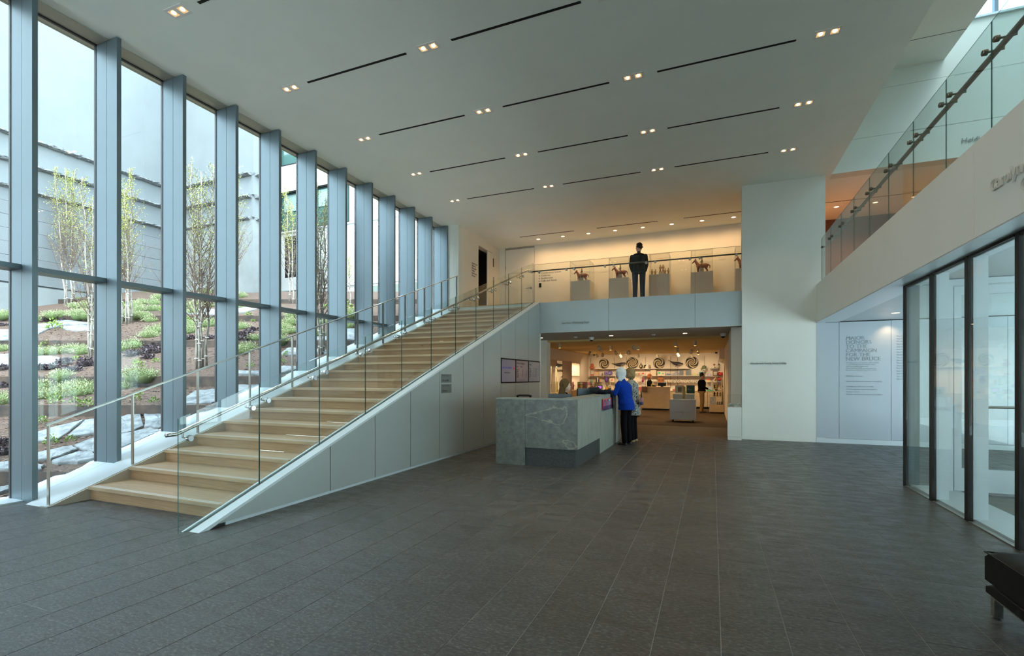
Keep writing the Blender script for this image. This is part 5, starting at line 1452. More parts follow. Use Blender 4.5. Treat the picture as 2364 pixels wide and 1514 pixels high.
# ------------------------------------------------------------ upper gallery: glass rail, pedestals, figures
gr = thing('gallery_balustrade', 'frameless glass balustrade with dark handrail on the edge of the upper gallery', 'railing', (-1.9, YB+.02, F2))
M_glu = glassmat('gallery_glass', (0.95, 0.965, 0.94), 0.8)
gx = [-4.44, -3.445, -2.425, -1.405, -.39, .60]
for a, b2 in zip(gx[:-1], gx[1:]):
    g = B().box(a+.003, b2-.003, YB+.012, YB+.026, F2-.02, 4.43).make('glass_panel', M_glu, gr)
    B().box(a+.001, a+.004, YB+.012, YB+.026, F2+.01, 4.43).box(a, b2, YB+.012, YB+.026, 4.427, 4.432).make('glass_edge', M_gledge, g)
B().tube([(-4.53, YB+.12, 4.275), (.62, YB+.12, 4.275)], .018, 10).make('handrail', M_bronze, gr, smooth=True)
for x in (-4.303, -3.548, -3.34, -2.533, -2.315, -1.514, -1.298, -.502, -.281, .512):
    b = B().lathe([(0, -.02), (.03, -.02), (.03, .02), (0, .02)], (x, YB+.02, 4.225), 12, 'y').tube([(x, YB+.03, 4.225), (x, YB+.12, 4.225), (x, YB+.12, 4.26)], .008, 6)
    b.make('rail_bracket', M_steel, gr)
M_ped = pm('gallery_plinth', (0.62, 0.60, 0.53), 0.6)
M_tc = pm('terracotta', (0.20, 0.062, 0.035), 0.7, nz=(14, 0.35), bump=(60, 0.15))
M_tcr = pm('rider_glaze', (0.20, 0.17, 0.10), 0.6, nz=(20, 0.35))
M_mount = pm('display_block', (0.30, 0.28, 0.24), 0.6)
M_case = glassmat('case_glass', (0.99, 0.993, 0.985), 0.5)
def pedestal(x0, x1, zt, label):
    t = thing('display_plinth', label, 'plinth', ((x0+x1)/2, 14.9, F2), 0, 'grey plinths in the upper gallery')
    B().bbox(x0, x1, 14.60, 15.18, F2, zt, .004).make('body', M_ped, t)
    return t
def vitrine(x0, x1, zt, ztop, label):
    t = thing('glass_case', label, 'case', ((x0+x1)/2, 14.9, zt), 0, 'clear cases in the upper gallery')
    a, b2, c, d = x0+.01, x1-.01, 14.61, 15.17; w = .008
    z0 = zt+.002
    for (p, q, r, s_) in ((a, b2, c, c+w), (a, b2, d-w, d), (a, a+w, c+w, d-w), (b2-w, b2, c+w, d-w)):
        B().box(p, q, r, s_, z0, ztop).make('pane', M_case, t)
    B().box(a, b2, c, d, ztop, ztop+w).make('top_pane', M_case, t)
    e = B()
    for (p, q) in ((a, c), (b2, c), (a, d), (b2, d)): e.box(p-.002, p+.002, q-.002, q+.002, z0, ztop)
    e.box(a, b2, c-.002, c+.002, ztop, ztop+.006).box(a, b2, d-.002, d+.002, ztop, ztop+.006).box(a-.002, a+.002, c, d, ztop, ztop+.006).box(b2-.002, b2+.002, c, d, ztop, ztop+.006)
    e.make('edge', pm('case_edge', (0.25, 0.22, 0.17), .4), t)
    return t
def horse(x, z, label, s=1.0, neck=0.0, flip=-1):
    t = thing('horse_and_rider_figure', label, 'figurine', (x, 14.88, z))
    f = flip
    P = lambda a, b_, c: (a*f*s, b_*s, c*s)
    b = B()
    b.caps(P(-.105, 0, .205), P(.09, 0, .205), .062*s, .056*s, 12)
    b.caps(P(.09, 0, .225), P(.165, 0, .335+neck), .047*s, .028*s, 12)
    b.caps(P(.160, 0, .345+neck), P(.235, 0, .275+neck), .026*s, .016*s, 10)
    for y in (-.012, .012): b.caps(P(.150, y, .36+neck), P(.145, y*1.4, .395+neck), .008*s, .004*s, 6)
    for (a, k) in ((.10, .0), (.075, .012)):
        y = .03 if k else -.03
        b.caps(P(a, y, .19), P(a+.012, y, .10), .026*s, .015*s, 8); b.caps(P(a+.012, y, .10), P(a, y, .02), .014*s, .011*s, 8); b.caps(P(a, y, .012), P(a+.015, y, .010), .013*s, .011*s, 8)
    for (a, y) in ((-.105, -.032), (-.125, .032)):
        b.caps(P(a, y, .20), P(a+.012, y, .12), .036*s, .018*s, 8); b.caps(P(a+.012, y, .12), P(a-.022, y, .085), .016*s, .013*s, 8)
        b.caps(P(a-.022, y, .085), P(a-.008, y, .02), .012*s, .010*s, 8); b.caps(P(a-.008, y, .012), P(a+.008, y, .010), .013*s, .011*s, 8)
    b.caps(P(-.16, 0, .235), P(-.20, 0, .19), .013*s, .015*s, 8); b.caps(P(-.20, 0, .19), P(-.195, 0, .12), .015*s, .006*s, 8)
    for k in range(6): b.ball(P(.10+.012*k, 0, .275+.02*k+neck*k/6), .013*s, (1, .6, 1.3), 6, 5)
    remeshed(b, 'horse', M_tc, t, .0055, 2)
    b = B()
    b.loft([(0, 0, .262*s, .030*s, .024*s), (0, 0, .30*s, .024*s, .019*s), (.0, 0, .345*s, .031*s, .02*s), (0, 0, .36*s, .012*s, .011*s)], 12)
    b.ball((0, 0, .387*s), .021*s, (1, 1.05, 1.2), 10, 8); b.ball((-.004*f, 0, .405*s), .018*s, (1, 1, 1), 8, 6); b.ball((0, 0, .424*s), .010*s)
    for y in (-1, 1):
        b.caps((0, y*.026*s, .345*s), (.022*f*s, y*.032*s, .31*s), .010*s, .008*s, 6); b.caps((.022*f*s, y*.032*s, .31*s), (.055*f*s, y*.012*s, .305*s), .008*s, .006*s, 6)
        b.caps((0, y*.03*s, .27*s), (.035*f*s, y*.062*s, .215*s), .018*s, .013*s, 8); b.caps((.035*f*s, y*.062*s, .215*s), (.02*f*s, y*.066*s, .15*s), .012*s, .009*s, 8)
        b.caps((.02*f*s, y*.066*s, .145*s), (.045*f*s, y*.066*s, .14*s), .009*s, .007*s, 6)
    remeshed(b, 'rider', M_tcr, t, .005, 1)
    B().ball((0, 0, .245*s), .05*s, (1.1, 1.12, .5), 12, 8).make('saddle', M_mount, t, local=True, smooth=True)
    bk = B().bbox(-.09*s, .075*s, -.10*s, .10*s, -.001, .012, .002).bbox(-.06*s, .05*s, -.012, .012, .012, .15*s, .003).make('stand', M_mount, t, local=True)
    return t
def figurine(x, y, z, h, label, col):
    t = thing('standing_figurine', label, 'figurine', (x, y, z), 0, 'small standing figurines in the gallery case')
    b = B(); s = h
    b.loft([(0, 0, 0, .17*s, .13*s), (0, 0, .2*s, .14*s, .11*s), (0, 0, .5*s, .11*s, .09*s), (0, 0, .70*s, .15*s, .10*s), (0, 0, .78*s, .08*s, .07*s), (0, 0, .82*s, .05*s, .05*s)], 12)
    for k in (-1, 1): b.caps((k*.14*s, 0, .7*s), (k*.16*s, .03*s, .5*s), .045*s, .035*s, 6); b.caps((k*.16*s, -.02*s, .5*s), (k*.03*s, -.10*s, .5*s), .035*s, .03*s, 6)
    b.make('robe', pm('figurine_robe', (0.30, 0.20, 0.11), .7, nz=(20, .3)), t, local=True, smooth=True)
    B().ball((0, 0, .89*s), .085*s, (1, 1, 1.15), 10, 8).make('head', pm('figurine_face', (0.38, 0.26, 0.17), .6), t, local=True, smooth=True)
    B().ball((0, .01*s, .95*s), .08*s, (1, 1, .8), 8, 6).ball((0, .01*s, 1.0*s), .045*s).make('hair', M_black, t, local=True, smooth=True)
    return t
ps = [(-4.02, -3.42, 4.345, 'first'), (-2.86, -2.27, 4.342, 'second'), (-1.70, -1.13, 4.36, 'third'), (-.57, .015, 4.34, 'fourth'), (.565, 1.15, 4.35, 'fifth')]
for (a, b2, z, n) in ps:
    pedestal(a, b2, z, 'grey plinth against the gallery wall, %s from the left' % n)
    vitrine(a, b2, z, 4.93 if n != 'fifth' else 4.93, 'clear glass case on the %s gallery plinth from the left' % n)
horse(-3.74, 4.345, 'reddish clay horse and rider in the first case from the left', 1.02)
horse(-2.56, 4.342, 'reddish clay horse and rider in the second case, left of the standing man', 1.04, .01)
horse(-.28, 4.34, 'reddish clay horse and rider in the case near the right end', 1.06, .02)
horse(.80, 4.35, 'reddish clay horse and rider partly hidden at the right end of the gallery', 1.0)
fl = ('front left', 'second front', 'tall rear left', 'tall rear right', 'third front', 'front right')
o = B().bbox(-1.46, -1.30, 14.95, 15.1, 4.362, 4.50, .004).make('display_block', M_mount); tag(o, 'small raised block inside the figurine case', 'block')
for i, (x, y, z, h) in enumerate(((-1.63, 14.8, 4.362, .19), (-1.54, 14.82, 4.362, .18), (-1.42, 15.0, 4.502, .20), (-1.34, 15.0, 4.502, .20), (-1.27, 14.82, 4.362, .19), (-1.18, 14.8, 4.362, .19))):
    figurine(x, y, z, h, '%s small robed figurine in the third gallery case' % fl[i], None)
# domes and detectors under the beam
def dome(x, y, z, label, s=1.0):
    t = thing('dome_camera', label, 'camera', (x, y, z))
    B().lathe([(.0, 0), (.075*s, 0), (.078*s, -.03*s), (.062*s, -.07*s), (.05*s, -.085*s)], (0, 0, 0), 18).make('housing', M_lframe, t, local=True, smooth=True)
    B().ball((0, 0, -.085*s), .05*s, (1, 1, .9), 14, 8).make('lens_dome', M_black, t, local=True, smooth=True)
dome(-3.28, 14.2, 2.588, 'black and white dome camera under the entrance soffit, left one')
dome(.26, 14.3, 2.588, 'black and white dome camera under the entrance soffit, right one')
dome(.50, 13.0, 2.588, 'small dome camera at the corner beside the white wall', .8)
for i, x in enumerate((-3.69, -1.5)):
    t = thing('smoke_detector', 'small white smoke detector under the entrance soffit, %s' % ('left' if i == 0 else 'right'), 'detector', (x, 13.95, 2.588))
    B().lathe([(0, 0), (.055, 0), (.05, -.02), (.03, -.035), (0, -.035)], (0, 0, 0), 14).make('body', M_lframe, t, local=True, smooth=True)
    B().lathe([(.032, -.034), (.034, -.04), (.0, -.042)], (0, 0, 0), 14).make('sensor', pm('grey_plastic', (.4, .4, .38), .5), t, local=True)
for i, x in enumerate((-4.76, -2.66, -.684)):
    can(x, 13.95, 2.588, 'round downlight under the entrance soffit, %s' % ('left', 'middle', 'right')[i], 'downlights under the entrance soffit', .055, pm('warm_lens_bright', (1, .9, .7), .3, emit=((1, .75, .45), 14)))
    add_spot(x, 13.95, 2.56, 10, 120, (1, .72, .42), .8)
# pedestal with shells at the right of the entrance
t = thing('white_display_pedestal', 'white pedestal with clear cover standing at the right of the shop entrance', 'pedestal', (.455, 12.2, 0))
B().bbox(.312, .600, 12.08, 12.34, .075, .735, .003).make('body', M_white, t)
B().box(.318, .600, 12.085, 12.335, 0, .072).make('base', M_white, t)
b = B()
for (p, q, r, s_) in ((.315, .597, 12.083, 12.089), (.315, .597, 12.331, 12.337), (.315, .321, 12.09, 12.33), (.591, .597, 12.09, 12.33)): b.box(p, q, r, s_, .737, 1.01)
b.box(.315, .597, 12.083, 12.337, 1.01, 1.016); b.make('clear_cover', M_case, t)
q = random.Random(9)
for i in range(16):
    b = B(); x, y = q.uniform(.345, .565), q.uniform(12.12, 12.3); n = 9
    pts = [(math.sin(PI*k/7)*.018*(1+.3*q.random())+.001, -.02+.006*k) for k in range(8)]
    b.lathe(pts, (0, 0, 0), 7)
    o = b.make('coral_piece', pm('coral_%d' % (i % 3), ((.50, .50, .42), (.24, .26, .20), (.36, .38, .32))[i % 3], .8, bump=(60, .5)), smooth=False)
    o.location = (x, y, .757+q.uniform(0, .035)); o.rotation_euler = (q.uniform(0, 3), q.uniform(0, 3), q.uniform(0, 3)); o.scale = (q.uniform(1, 2.0), q.uniform(.8, 1.3), q.uniform(.8, 1.2))
    tag(o, '%s coral piece on the white pedestal, %s part, %s' % (('cream', 'dark olive', 'grey green')[i % 3], 'left' if x < .42 else ('middle' if x < .49 else 'right'), 'rear' if y > 12.21 else 'front'), 'coral', 'coral pieces on the white pedestal')
# ------------------------------------------------------------ shop
M_shopw = pm('shop_wall', (0.74, 0.66, 0.56), 0.7)
M_shopc = pm('shop_ceiling', (0.70, 0.50, 0.20), 0.75)
M_maple = pm('maple_laminate', (0.60, 0.45, 0.28), 0.5, nz=(3, 0.08))
M_shelf = pm('shelf_white', (0.72, 0.68, 0.60), 0.5)
SY = 24.0
struct(B().box(-7.4, .9, SY, SY+.2, 0, 2.7).make('wall_shop_back', M_shopw), 'back wall of the shop with display shelves')
struct(B().box(-7.6, -7.4, 12.44, 24.2, 0, 2.7).make('wall_shop_left', M_shopw))
struct(B().box(.43, .62, YW+.35, 24.2, 0, 2.62).make('wall_shop_right', M_shopw), 'right side wall of the shop')
struct(B().box(-7.4, .9, 15.0, 24.2, 2.53, 2.7).make('ceiling_shop', M_shopc), 'yellow lit shop ceiling')
struct(B().box(-5.6, -4.89, 14.9, 15.3, 0, 2.59).make('pillar', M_warm), 'wide pillar left of the shop')
struct(B().box(.41, .43, 12.75, 15.0, 0, 2.59).make('wall_reveal', M_warm))
struct(B().box(-7.4, -5.6, 15.1, 15.3, 0, 2.59).box(-7.0, -4.30, 12.5, 12.6, 0, 2.59).make('wall_shop_front', M_white))
# left side: bulkhead, display case, mirror, pillars, niche
struct(B().box(-7.4, -5.7, 15.3, 24.0, 2.10, 2.53).make('bulkhead', M_shopw), 'low bulkhead on the left side of the shop')
struct(B().box(-7.4, -5.7, 19.47, 20.6, 0, 2.10).box(-7.4, -5.72, 20.6, 21.0, 0, 2.1).make('wall_pier', pm('taupe_pier', (.52, .43, .36), .7)), 'taupe pier between mirror and niche')
struct(B().box(-7.4, -5.7, 22.26, 24.0, 0, 2.10).box(-7.4, -6.3, 21.0, 22.26, 0, 2.1).box(-6.3, -5.7, 21.0, 22.26, 2.04, 2.10).make('wall_niche', M_shopw), 'wall with the lit niche')
struct(B().box(-7.4, -5.72, 15.3, 18.64, 1.86, 2.10).box(-7.4, -5.7, 15.3, 17.3, 0, 1.86).box(-7.4, -6.2, 17.3, 18.64, 0, 1.86).make('wall_case_surround', M_maple))
dc = thing('wall_display_case', 'lit display case with glass shelves built into the left shop wall', 'case', (-5.9, 17.95, 0))
B().box(-6.2, -5.7, 17.32, 18.62, 0.05, 0.80).make('base_cabinet', M_maple, dc)
for z in (1.12, 1.42): B().box(-6.18, -5.74, 17.34, 18.60, z, z+.008).make('glass_shelf', M_case, dc)
for (a, b2) in ((17.33, 17.95), (17.97, 18.61)): B().box(-5.71, -5.70, a, b2, .82, 1.85).make('door_pane', M_case, dc)
B().box(-5.715, -5.695, 17.945, 17.975, .8, 1.86).box(-6.19, -5.75, 17.36, 18.58, 1.845, 1.855).make('frame', M_steel, dc)
q = random.Random(31)
for i in range(18):
    z = (.80, 1.128, 1.428)[i % 3]; y = 17.42+.2*(i//3)+.03*q.random(); h = q.uniform(.06, .16)
    o = B().lathe([(.005, 0), (.03, 0), (.012, .02), (.012*q.uniform(1, 2.5), h*.6), (.006, h)], (-5.9+q.uniform(-.1, .08), y, z+.001), 8).make('ornament', pm('orn%d' % (i % 4), ((.6, .5, .3), (.15, .12, .08), (.5, .2, .12), (.5, .55, .5))[i % 4], .4, .3 if i % 4 == 0 else 0), smooth=True)
    tag(o, 'small ornament in the lit case, %s shelf, %s from the near end' % (('lowest', 'middle', 'top')[i % 3], ordn[i//3]), 'ornament', 'ornaments in the lit wall case')
def alight(x, y, z, sx, sy, p, col=(1, .8, .5), rot=(0, 0, 0)):
    l = bpy.data.lights.new('strip', 'AREA'); l.shape = 'RECTANGLE'; l.size = sx; l.size_y = sy; l.energy = p; l.color = col
    o = bpy.data.objects.new('strip', l); COL.objects.link(o); o.location = (x, y, z); o.rotation_euler = rot; return o
B().box(-6.198, -6.19, 17.34, 18.6, .80, 1.85).make('back_panel', M_shelf, dc)
alight(-5.95, 17.95, 1.84, .3, 1.1, 22); alight(-6.0, 21.6, 2.03, .35, 1.0, 12); alight(-6.0, 21.6, 1.44, .3, .9, 6)
mir = thing('wall_mirror', 'tall mirror between the lit case and the taupe pier', 'mirror', (-5.72, 19.05, 1))
B().box(-5.74, -5.705, 18.70, 19.44, .1, 2.08).make('mirror_glass', pm('mirror', (.85, .85, .82), .02, 1.0), mir)
B().box(-5.76, -5.74, 18.66, 19.46, .06, 2.1).make('backing', M_maple, mir)
nb_ = thing('niche_shelf', 'white shelf halfway up the lit niche', 'shelf', (-6, 21.6, 1.45))
B().box(-6.29, -5.72, 21.02, 22.24, 1.45, 1.475).make('board', M_shelf, nb_)
ncb = thing('niche_cabinet', 'maple cabinet at the foot of the lit niche', 'cabinet', (-6, 21.6, 0))
B().box(-6.29, -5.70, 21.01, 22.25, .01, .84).make('body', M_maple, ncb)

# back wall shelving
for i, x in enumerate((-5.583, -4.419, -3.843, -2.943, -1.812, -1.507, -.342, .246)):
    o = B().box(x-.012, x+.012, SY-.012, SY, .82, 2.38).make('shelf_standard', pm('standard_grey', (.38, .32, .26), .5)); tag(o, 'slim vertical shelf standard on the shop wall, %s from the left' % ordn[i], 'bracket', 'shelf standards on the shop wall')
shelves = [('top', 1.825, -5.35, -.95), ('second', 1.495, -5.6, -4.30), ('second', 1.495, -3.1, -.42), ('third', 1.175, -5.45, -3.5), ('third', 1.175, -3.4, -.45), ('second', 1.47, -.36, .26), ('third', 1.19, -.36, .26), ('top', 1.83, -.10, .24)]
for i, (n, z, a, b2) in enumerate(shelves):
    t = thing('wall_shelf', '%s level shelf on the shop wall, %s' % (n, ('long upper run', 'left part', 'middle part', 'left part', 'middle part', 'right end', 'right end', 'right end')[i]), 'shelf', ((a+b2)/2, SY-.15, z))
    B().box(a, b2, SY-.30, SY-.013, z-.018, z).make('board', M_shelf if n != 'third' else M_case, t)
    k = a+.15
    while k < b2: B().box(k-.008, k+.008, SY-.25, SY-.013, z-.05, z-.018).make('bracket', M_steel, t); k += .9
cab = thing('base_cabinet_run', 'long maple drawer cabinet along the foot of the shop wall', 'cabinet', (-2.6, 23.7, 0))
B().box(-5.65, .40, 23.44, 23.97, .09, .775).box(-5.6, .36, 23.5, 23.9, .006, .09).make('body', M_dark, cab)
B().bbox(-5.67, .42, 23.40, 23.98, .776, .80, .003).make('top', M_maple, cab)
k = -5.65; j = 0
while k < .38:
    for (z0, z1) in ((.10, .31), (.315, .54), (.545, .772)):
        B().box(k+.004, min(k+.60, .40)-.004, 23.415, 23.44, z0, z1).make('drawer', M_maple, cab)
    k += .605
def zs(sh): return {'top': 1.825, 'second': 1.495, 'third': 1.175, 'cab': .80}[sh]
shn = {'top': 'top shelf', 'second': 'second shelf', 'third': 'third shelf', 'cab': 'drawer cabinet'}
def xw(px): return -3.552+(px-1460.2)*.0195
def cm(c): 
    return pm('goods_%02d%02d%02d' % tuple(int(v*99) for v in c), c, .5)
used_l = {}
def lab(name, where):
    k = name+where; used_l[k] = used_l.get(k, 0)+1
    return name + ' ' + where + ('' if used_l[k] == 1 else ', %s one' % ordn[used_l[k]-1])
def gbox(px, sh, w, h, col, name, d=.12, frontcol=None, y=None, z=None):
    x = xw(px); z = zs(sh) if z is None else z; y = SY-.20 if y is None else y
    t = thing('gift_box' if 'box' in name else 'framed_card', lab(name, 'on the %s of the shop wall' % shn[sh]), 'box' if 'box' in name else 'picture', (x, y, z+.001))
    B().bbox(-w/2, w/2, -d/2, d/2, 0, h, .004).make('carton', cm(col), t, local=True)
    if frontcol: B().box(-w*.36, w*.36, -d/2-.003, -d/2+.001, h*.18, h*.82).make('front_print', cm(frontcol), t, local=True)
    return t
def gvase(px, sh, r, h, col, name, prof=None):
    x = xw(px); z = zs(sh)
    t = thing('vase', lab(name, 'on the %s of the shop wall' % shn[sh]), 'vase', (x, SY-.18, z+.001))
    pr = prof or [(.4, 0), (.55, .02), (.95, .25), (1, .42), (.8, .62), (.55, .75), (.6, .85), (.75, 1)]
    B().lathe([(.001, 0)]+[(a*r, c*h) for a, c in pr]+[(.6*r, h*.97), (.4*r, h*.6), (.001, h*.5)], (0, 0, 0), 16).make('body', cm(col), t, local=True, smooth=True)
    return t
def plate(px, z, r, col, col2, name):
    t = thing('plate', lab(name, 'propped on the second shelf'), 'plate', (xw(px), SY-.16, z))
    B().lathe([(.001, 0), (r, -.02), (r, -.012), (r*.6, .012), (.001, .012)], (0, 0, 0), 22, 'y').make('rim', cm(col), t, local=True, smooth=True)
    B().lathe([(.001, -.024), (r*.34, -.024), (r*.34, -.014), (.001, -.012)], (0, 0, 0), 16, 'y').make('centre', cm(col2), t, local=True)
    B().lathe([(r*.72, -.0235), (r*.80, -.0235), (r*.8, -.014), (r*.72, -.014)], (0, 0, 0), 20, 'y', cap=False).make('ring', cm(col2), t, local=True)
# woven baskets with black spirals
def spiral(name, arms, off, light):
    m = pm(name, (.5, .4, .25), .8); nt = m.node_tree; N = nt.nodes; L = nt.links; b = N['Principled BSDF']
    tc = N.new('ShaderNodeTexCoord'); sp = N.new('ShaderNodeSeparateXYZ'); L.new(tc.outputs['Object'], sp.inputs[0])
    at = N.new('ShaderNodeMath'); at.operation = 'ARCTAN2'; L.new(sp.outputs['Z'], at.inputs[0]); L.new(sp.outputs['X'], at.inputs[1])
    ln = N.new('ShaderNodeVectorMath'); ln.operation = 'LENGTH'; L.new(tc.outputs['Object'], ln.inputs[0])
    lg = N.new('ShaderNodeMath'); lg.operation = 'LOGARITHM'; L.new(ln.outputs['Value'], lg.inputs[0]); lg.inputs[1].default_value = math.e
    m1 = N.new('ShaderNodeMath'); m1.operation = 'MULTIPLY'; m1.inputs[1].default_value = -2.6; L.new(lg.outputs[0], m1.inputs[0])
    ad = N.new('ShaderNodeMath'); ad.operation = 'ADD'; L.new(at.outputs[0], ad.inputs[0]); L.new(m1.outputs[0], ad.inputs[1])
    m2 = N.new('ShaderNodeMath'); m2.operation = 'MULTIPLY'; m2.inputs[1].default_value = arms; L.new(ad.outputs[0], m2.inputs[0])
    ad2 = N.new('ShaderNodeMath'); ad2.operation = 'ADD'; ad2.inputs[1].default_value = off; L.new(m2.outputs[0], ad2.inputs[0])
    sn = N.new('ShaderNodeMath'); sn.operation = 'SINE'; L.new(ad2.outputs[0], sn.inputs[0])
    r = N.new('ShaderNodeValToRGB'); r.color_ramp.interpolation = 'CONSTANT'; e = r.color_ramp.elements
    e[0].position = 0; e[0].color = (.50, .40, .24, 1); e[1].position = .5+light; e[1].color = (.012, .012, .014, 1)
    mr = N.new('ShaderNodeMapRange'); mr.inputs['From Min'].default_value = -1; L.new(sn.outputs[0], mr.inputs['Value'])
    L.new(mr.outputs[0], r.inputs[0]); L.new(r.outputs[0], b.inputs['Base Color']); return m
bk = [(1390.2, 2.085, .235, 3, .5, .08), (1460.2, 2.095, .265, 5, 0, -.02), (1523, 2.084, .25, 3, 2.5, .06), (1597.6, 2.100, .265, 4, 1, -.02)]
for i, (px, z, r, arms, off, lt) in enumerate(bk):
    t = thing('woven_basket', 'round woven basket tray with black spiral on the shop wall, %s from the left' % ordn[i], 'basket', (xw(px), SY-.04, z), 0, 'spiral basket trays on the shop wall')
    B().lathe([(.001, .015)]+[(r*k/10, .015-.045*(k/10)**2) for k in range(1, 11)]+[(r+.004, -.03), (r, -.012), (r*.6, .03), (.001, .035)], (0, 0, 0), 36, 'y').make('weave', spiral('spiral_weave_%d' % i, arms, off, lt), t, local=True, smooth=True)
    b = B().tube([(math.cos(a*PI/16)*r, -.03, math.sin(a*PI/16)*r) for a in range(33)], .008, 6, cap=False); b.make('rim', M_black, t, local=True, smooth=True)
# whales
def whale(px, z, f, label, tilt):
    t = thing('whale_figure', label, 'whale', (xw(px), SY-.08, z)); t.rotation_euler = (0, tilt, 0)
    b = B(); n = 12; pts = []
    for i in range(n+1):
        u = i/n; pts.append(((-.30+.60*u)*f, 0, .085*(2*u-1)**2*(1 if u < .5 else .35)))
    rs = [.012+.075*math.sin(PI*min(1, (i/n)**1.35*1.02))**.8 for i in range(n+1)]; rs[-1] = .03
    b.tube(pts, rs, 10)
    x0 = pts[0]
    b.add([(x0[0], -.01, x0[2]-.01), (x0[0]-.075*f, -.06, x0[2]+.05), (x0[0]-.03*f, 0, x0[2]+.02), (x0[0]-.085*f, .06, x0[2]+.01), (x0[0], .01, x0[2]+.01), (x0[0]-.03*f, 0, x0[2]+.0)], [(0, 1, 2, 4), (4, 2, 3, 0), (0, 5, 1), (0, 3, 5)])
    b.make('back', pm('whale_dark', (.03, .03, .035), .5), t, local=True, smooth=True)
    B().tube([(.02*f, -.02, -.03), (.10*f, -.02, -.035), (.2*f, -.02, -.02), (.26*f, -.01, .0)], [.02, .062, .05, .02], 8).make('belly', pm('whale_belly', (.28, .22, .17), .6), t, local=True, smooth=True)
    B().add([(.06*f, -.06, -.03), (.10*f, -.07, -.03), (.0*f, -.10, -.16), (-.02*f, -.095, -.15), (.06*f, -.045, -.03), (.10*f, -.055, -.03), (.0, -.085, -.16), (-.02*f, -.08, -.15)], [(0,1,2,3),(4,5,6,7),(0,1,5,4),(1,2,6,5),(2,3,7,6),(3,0,4,7)]).make('fin', pm('whale_dark', (.03, .03, .035), .5), t, local=True)
whale(1429, 2.03, 1, 'dark whale figure hanging left of the second basket', math.radians(-9))
whale(1562.5, 2.05, 1, 'dark whale figure hanging right of the third basket', math.radians(8))
# penguins
def penguin(px, h, label):
    t = thing('penguin_figure', label, 'penguin', (xw(px), SY-.18, 1.826))
    b = B().loft([(0, 0, 0, .20*h, .16*h), (0, 0, .25*h, .24*h, .19*h), (0, 0, .55*h, .20*h, .16*h), (0, 0, .74*h, .09*h, .09*h), (0, 0, .80*h, .095*h, .10*h), (0, 0, .93*h, .075*h, .085*h), (0, 0, 1.0*h, .02*h, .02*h)], 14)
    b.tube([(-.18*h, 0, .62*h), (-.27*h, 0, .25*h)], [.05*h, .02*h], 6).tube([(.18*h, 0, .62*h), (.27*h, 0, .25*h)], [.05*h, .02*h], 6)
    b.make('body', M_black, t, local=True, smooth=True)
    B().ball((0, -.085*h, .35*h), .17*h, (.95, .7, 1.75), 12, 8).make('belly', cm((.62, .50, .32)), t, local=True, smooth=True)
    B().tube([(0, -.09*h, .86*h), (0, -.20*h, .85*h)], [.025*h, .004*h], 6).make('beak', cm((.5, .25, .05)), t, local=True)
penguin(1481.7, .27, 'larger penguin figure on the top shelf of the shop')
penguin(1503, .17, 'smaller penguin figure on the top shelf of the shop')
t = gbox(1493, 'top', .19, .21, (.70, .66, .58), 'square penguin picture', .02)
B().ball((-.03, -.012, .14), .045, (1.1, .1, .8), 12, 6).loft([(-.06, -.012, .02, .03, .003), (-.05, -.012, .13, .035, .003)], 8).tube([(-.01, -.012, .16), (.07, -.012, .17)], [.014, .003], 6).make('bird_print', M_black, t, local=True)
B().ball((.0, -.013, .075), .03, (.7, .1, .9), 10, 6).make('yellow_print', cm((.8, .5, .03)), t, local=True)
# octopus on the wall
t = thing('octopus_figure', 'orange octopus figure on the shop wall left of the first basket', 'octopus', (xw(1361), SY-.1, 2.0))
B().ball((0, 0, 0), .085, (1, .8, 1.15), 12, 8).make('head', cm((.50, .13, .05)), t, local=True, smooth=True)
for k in range(7):
    a = -PI*(.05+.9*k/6); b = B().tube([(0, -.02, -.05), (math.cos(a)*.07, -.03, -.06+math.sin(a)*.08), (math.cos(a)*.13, -.02, -.07+math.sin(a)*.13), (math.cos(a)*.15+.03, -.02, -.06+math.sin(a)*.17)], [.03, .022, .014, .005], 7)
    b.make('arm', cm((.48, .14, .06)), t, local=True, smooth=True)
# second shelf goods
gbox(1362, 'second', .10, .07, (.60, .12, .10), 'small red box'); gbox(1373.5, 'second', .22, .19, (.62, .40, .24), 'peach printed box', .08, (.70, .48, .30))
for i, px in enumerate((1385, 1388, 1391)): gvase(px, 'second', .022, .15, ((.5, .45, .45), (.1, .1, .14), (.6, .5, .4))[i], ('pale', 'dark', 'cream')[i]+' slim bottle', [(1, 0), (1, .6), (.4, .75), (.4, 1)])
plate(1397.3, 1.612, .115, (.32, .26, .50), (.08, .05, .30), 'lilac plate'); plate(1406.5, 1.62, .118, (.10, .07, .30), (.30, .28, .5), 'dark purple plate')
gvase(1415.5, 'second', .05, .11, (.55, .50, .48), 'pale ribbed jar')
gvase(1469, 'second', .09, .11, (.52, .50, .36), 'cream bowl', [(.4, 0), (.8, .3), (1, .9), (1, 1)])
t = gvase(1477, 'second', .03, .05, (.6, .3, .2), 'coral stand')
for k in range(6): B().tube([(0, 0, .04), (.05*math.cos(k*1.05), -.02, .10+.02*(k % 3)), (.07*math.cos(k*1.05), -.02, .14)], [.01, .008, .003], 5).make('coral_branch', cm((.55, .22, .14)), t, local=True)
t = gvase(1486.5, 'second', .05, .04, (.6, .55, .5), 'small pale dish'); B().ball((0, 0, .10), .04).make('red_ball', cm((.62, .03, .05)), t, local=True, smooth=True)
gbox(1498, 'second', .22, .18, (.66, .48, .42), 'pink card box', .05, (.72, .55, .48)); gbox(1511, 'second', .25, .26, (.64, .53, .38), 'large cream box', .1)
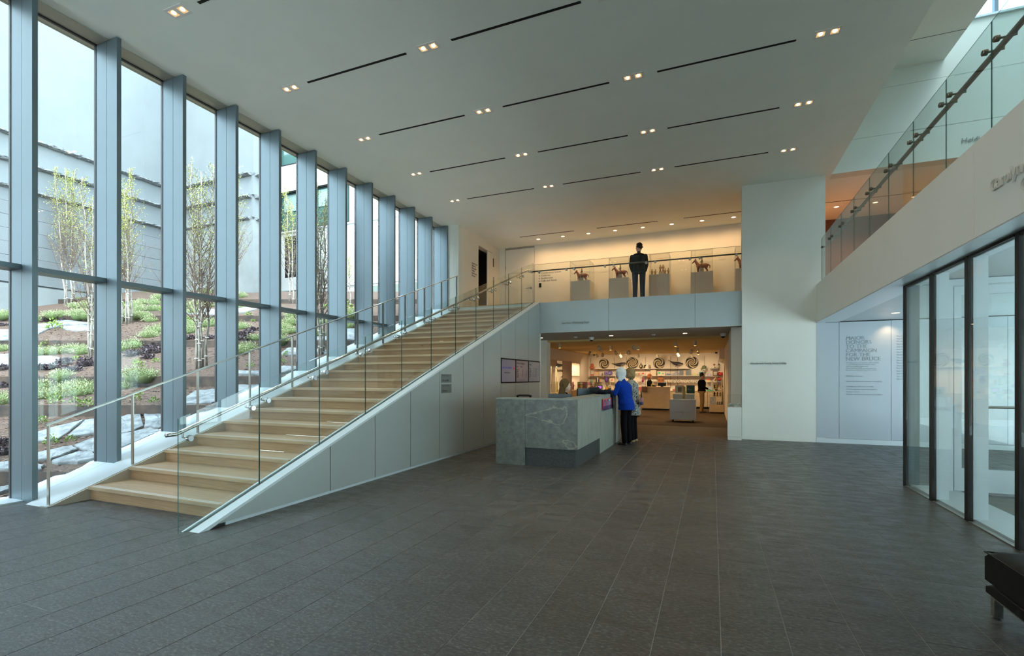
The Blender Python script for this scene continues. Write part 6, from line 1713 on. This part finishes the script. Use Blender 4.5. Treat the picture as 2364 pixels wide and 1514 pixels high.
t = gbox(1524.8, 'second', .14, .20, (.66, .60, .52), 'white card with green disc', .02); B().lathe([(0, -.014), (.045, -.014), (.045, -.008), (0, -.008)], (0, 0, .12), 18, 'y').make('green_disc', cm((.02, .45, .12)), t, local=True)
t = gbox(1533, 'second', .19, .20, (.62, .55, .42), 'square card with green disc', .03); B().lathe([(0, -.02), (.035, -.02), (.035, -.012), (0, -.012)], (0, 0, .09), 18, 'y').make('green_disc', cm((.05, .50, .22)), t, local=True)
gbox(1546.5, 'second', .26, .10, (.42, .44, .50), 'blue patterned box', .16, (.15, .17, .26)); gvase(1562, 'second', .095, .19, (.36, .36, .46), 'lavender rounded bag vase', [(.95, 0), (1, .3), (.9, .6), (.3, .8), (.25, 1)])
t = gbox(1582.5, 'second', .46, .24, (.14, .17, .20), 'wide slate blue box', .08); B().box(-.06, .03, -.045, -.039, 0, .24).make('patterned_band', cm((.52, .36, .22)), t, local=True)
for k in range(3): B().box(-.21+.05*k, -.205+.05*k, -.043, -.039, .01, .23).make('spine_line', cm((.25, .28, .30)), t, local=True)
gbox(1604, 'second', .21, .09, (.42, .44, .14), 'yellow green box', .16, (.55, .52, .3))
gbox(1618, 'second', .17, .19, (.05, .25, .27), 'teal box with red edge', .05, (.12, .2, .22), z=1.472); gbox(1635, 'second', .15, .10, (.28, .24, .48), 'violet box', .1, (.5, .45, .6), z=1.472)
t = gbox(1648, 'second', .20, .24, (.05, .04, .04), 'framed speckled picture', .03, (.55, .45, .36), z=1.472)
def blobfig(px, z, parts, kind, label, cat):
    t = thing(kind, label, cat, (xw(px), SY-.17, z+.001))
    for nm, c, r, sc, col in parts: B().ball(c, r, sc, 10, 7).make(nm, cm(col), t, local=True, smooth=True)
    return t
red = (.48, .03, .03)
blobfig(1659, 1.472, [('middle', (0, 0, .08), .07, (1.2, .8, 1), red)]+[('arm', (.11*math.cos(a), 0, .08+.08*math.sin(a)), .035, (1.3, .7, 1), red) for a in (0, .9, 1.9, 3.1)], 'plush_toy', 'red starry plush on the second shelf at the right end', 'toy')
blobfig(1657, 1.192, [('middle', (0, 0, .13), .065, (1.2, .8, 1), red)]+[('arm', (.08*math.cos(a), 0, .13+.07*math.sin(a)), .03, (1.2, .7, 1), (.55, .06, .03)) for a in (.3, 1.5, 2.8)], 'plush_toy', 'red plush above a blue box on the third shelf at the right end', 'toy')
gr_ = (.12, .15, .08)
blobfig(1624.5, 1.62, [('head', (0, 0, .24), .10, (1, .8, .95), gr_), ('brim', (-.09, -.02, .17), .04, (1.6, 1, .7), gr_), ('brim', (.09, -.02, .17), .04, (1.6, 1, .7), gr_), ('face', (0, -.03, .10), .09, (1, .8, .9), (.52, .48, .38)), ('eye', (-.03, -.10, .11), .02, (1, .5, 1), (.03, .03, .03)), ('eye', (.03, -.10, .11), .02, (1, .5, 1), (.03, .03, .03))], 'plush_toy', 'green and cream plush hanging above the man in the shop', 'toy')
blobfig(1651, 1.832, [('body', (0, 0, .07), .075, (1.4, .8, .9), (.60, .56, .46)), ('head', (-.10, 0, .15), .045, (1, .9, 1), (.3, .12, .08)), ('ear', (.09, 0, .16), .04, (.8, .8, 1), (.05, .05, .05)), ('leg', (-.07, 0, .03), .035, (.8, 1, 1), (.04, .04, .04)), ('leg', (.08, 0, .03), .035, (.8, 1, 1), (.6, .5, .3))], 'animal_toy', 'small mottled animal toy on the top right shelf', 'toy')
blobfig(1659, .80, [('body', (0, 0, .10), .11, (1.1, .8, .9), (.60, .55, .45)), ('head', (-.08, -.02, .20), .05, (1, .9, 1), (.5, .2, .1)), ('ear', (.08, 0, .20), .04, (.8, .8, 1), (.05, .05, .05))], 'animal_toy', 'round cream animal toy at the right end of the drawer cabinet', 'toy')
blobfig(1650, .80, [('body', (0, 0, .09), .07, (1, .9, 1.2), (.06, .09, .03)), ('flower', (0, -.04, .20), .035, (1, 1, 1), (.7, .5, .03)), ('flower', (.04, -.03, .12), .03, (1, 1, 1), (.6, .08, .04))], 'flower_toy', 'dark green ornament with yellow flower on the drawer cabinet', 'toy')
# third shelf
gvase(1360, 'third', .05, .12, (.30, .50, .32), 'pale green glass jar', [(1, 0), (1, .9), (.9, 1)])
for i, (px, c, h) in enumerate(((1370, (.70, .60, .08), .13), (1373, (.04, .05, .12), .22), (1376, (.65, .6, .45), .24), (1379, (.05, .06, .2), .14), (1382, (.6, .25, .12), .15), (1385, (.65, .6, .5), .16))):
    gbox(px, 'third', .05, h, c, ('slim yellow box', 'slim black box', 'slim cream box', 'slim navy box', 'slim orange box', 'slim ivory box')[i], .08)
for i, px in enumerate((1386, 1389.5, 1393)): pass
gvase(1398, 'third', .10, .27, (.12, .05, .30), 'tall purple vase'); t = gbox(1412, 'third', .23, .19, (.66, .58, .46), 'box with watermelon print', .06)
B().ball((.0, -.03, .11), .06, (1, .08, .55), 12, 6).make('red_print', cm((.62, .10, .08)), t, local=True)
for i, px in enumerate((1474, 1478.5, 1482)): gvase(px, 'third', .03, .12, (.66, .62, .55), 'white kitchen jar', [(1, 0), (1, .8), (.5, .9), (.5, 1)])
gvase(1486, 'third', .05, .23, (.30, .02, .10), 'magenta vase'); 
for i, px in enumerate((1508, 1512.5, 1517)): gvase(px, 'third', .045, .14, (.66, .60, .48), 'ivory canister', [(1, 0), (1, .8), (.6, .9), (.2, 1)])
t = thing('leather_satchel', 'orange brown satchel on the third shelf of the shop', 'bag', (xw(1528), SY-.18, 1.176))
B().bbox(-.13, .13, -.06, .06, 0, .24, .015).make('body', cm((.36, .12, .03)), t, local=True); B().bbox(-.13, .13, -.07, -.055, .11, .24, .005).make('flap', cm((.30, .10, .03)), t, local=True)
for k in (-1, 1): B().box(k*.075-.012, k*.075+.012, -.078, -.068, .08, .13).make('buckle', M_black, t, local=True)
B().tube([(-.06, 0, .24), (-.03, 0, .275), (.03, 0, .275), (.06, 0, .24)], .007, 6).make('handle', cm((.2, .07, .02)), t, local=True)
gbox(1541, 'third', .06, .12, (.62, .5, .35), 'small tan printed box'); gbox(1546.5, 'third', .06, .14, (.66, .55, .42), 'small beige printed box')
def birdhouse(x, z, s, col, roof, label, grp):
    t = thing('bird_house', label, 'bird house', (x, SY-.18, z+.001), 0, grp)
    B().prism([(-.05*s, 0), (.05*s, 0), (.05*s, .08*s), (0, .135*s), (-.05*s, .08*s)], 'y', -.05*s, .05*s).make('house_body', cm(col), t, local=True)
    b = B()
    for k in (-1, 1): b.prism([(0, .14*s), (k*.065*s, .07*s), (k*.065*s, .08*s), (0, .152*s)], 'y', -.06*s, .06*s)
    b.make('roof', cm(roof), t, local=True)
    B().lathe([(0, -.052*s), (.018*s, -.052*s), (.018*s, -.048*s), (0, -.048*s)], (0, 0, .06*s), 12, 'y').make('hole', M_black, t, local=True)
    return t
roofs = ((.45, .35, .25), (.12, .07, .05), (.08, .06, .06), (.35, .2, .08), (.2, .1, .05), (.1, .06, .04), (.3, .15, .06), (.05, .05, .05))
for i in range(8): birdhouse(xw(1552+8*i), 1.175, 1.0, (.66, .60, .50), roofs[i], 'little white house ornament on the third shelf, %s of the row' % ordn[i], 'little house ornaments on the third shelf')
gbox(1633, 'third', .20, .09, (.70, .66, .55), 'white box with yellow dots', .14, (.7, .6, .2), z=1.192); gbox(1634, 'third', .14, .06, (.60, .06, .05), 'red box stacked on a white box', .1, z=1.284)
birdhouse(xw(1647.5), 1.192, 1.5, (.68, .62, .5), (.5, .08, .05), 'larger white house ornament with red roof at the right end', None)
gbox(1657, 'third', .17, .07, (.07, .10, .22), 'dark blue flat box', .14, z=1.192-.002)
# cabinet top goods
t = thing('scarf_mannequin', 'small bust wrapped in a pink scarf on the left end of the shop cabinet', 'mannequin', (xw(1354), SY-.38, .801))
B().lathe([(.001, 0), (.08, 0), (.10, .12), (.12, .24), (.09, .34), (.035, .38), (.03, .43), (.001, .44)], (0, 0, 0), 14).make('bust', cm((.60, .48, .34)), t, local=True, smooth=True)
B().lathe([(.07, .20), (.135, .25), (.11, .33), (.05, .37)], (0, 0, 0), 12).tube([(-.05, -.08, .33), (-.08, -.11, .16), (-.07, -.10, .02)], [.05, .06, .05], 7).make('scarf', cm((.42, .14, .24)), t, local=True, smooth=True)
def bag(px, w, h, col, label):
    t = thing('handbag', label, 'handbag', (xw(px), SY-.35, .801))
    B().prism([(-w/2, 0), (w/2, 0), (w*.40, h), (-w*.40, h)], 'y', -.06, .06).make('body', cm(col), t, local=True)
    for y in (-.05, .05): B().tube([(-w*.25, y, h), (-w*.15, y, h+.09), (w*.15, y, h+.09), (w*.25, y, h)], .007, 6).make('handle', M_black, t, local=True)
bag(1360, .20, .17, (.16, .035, .02), 'dark red handbag, left of a pair on the shop cabinet'); bag(1367.5, .20, .17, (.20, .05, .03), 'dark red handbag, right of a pair on the shop cabinet')
bag(1373, .11, .15, (.40, .36, .30), 'pale grey tote on the shop cabinet'); bag(1401, .13, .17, (.50, .27, .07), 'tan handbag on the shop cabinet behind the desk'); bag(1408, .14, .10, (.05, .04, .04), 'low black bag on the shop cabinet behind the desk')
t = thing('tablet_display', 'dark framed tablet with a purple picture on the shop cabinet', 'tablet', (xw(1384), SY-.40, .801))
B().bbox(-.13, .13, -.015, .015, .04, .23, .006).make('frame', cm((.02, .07, .06)), t, local=True); B().box(-.08, .08, -.018, -.0155, .08, .19).make('screen', pm('purple_screen', (.1, .03, .15), .2, emit=((.45, .12, .6), .9)), t, local=True)
B().box(-.04, .04, -.03, .05, 0, .045).make('stand', M_black, t, local=True)
for i, (px, w, h, c) in enumerate(((1391, .10, .12, (.60, .5, .4)), (1395, .06, .15, (.68, .66, .62)), (1415, .12, .20, (.5, .42, .36)), (1471, .16, .22, (.55, .38, .2)), (1479, .12, .16, (.45, .06, .05)), (1486, .10, .15, (.55, .08, .07)), (1512, .10, .09, (.4, .4, .15)), (1543, .10, .13, (.68, .62, .55)), (1548, .10, .13, (.66, .60, .52)), (1553, .10, .12, (.68, .64, .58)), (1559, .12, .07, (.35, .08, .1)), (1637, .20, .20, (.36, .42, .46)), (1573, .12, .16, (.62, .5, .4)))):
    gbox(px, 'cab', w, h, c, ('beige box', 'tall white box', 'taupe box', 'ochre box', 'dark red box', 'red box', 'olive box', 'ivory box', 'cream box', 'off white box', 'low maroon box', 'grey blue box', 'sand box')[i], .12, tuple(min(1, v*1.3) for v in c), y=SY-.35)
gbox(1637, 'cab', .30, .05, (.05, .40, .20), 'flat green box', .06, y=SY-.50)
# shop counter
co = thing('shop_counter', 'plain maple shop counter in the middle of the shop', 'counter', (-2.3, 22, .004))
B().bbox(-2.86, -1.70, 21.8, 22.35, .09, 1.005, .004).make('body', M_maple, co); B().box(-2.82, -1.74, 21.86, 22.3, .005, .088).make('toe_kick', M_dark, co)
B().box(-2.86, -1.70, 21.795, 21.80, .07, .09).make('base_trim', M_steel, co)
o = B().bbox(-2.83, -2.60, 21.70, 21.79, .80, 1.02, .006).make('print_rack', cm((.20, .09, .05))); tag(o, 'small rack of dark red prints on the left corner of the counter', 'rack')
t = thing('till_monitor', 'black till monitor standing on the shop counter', 'monitor', (-2.02, 22.1, 1.006))
B().bbox(-.17, .17, -.015, .015, .03, .17, .005).make('screen', M_black, t, local=True); B().box(-.05, .05, -.05, .05, 0, .03).make('stand', M_black, t, local=True)
o = B().lathe([(.001, 0), (.03, 0), (.03, .08), (.012, .11), (.012, .13), (.001, .13)], (-2.44, 22.0, 1.006), 10).make('spray_bottle', cm((.5, .42, .05)), smooth=True); tag(o, 'small yellow bottle on the shop counter', 'bottle')
# white wheeled display with books
wt = thing('book_display_cart', 'pale grey wheeled display unit with two drawers at the shop entrance', 'cart', (-.87, 16.5, 0))
wx0, wx1, wy = -1.246, -.485, 16.18
M_cart = pm('cart_grey_white', (.80, .81, .84), .5)
B().bbox(wx0, wx1, wy, wy+.62, .085, .72, .003).make('carcass', M_cart, wt)
for (z0, z1) in ((.09, .322), (.330, .715)):
    d_ = B().box(wx0+.003, wx1-.003, wy-.018, wy-.001, z0, z1).make('drawer', M_cart, wt)
    B().lathe([(0, -.004), (.011, -.004), (.011, 0), (0, 0)], ((wx0+wx1)/2, wy-.019, z1-.04 if z0 < .2 else z0+.035), 10, 'y').make('lock', M_steel, d_)
for x in (wx0+.08, wx1-.08):
    for y in (wy+.08, wy+.54): B().lathe([(.0, -.012), (.035, -.012), (.035, .012), (0, .012)], (x, y, .045), 12, 'x').box(x-.015, x+.015, y-.01, y+.01, .05, .085).make('castor', M_black, wt)
def book(x, y, z, w, d, h, col, label, grp, rot=0):
    t = thing('book', label, 'book', (x, y, z), rot, grp)
    B().box(-w/2, w/2, -d/2, d/2, 0, .004).box(-w/2, w/2, -d/2, d/2, h-.004, h).box(-w/2, w/2, d/2-.004, d/2, .004, h-.004).make('cover', cm(col), t, local=True)
    B().box(-w/2+.004, w/2-.004, -d/2+.004, d/2-.005, .0045, h-.0045).make('pages', cm((.70, .68, .60)), t, local=True)
    return t
q = random.Random(77)
b0 = None
for s_, (cx, n, nm) in enumerate(((-1.02, 7, 'left'), (-.665, 7, 'right'))):
    for k in range(n):
        col = ((.42, .46, .46), (.36, .42, .42))[s_]
        book(cx+q.uniform(-.01, .01), wy+.22+q.uniform(-.01, .01), .721+k*.0235, .28, .22, .023, col, 'grey green book in the %s stack on the cart, %s from the bottom' % (nm, ordn[k]), '%s stack of books on the cart' % nm, q.uniform(-.03, .03))
def upright(x, y, z, w, h, cover, inner, label):
    t = thing('display_book', label, 'book', (x, y, z)); t.rotation_euler = (math.radians(-8), 0, 0)
    B().box(-w/2, w/2, -.004, 0, 0, h).box(-w/2, w/2, .022, .026, 0, h).box(-w/2, -w/2+.004, 0, .022, 0, h).make('cover', cm(cover), t, local=True)
    B().box(-w/2+.005, w/2-.004, .001, .021, .004, h-.004).make('pages', cm((.7, .68, .6)), t, local=True)
    if inner: B().box(inner[0], inner[1], -.006, -.004, inner[2], inner[3]).make('cover_print', cm(inner[4]), t, local=True)
    return t
tb = upright(-.97, wy+.28, .90, .27, .26, (.45, .43, .35), (-.055, .06, .05, .20, (.16, .10, .05)), 'cream book with a brown picture standing on the left stack')
tb = upright(-.645, wy+.28, .90, .25, .26, (.015, .05, .03), (-.125, -.10, 0, .26, (.10, .22, .03)), 'dark green book standing on the right stack')
text('print', 'THE\nGARDEN', .03, cm((.3, .36, .3)), (-.09, -.0065, .14), (PI/2, 0, 0), None, ext=.0003).parent = tb
o = B().bbox(-.87, -.79, wy+.25, wy+.32, .721, 1.12, .004).make('price_stand', cm((.50, .36, .08))); tag(o, 'narrow ochre display stand between the two book stacks', 'stand')
# left cart
lc = thing('low_display_cart', 'maple wheeled display unit partly hidden behind the two women', 'cart', (-2.66, 17.95, 0))
B().bbox(-3.1, -2.42, 17.42, 18.5, .08, .80, .004).make('body', M_maple, lc)
for x in (-3.0, -2.5):
    for y in (17.5, 18.4): B().lathe([(.0, -.012), (.035, -.012), (.035, .012), (0, .012)], (x, y, .04), 12, 'x').box(x-.015, x+.015, y-.01, y+.01, .05, .08).make('castor', M_black, lc)
for i in range(5):
    gb = thing('small_gift_box', 'small colourful box on the cart behind the women, %s' % ordn[i], 'box', (-2.98+.12*i, 17.8, .801), 0, 'small boxes on the cart behind the women')
    B().bbox(-.045, .045, -.05, .05, 0, .08+.03*(i % 3), .003).make('carton', cm(((.5, .08, .06), (.6, .5, .3), (.1, .2, .3), (.55, .3, .1), (.4, .4, .38))[i]), gb, local=True)
# spinner rack
sr = thing('card_spinner', 'dark rack of small colourful cards before the lit niche', 'rack', (-5.05, 20.2, 0))
B().lathe([(0, 0), (.22, 0), (.20, .03), (.02, .04), (.02, .78), (0, .78)], (0, 0, 0), 14).make('stand', M_black, sr, local=True)
B().bbox(-.17, .17, -.17, .17, .78, 1.22, .006).make('rack_body', cm((.08, .03, .025)), sr, local=True)
for r_ in range(4):
    for c_ in range(3):
        B().box(-.15+c_*.105, -.06+c_*.105, -.182, -.171, .80+r_*.105, .885+r_*.105).make('card', cm(((.3, .05, .05), (.5, .4, .1), (.12, .08, .05), (.2, .3, .08), (.5, .45, .35), (.25, .05, .12))[(r_*3+c_) % 6]), sr, local=True)
# niche goods
for i, (y, z, c, nm) in enumerate(((21.35, 1.476, (.45, .20, .03), 'orange carved figure on the niche shelf'), (21.55, 1.476, (.12, .05, .03), 'dark carved figure on the niche shelf'), (21.4, .841, (.45, .12, .08), 'red ornament at the foot of the niche'), (21.7, .841, (.55, .42, .25), 'straw ornament at the foot of the niche'), (21.95, .841, (.25, .06, .10), 'maroon ornament at the foot of the niche'))):
    o = B().lathe([(.001, 0), (.07, 0), (.06, .10), (.085, .2), (.05, .28), (.06, .34), (.001, .40)], (-5.95, y, z), 10).make('carved_figure', cm(c), smooth=True); tag(o, nm, 'ornament')
# right glass case on wheels
rc = thing('low_glass_case', 'low maple case with glass top at the right of the shop', 'case', (.15, 21, 0))
B().bbox(-.12, .40, 20.7, 21.3, .06, .34, .004).make('body', M_maple, rc)
b = B()
for (p, q_, r_, s_) in ((-.115, .395, 20.705, 20.713), (-.115, .395, 21.287, 21.295), (-.115, -.107, 20.713, 21.287), (.387, .395, 20.713, 21.287)): b.box(p, q_, r_, s_, .342, .70)
b.box(-.115, .395, 20.705, 21.295, .70, .707).make('glass_cover', M_case, rc)
for x in (-.06, .34): B().lathe([(.0, -.012), (.028, -.012), (.028, .012), (0, .012)], (x, 20.76, .033), 10, 'x').make('castor', M_black, rc)
o = B().bbox(-.08, .12, 21.1, 21.14, .343, .62, .004).make('winter_picture', pm('snow_print', (.5, .55, .68), .5, nz=(20, .5, (.8, .82, .9)))); tag(o, 'pale snowy picture inside the low glass case', 'picture')
for i in range(3):
    o = B().lathe([(.001, 0), (.03, 0), (.008, .05), (.02, .09), (.001, .13)], (.19+.07*i, 20.95, .343), 8).make('dark_ornament', M_black); tag(o, 'small dark ornament in the low glass case, %s from the left' % ordn[i], 'ornament')
# ladder shelf
ls = thing('ladder_shelf', 'pale wooden open shelf against the right shop wall', 'shelf', (.2, 22.4, 0))
for x in (.02, .36):
    B().tube([(x, 22.2, .01), (x, 22.35, 1.25)], .014, 4).make('post', M_maple, ls); B().tube([(x, 22.65, .01), (x, 22.5, 1.25)], .014, 4).make('post', M_maple, ls)
for z in (.30, .60, .92, 1.235): B().box(0.0, .38, 22.2+z*.11, 22.66-z*.11, z, z+.02).make('board', M_maple, ls)
o = B().lathe([(.001, 0), (.035, 0), (.035, .13), (.015, .15), (.001, .15)], (.12, 22.42, 1.256), 10).make('reed_vase', cm((.35, .24, .10)), smooth=True); o = tag(o, 'brown reed diffuser on the top of the wooden shelf', 'vase')
for k in range(5): B().tube([(.12, 22.42, 1.39), (.12+.02*(k-2), 22.42+.01*k, 1.60)], .0025, 4).make('reed', cm((.3, .22, .1)), o)
for i in range(6):
    o = B().lathe([(.001, 0), (.04, 0), (.03, .06), (.045, .12), (.001, .19)], (.08+.11*(i % 3), 22.42, (.94, .62)[i//3]+.001), 8).make('dark_curio', cm(((.05, .04, .03), (.2, .12, .05), (.35, .3, .2))[i % 3])); tag(o, 'small curio on the wooden shelf, %s board, %s' % (('upper', 'lower')[i//3], ordn[i % 3]), 'ornament')
# opening in the right wall: bulkhead edge
struct(B().box(.24, .43, 20.5, 23.9, 2.15, 2.53).make('bulkhead_right', M_shopw), 'bulkhead along the right shop wall')
# ceiling spots
M_spot = pm('spot_white', (.62, .55, .42), .5); M_spl = pm('spot_lens', (1, .85, .6), .3, emit=((1, .8, .5), 9.0))
def spotlamp(x, y, tilt, az, label, can_=False):
    t = thing('track_spot' if not can_ else 'surface_spot', label, 'spotlight', (x, y, 2.53), 0, 'spotlights on the shop ceiling')
    if can_:
        B().lathe([(0, 0), (.045, 0), (.045, -.15), (.035, -.15), (.033, -.13), (0, -.13)], (0, 0, 0), 14).make('cylinder', M_spot, t, local=True, smooth=False)
        B().lathe([(0, -.132), (.033, -.132)], (0, 0, 0), 12).make('lens', M_spl, t, local=True)
    else:
        B().lathe([(0, 0), (.03, 0), (.03, -.015), (.008, -.02), (.008, -.10), (0, -.10)], (0, 0, 0), 10).make('stem', M_spot, t, local=True)
        d = Vector((math.sin(az)*math.sin(tilt), math.cos(az)*math.sin(tilt), -math.cos(tilt))); c = Vector((0, 0, -.14))
        B().tube([c-d*.07, c-d*.06, c+d*.03, c+d*.08], [.03, .05, .06, .065], 12).make('head', M_spot, t, local=True, smooth=False)
        B().tube([c+d*.081, c+d*.083], [.055, .05], 12).make('lens', M_spl, t, local=True)
sp = [(-4.695, 15.70, 1), (-3.48, 16.2, 0), (-3.364, 17.6, 1), (-4.535, 19.35, 0), (-4.75, 21.6, 0), (-4.39, 21.1, 0), (-3.527, 19.46, 0), (-3.85, 22.4, 0), (-3.374, 21.1, 1), (-2.386, 16.43, 0), (-3.0, 19.4, 0), (-2.433, 17.75, 1), (-3.1, 22.7, 0), (-2.3, 23.0, 0), (-1.083, 16.36, 1), (-1.143, 18.28, 0), (-1.38, 22.3, 0), (-.498, 16.04, 1), (-.515, 19.55, 1), (-.746, 19.73, 0), (-.836, 23.0, 0), (-.555, 22.2, 1)]
for i, (x, y, c_) in enumerate(sp):
    w = ('white cylinder spot' if c_ else 'adjustable spot')+' on the shop ceiling, %s row, %s' % ('front' if y < 17 else ('second' if y < 19 else ('middle' if y < 20.5 else 'rear')), 'far left' if x < -4.3 else ('left' if x < -3.2 else ('centre' if x < -2 else ('right' if x < -.9 else 'far right'))))
    used_l[w] = used_l.get(w, 0)+1
    if used_l[w] > 1: w += ', ' + ordn[used_l[w]-1]
    spotlamp(x, y, math.radians(50), q.uniform(-.4, .4), w, bool(c_))
for x in (-4.9, -3.7, -2.5, -1.3, -.2):
    add_spot(x, 22.0, 2.44, 62, 120, (1, .76, .46), .8, rot=(math.radians(42), 0, 0), rad=.08)
for (x, y) in ((-4.4, 19.5), (-2.4, 19.5), (-.6, 19.0), (-3.4, 17.2), (-.9, 16.6)):
    add_spot(x, y, 2.36, 58, 140, (1, .70, .36), .8, rad=.08)
for (x, y) in ((-4.75, 17.9), (-4.75, 20.6), (-4.75, 23.0)):  # extra lights without fixtures, added to brighten the left shop wall
    add_spot(x, y, 2.42, 34, 120, (1, .74, .42), .8, rot=(0, math.radians(-48), 0), rad=.08)
for i, (x, y) in enumerate(((-5.35, 23.7), (.15, 23.6))):
    t = thing('dome_camera', 'small black dome camera near the shop wall, %s corner' % ('left', 'right')[i], 'camera', (x, y, 2.53))
    B().lathe([(0, 0), (.05, 0), (.05, -.03), (0, -.03)], (0, 0, 0), 12).make('housing', M_black, t, local=True); B().ball((0, 0, -.03), .045, (1, 1, .9), 10, 7).make('lens_dome', M_black, t, local=True, smooth=True)
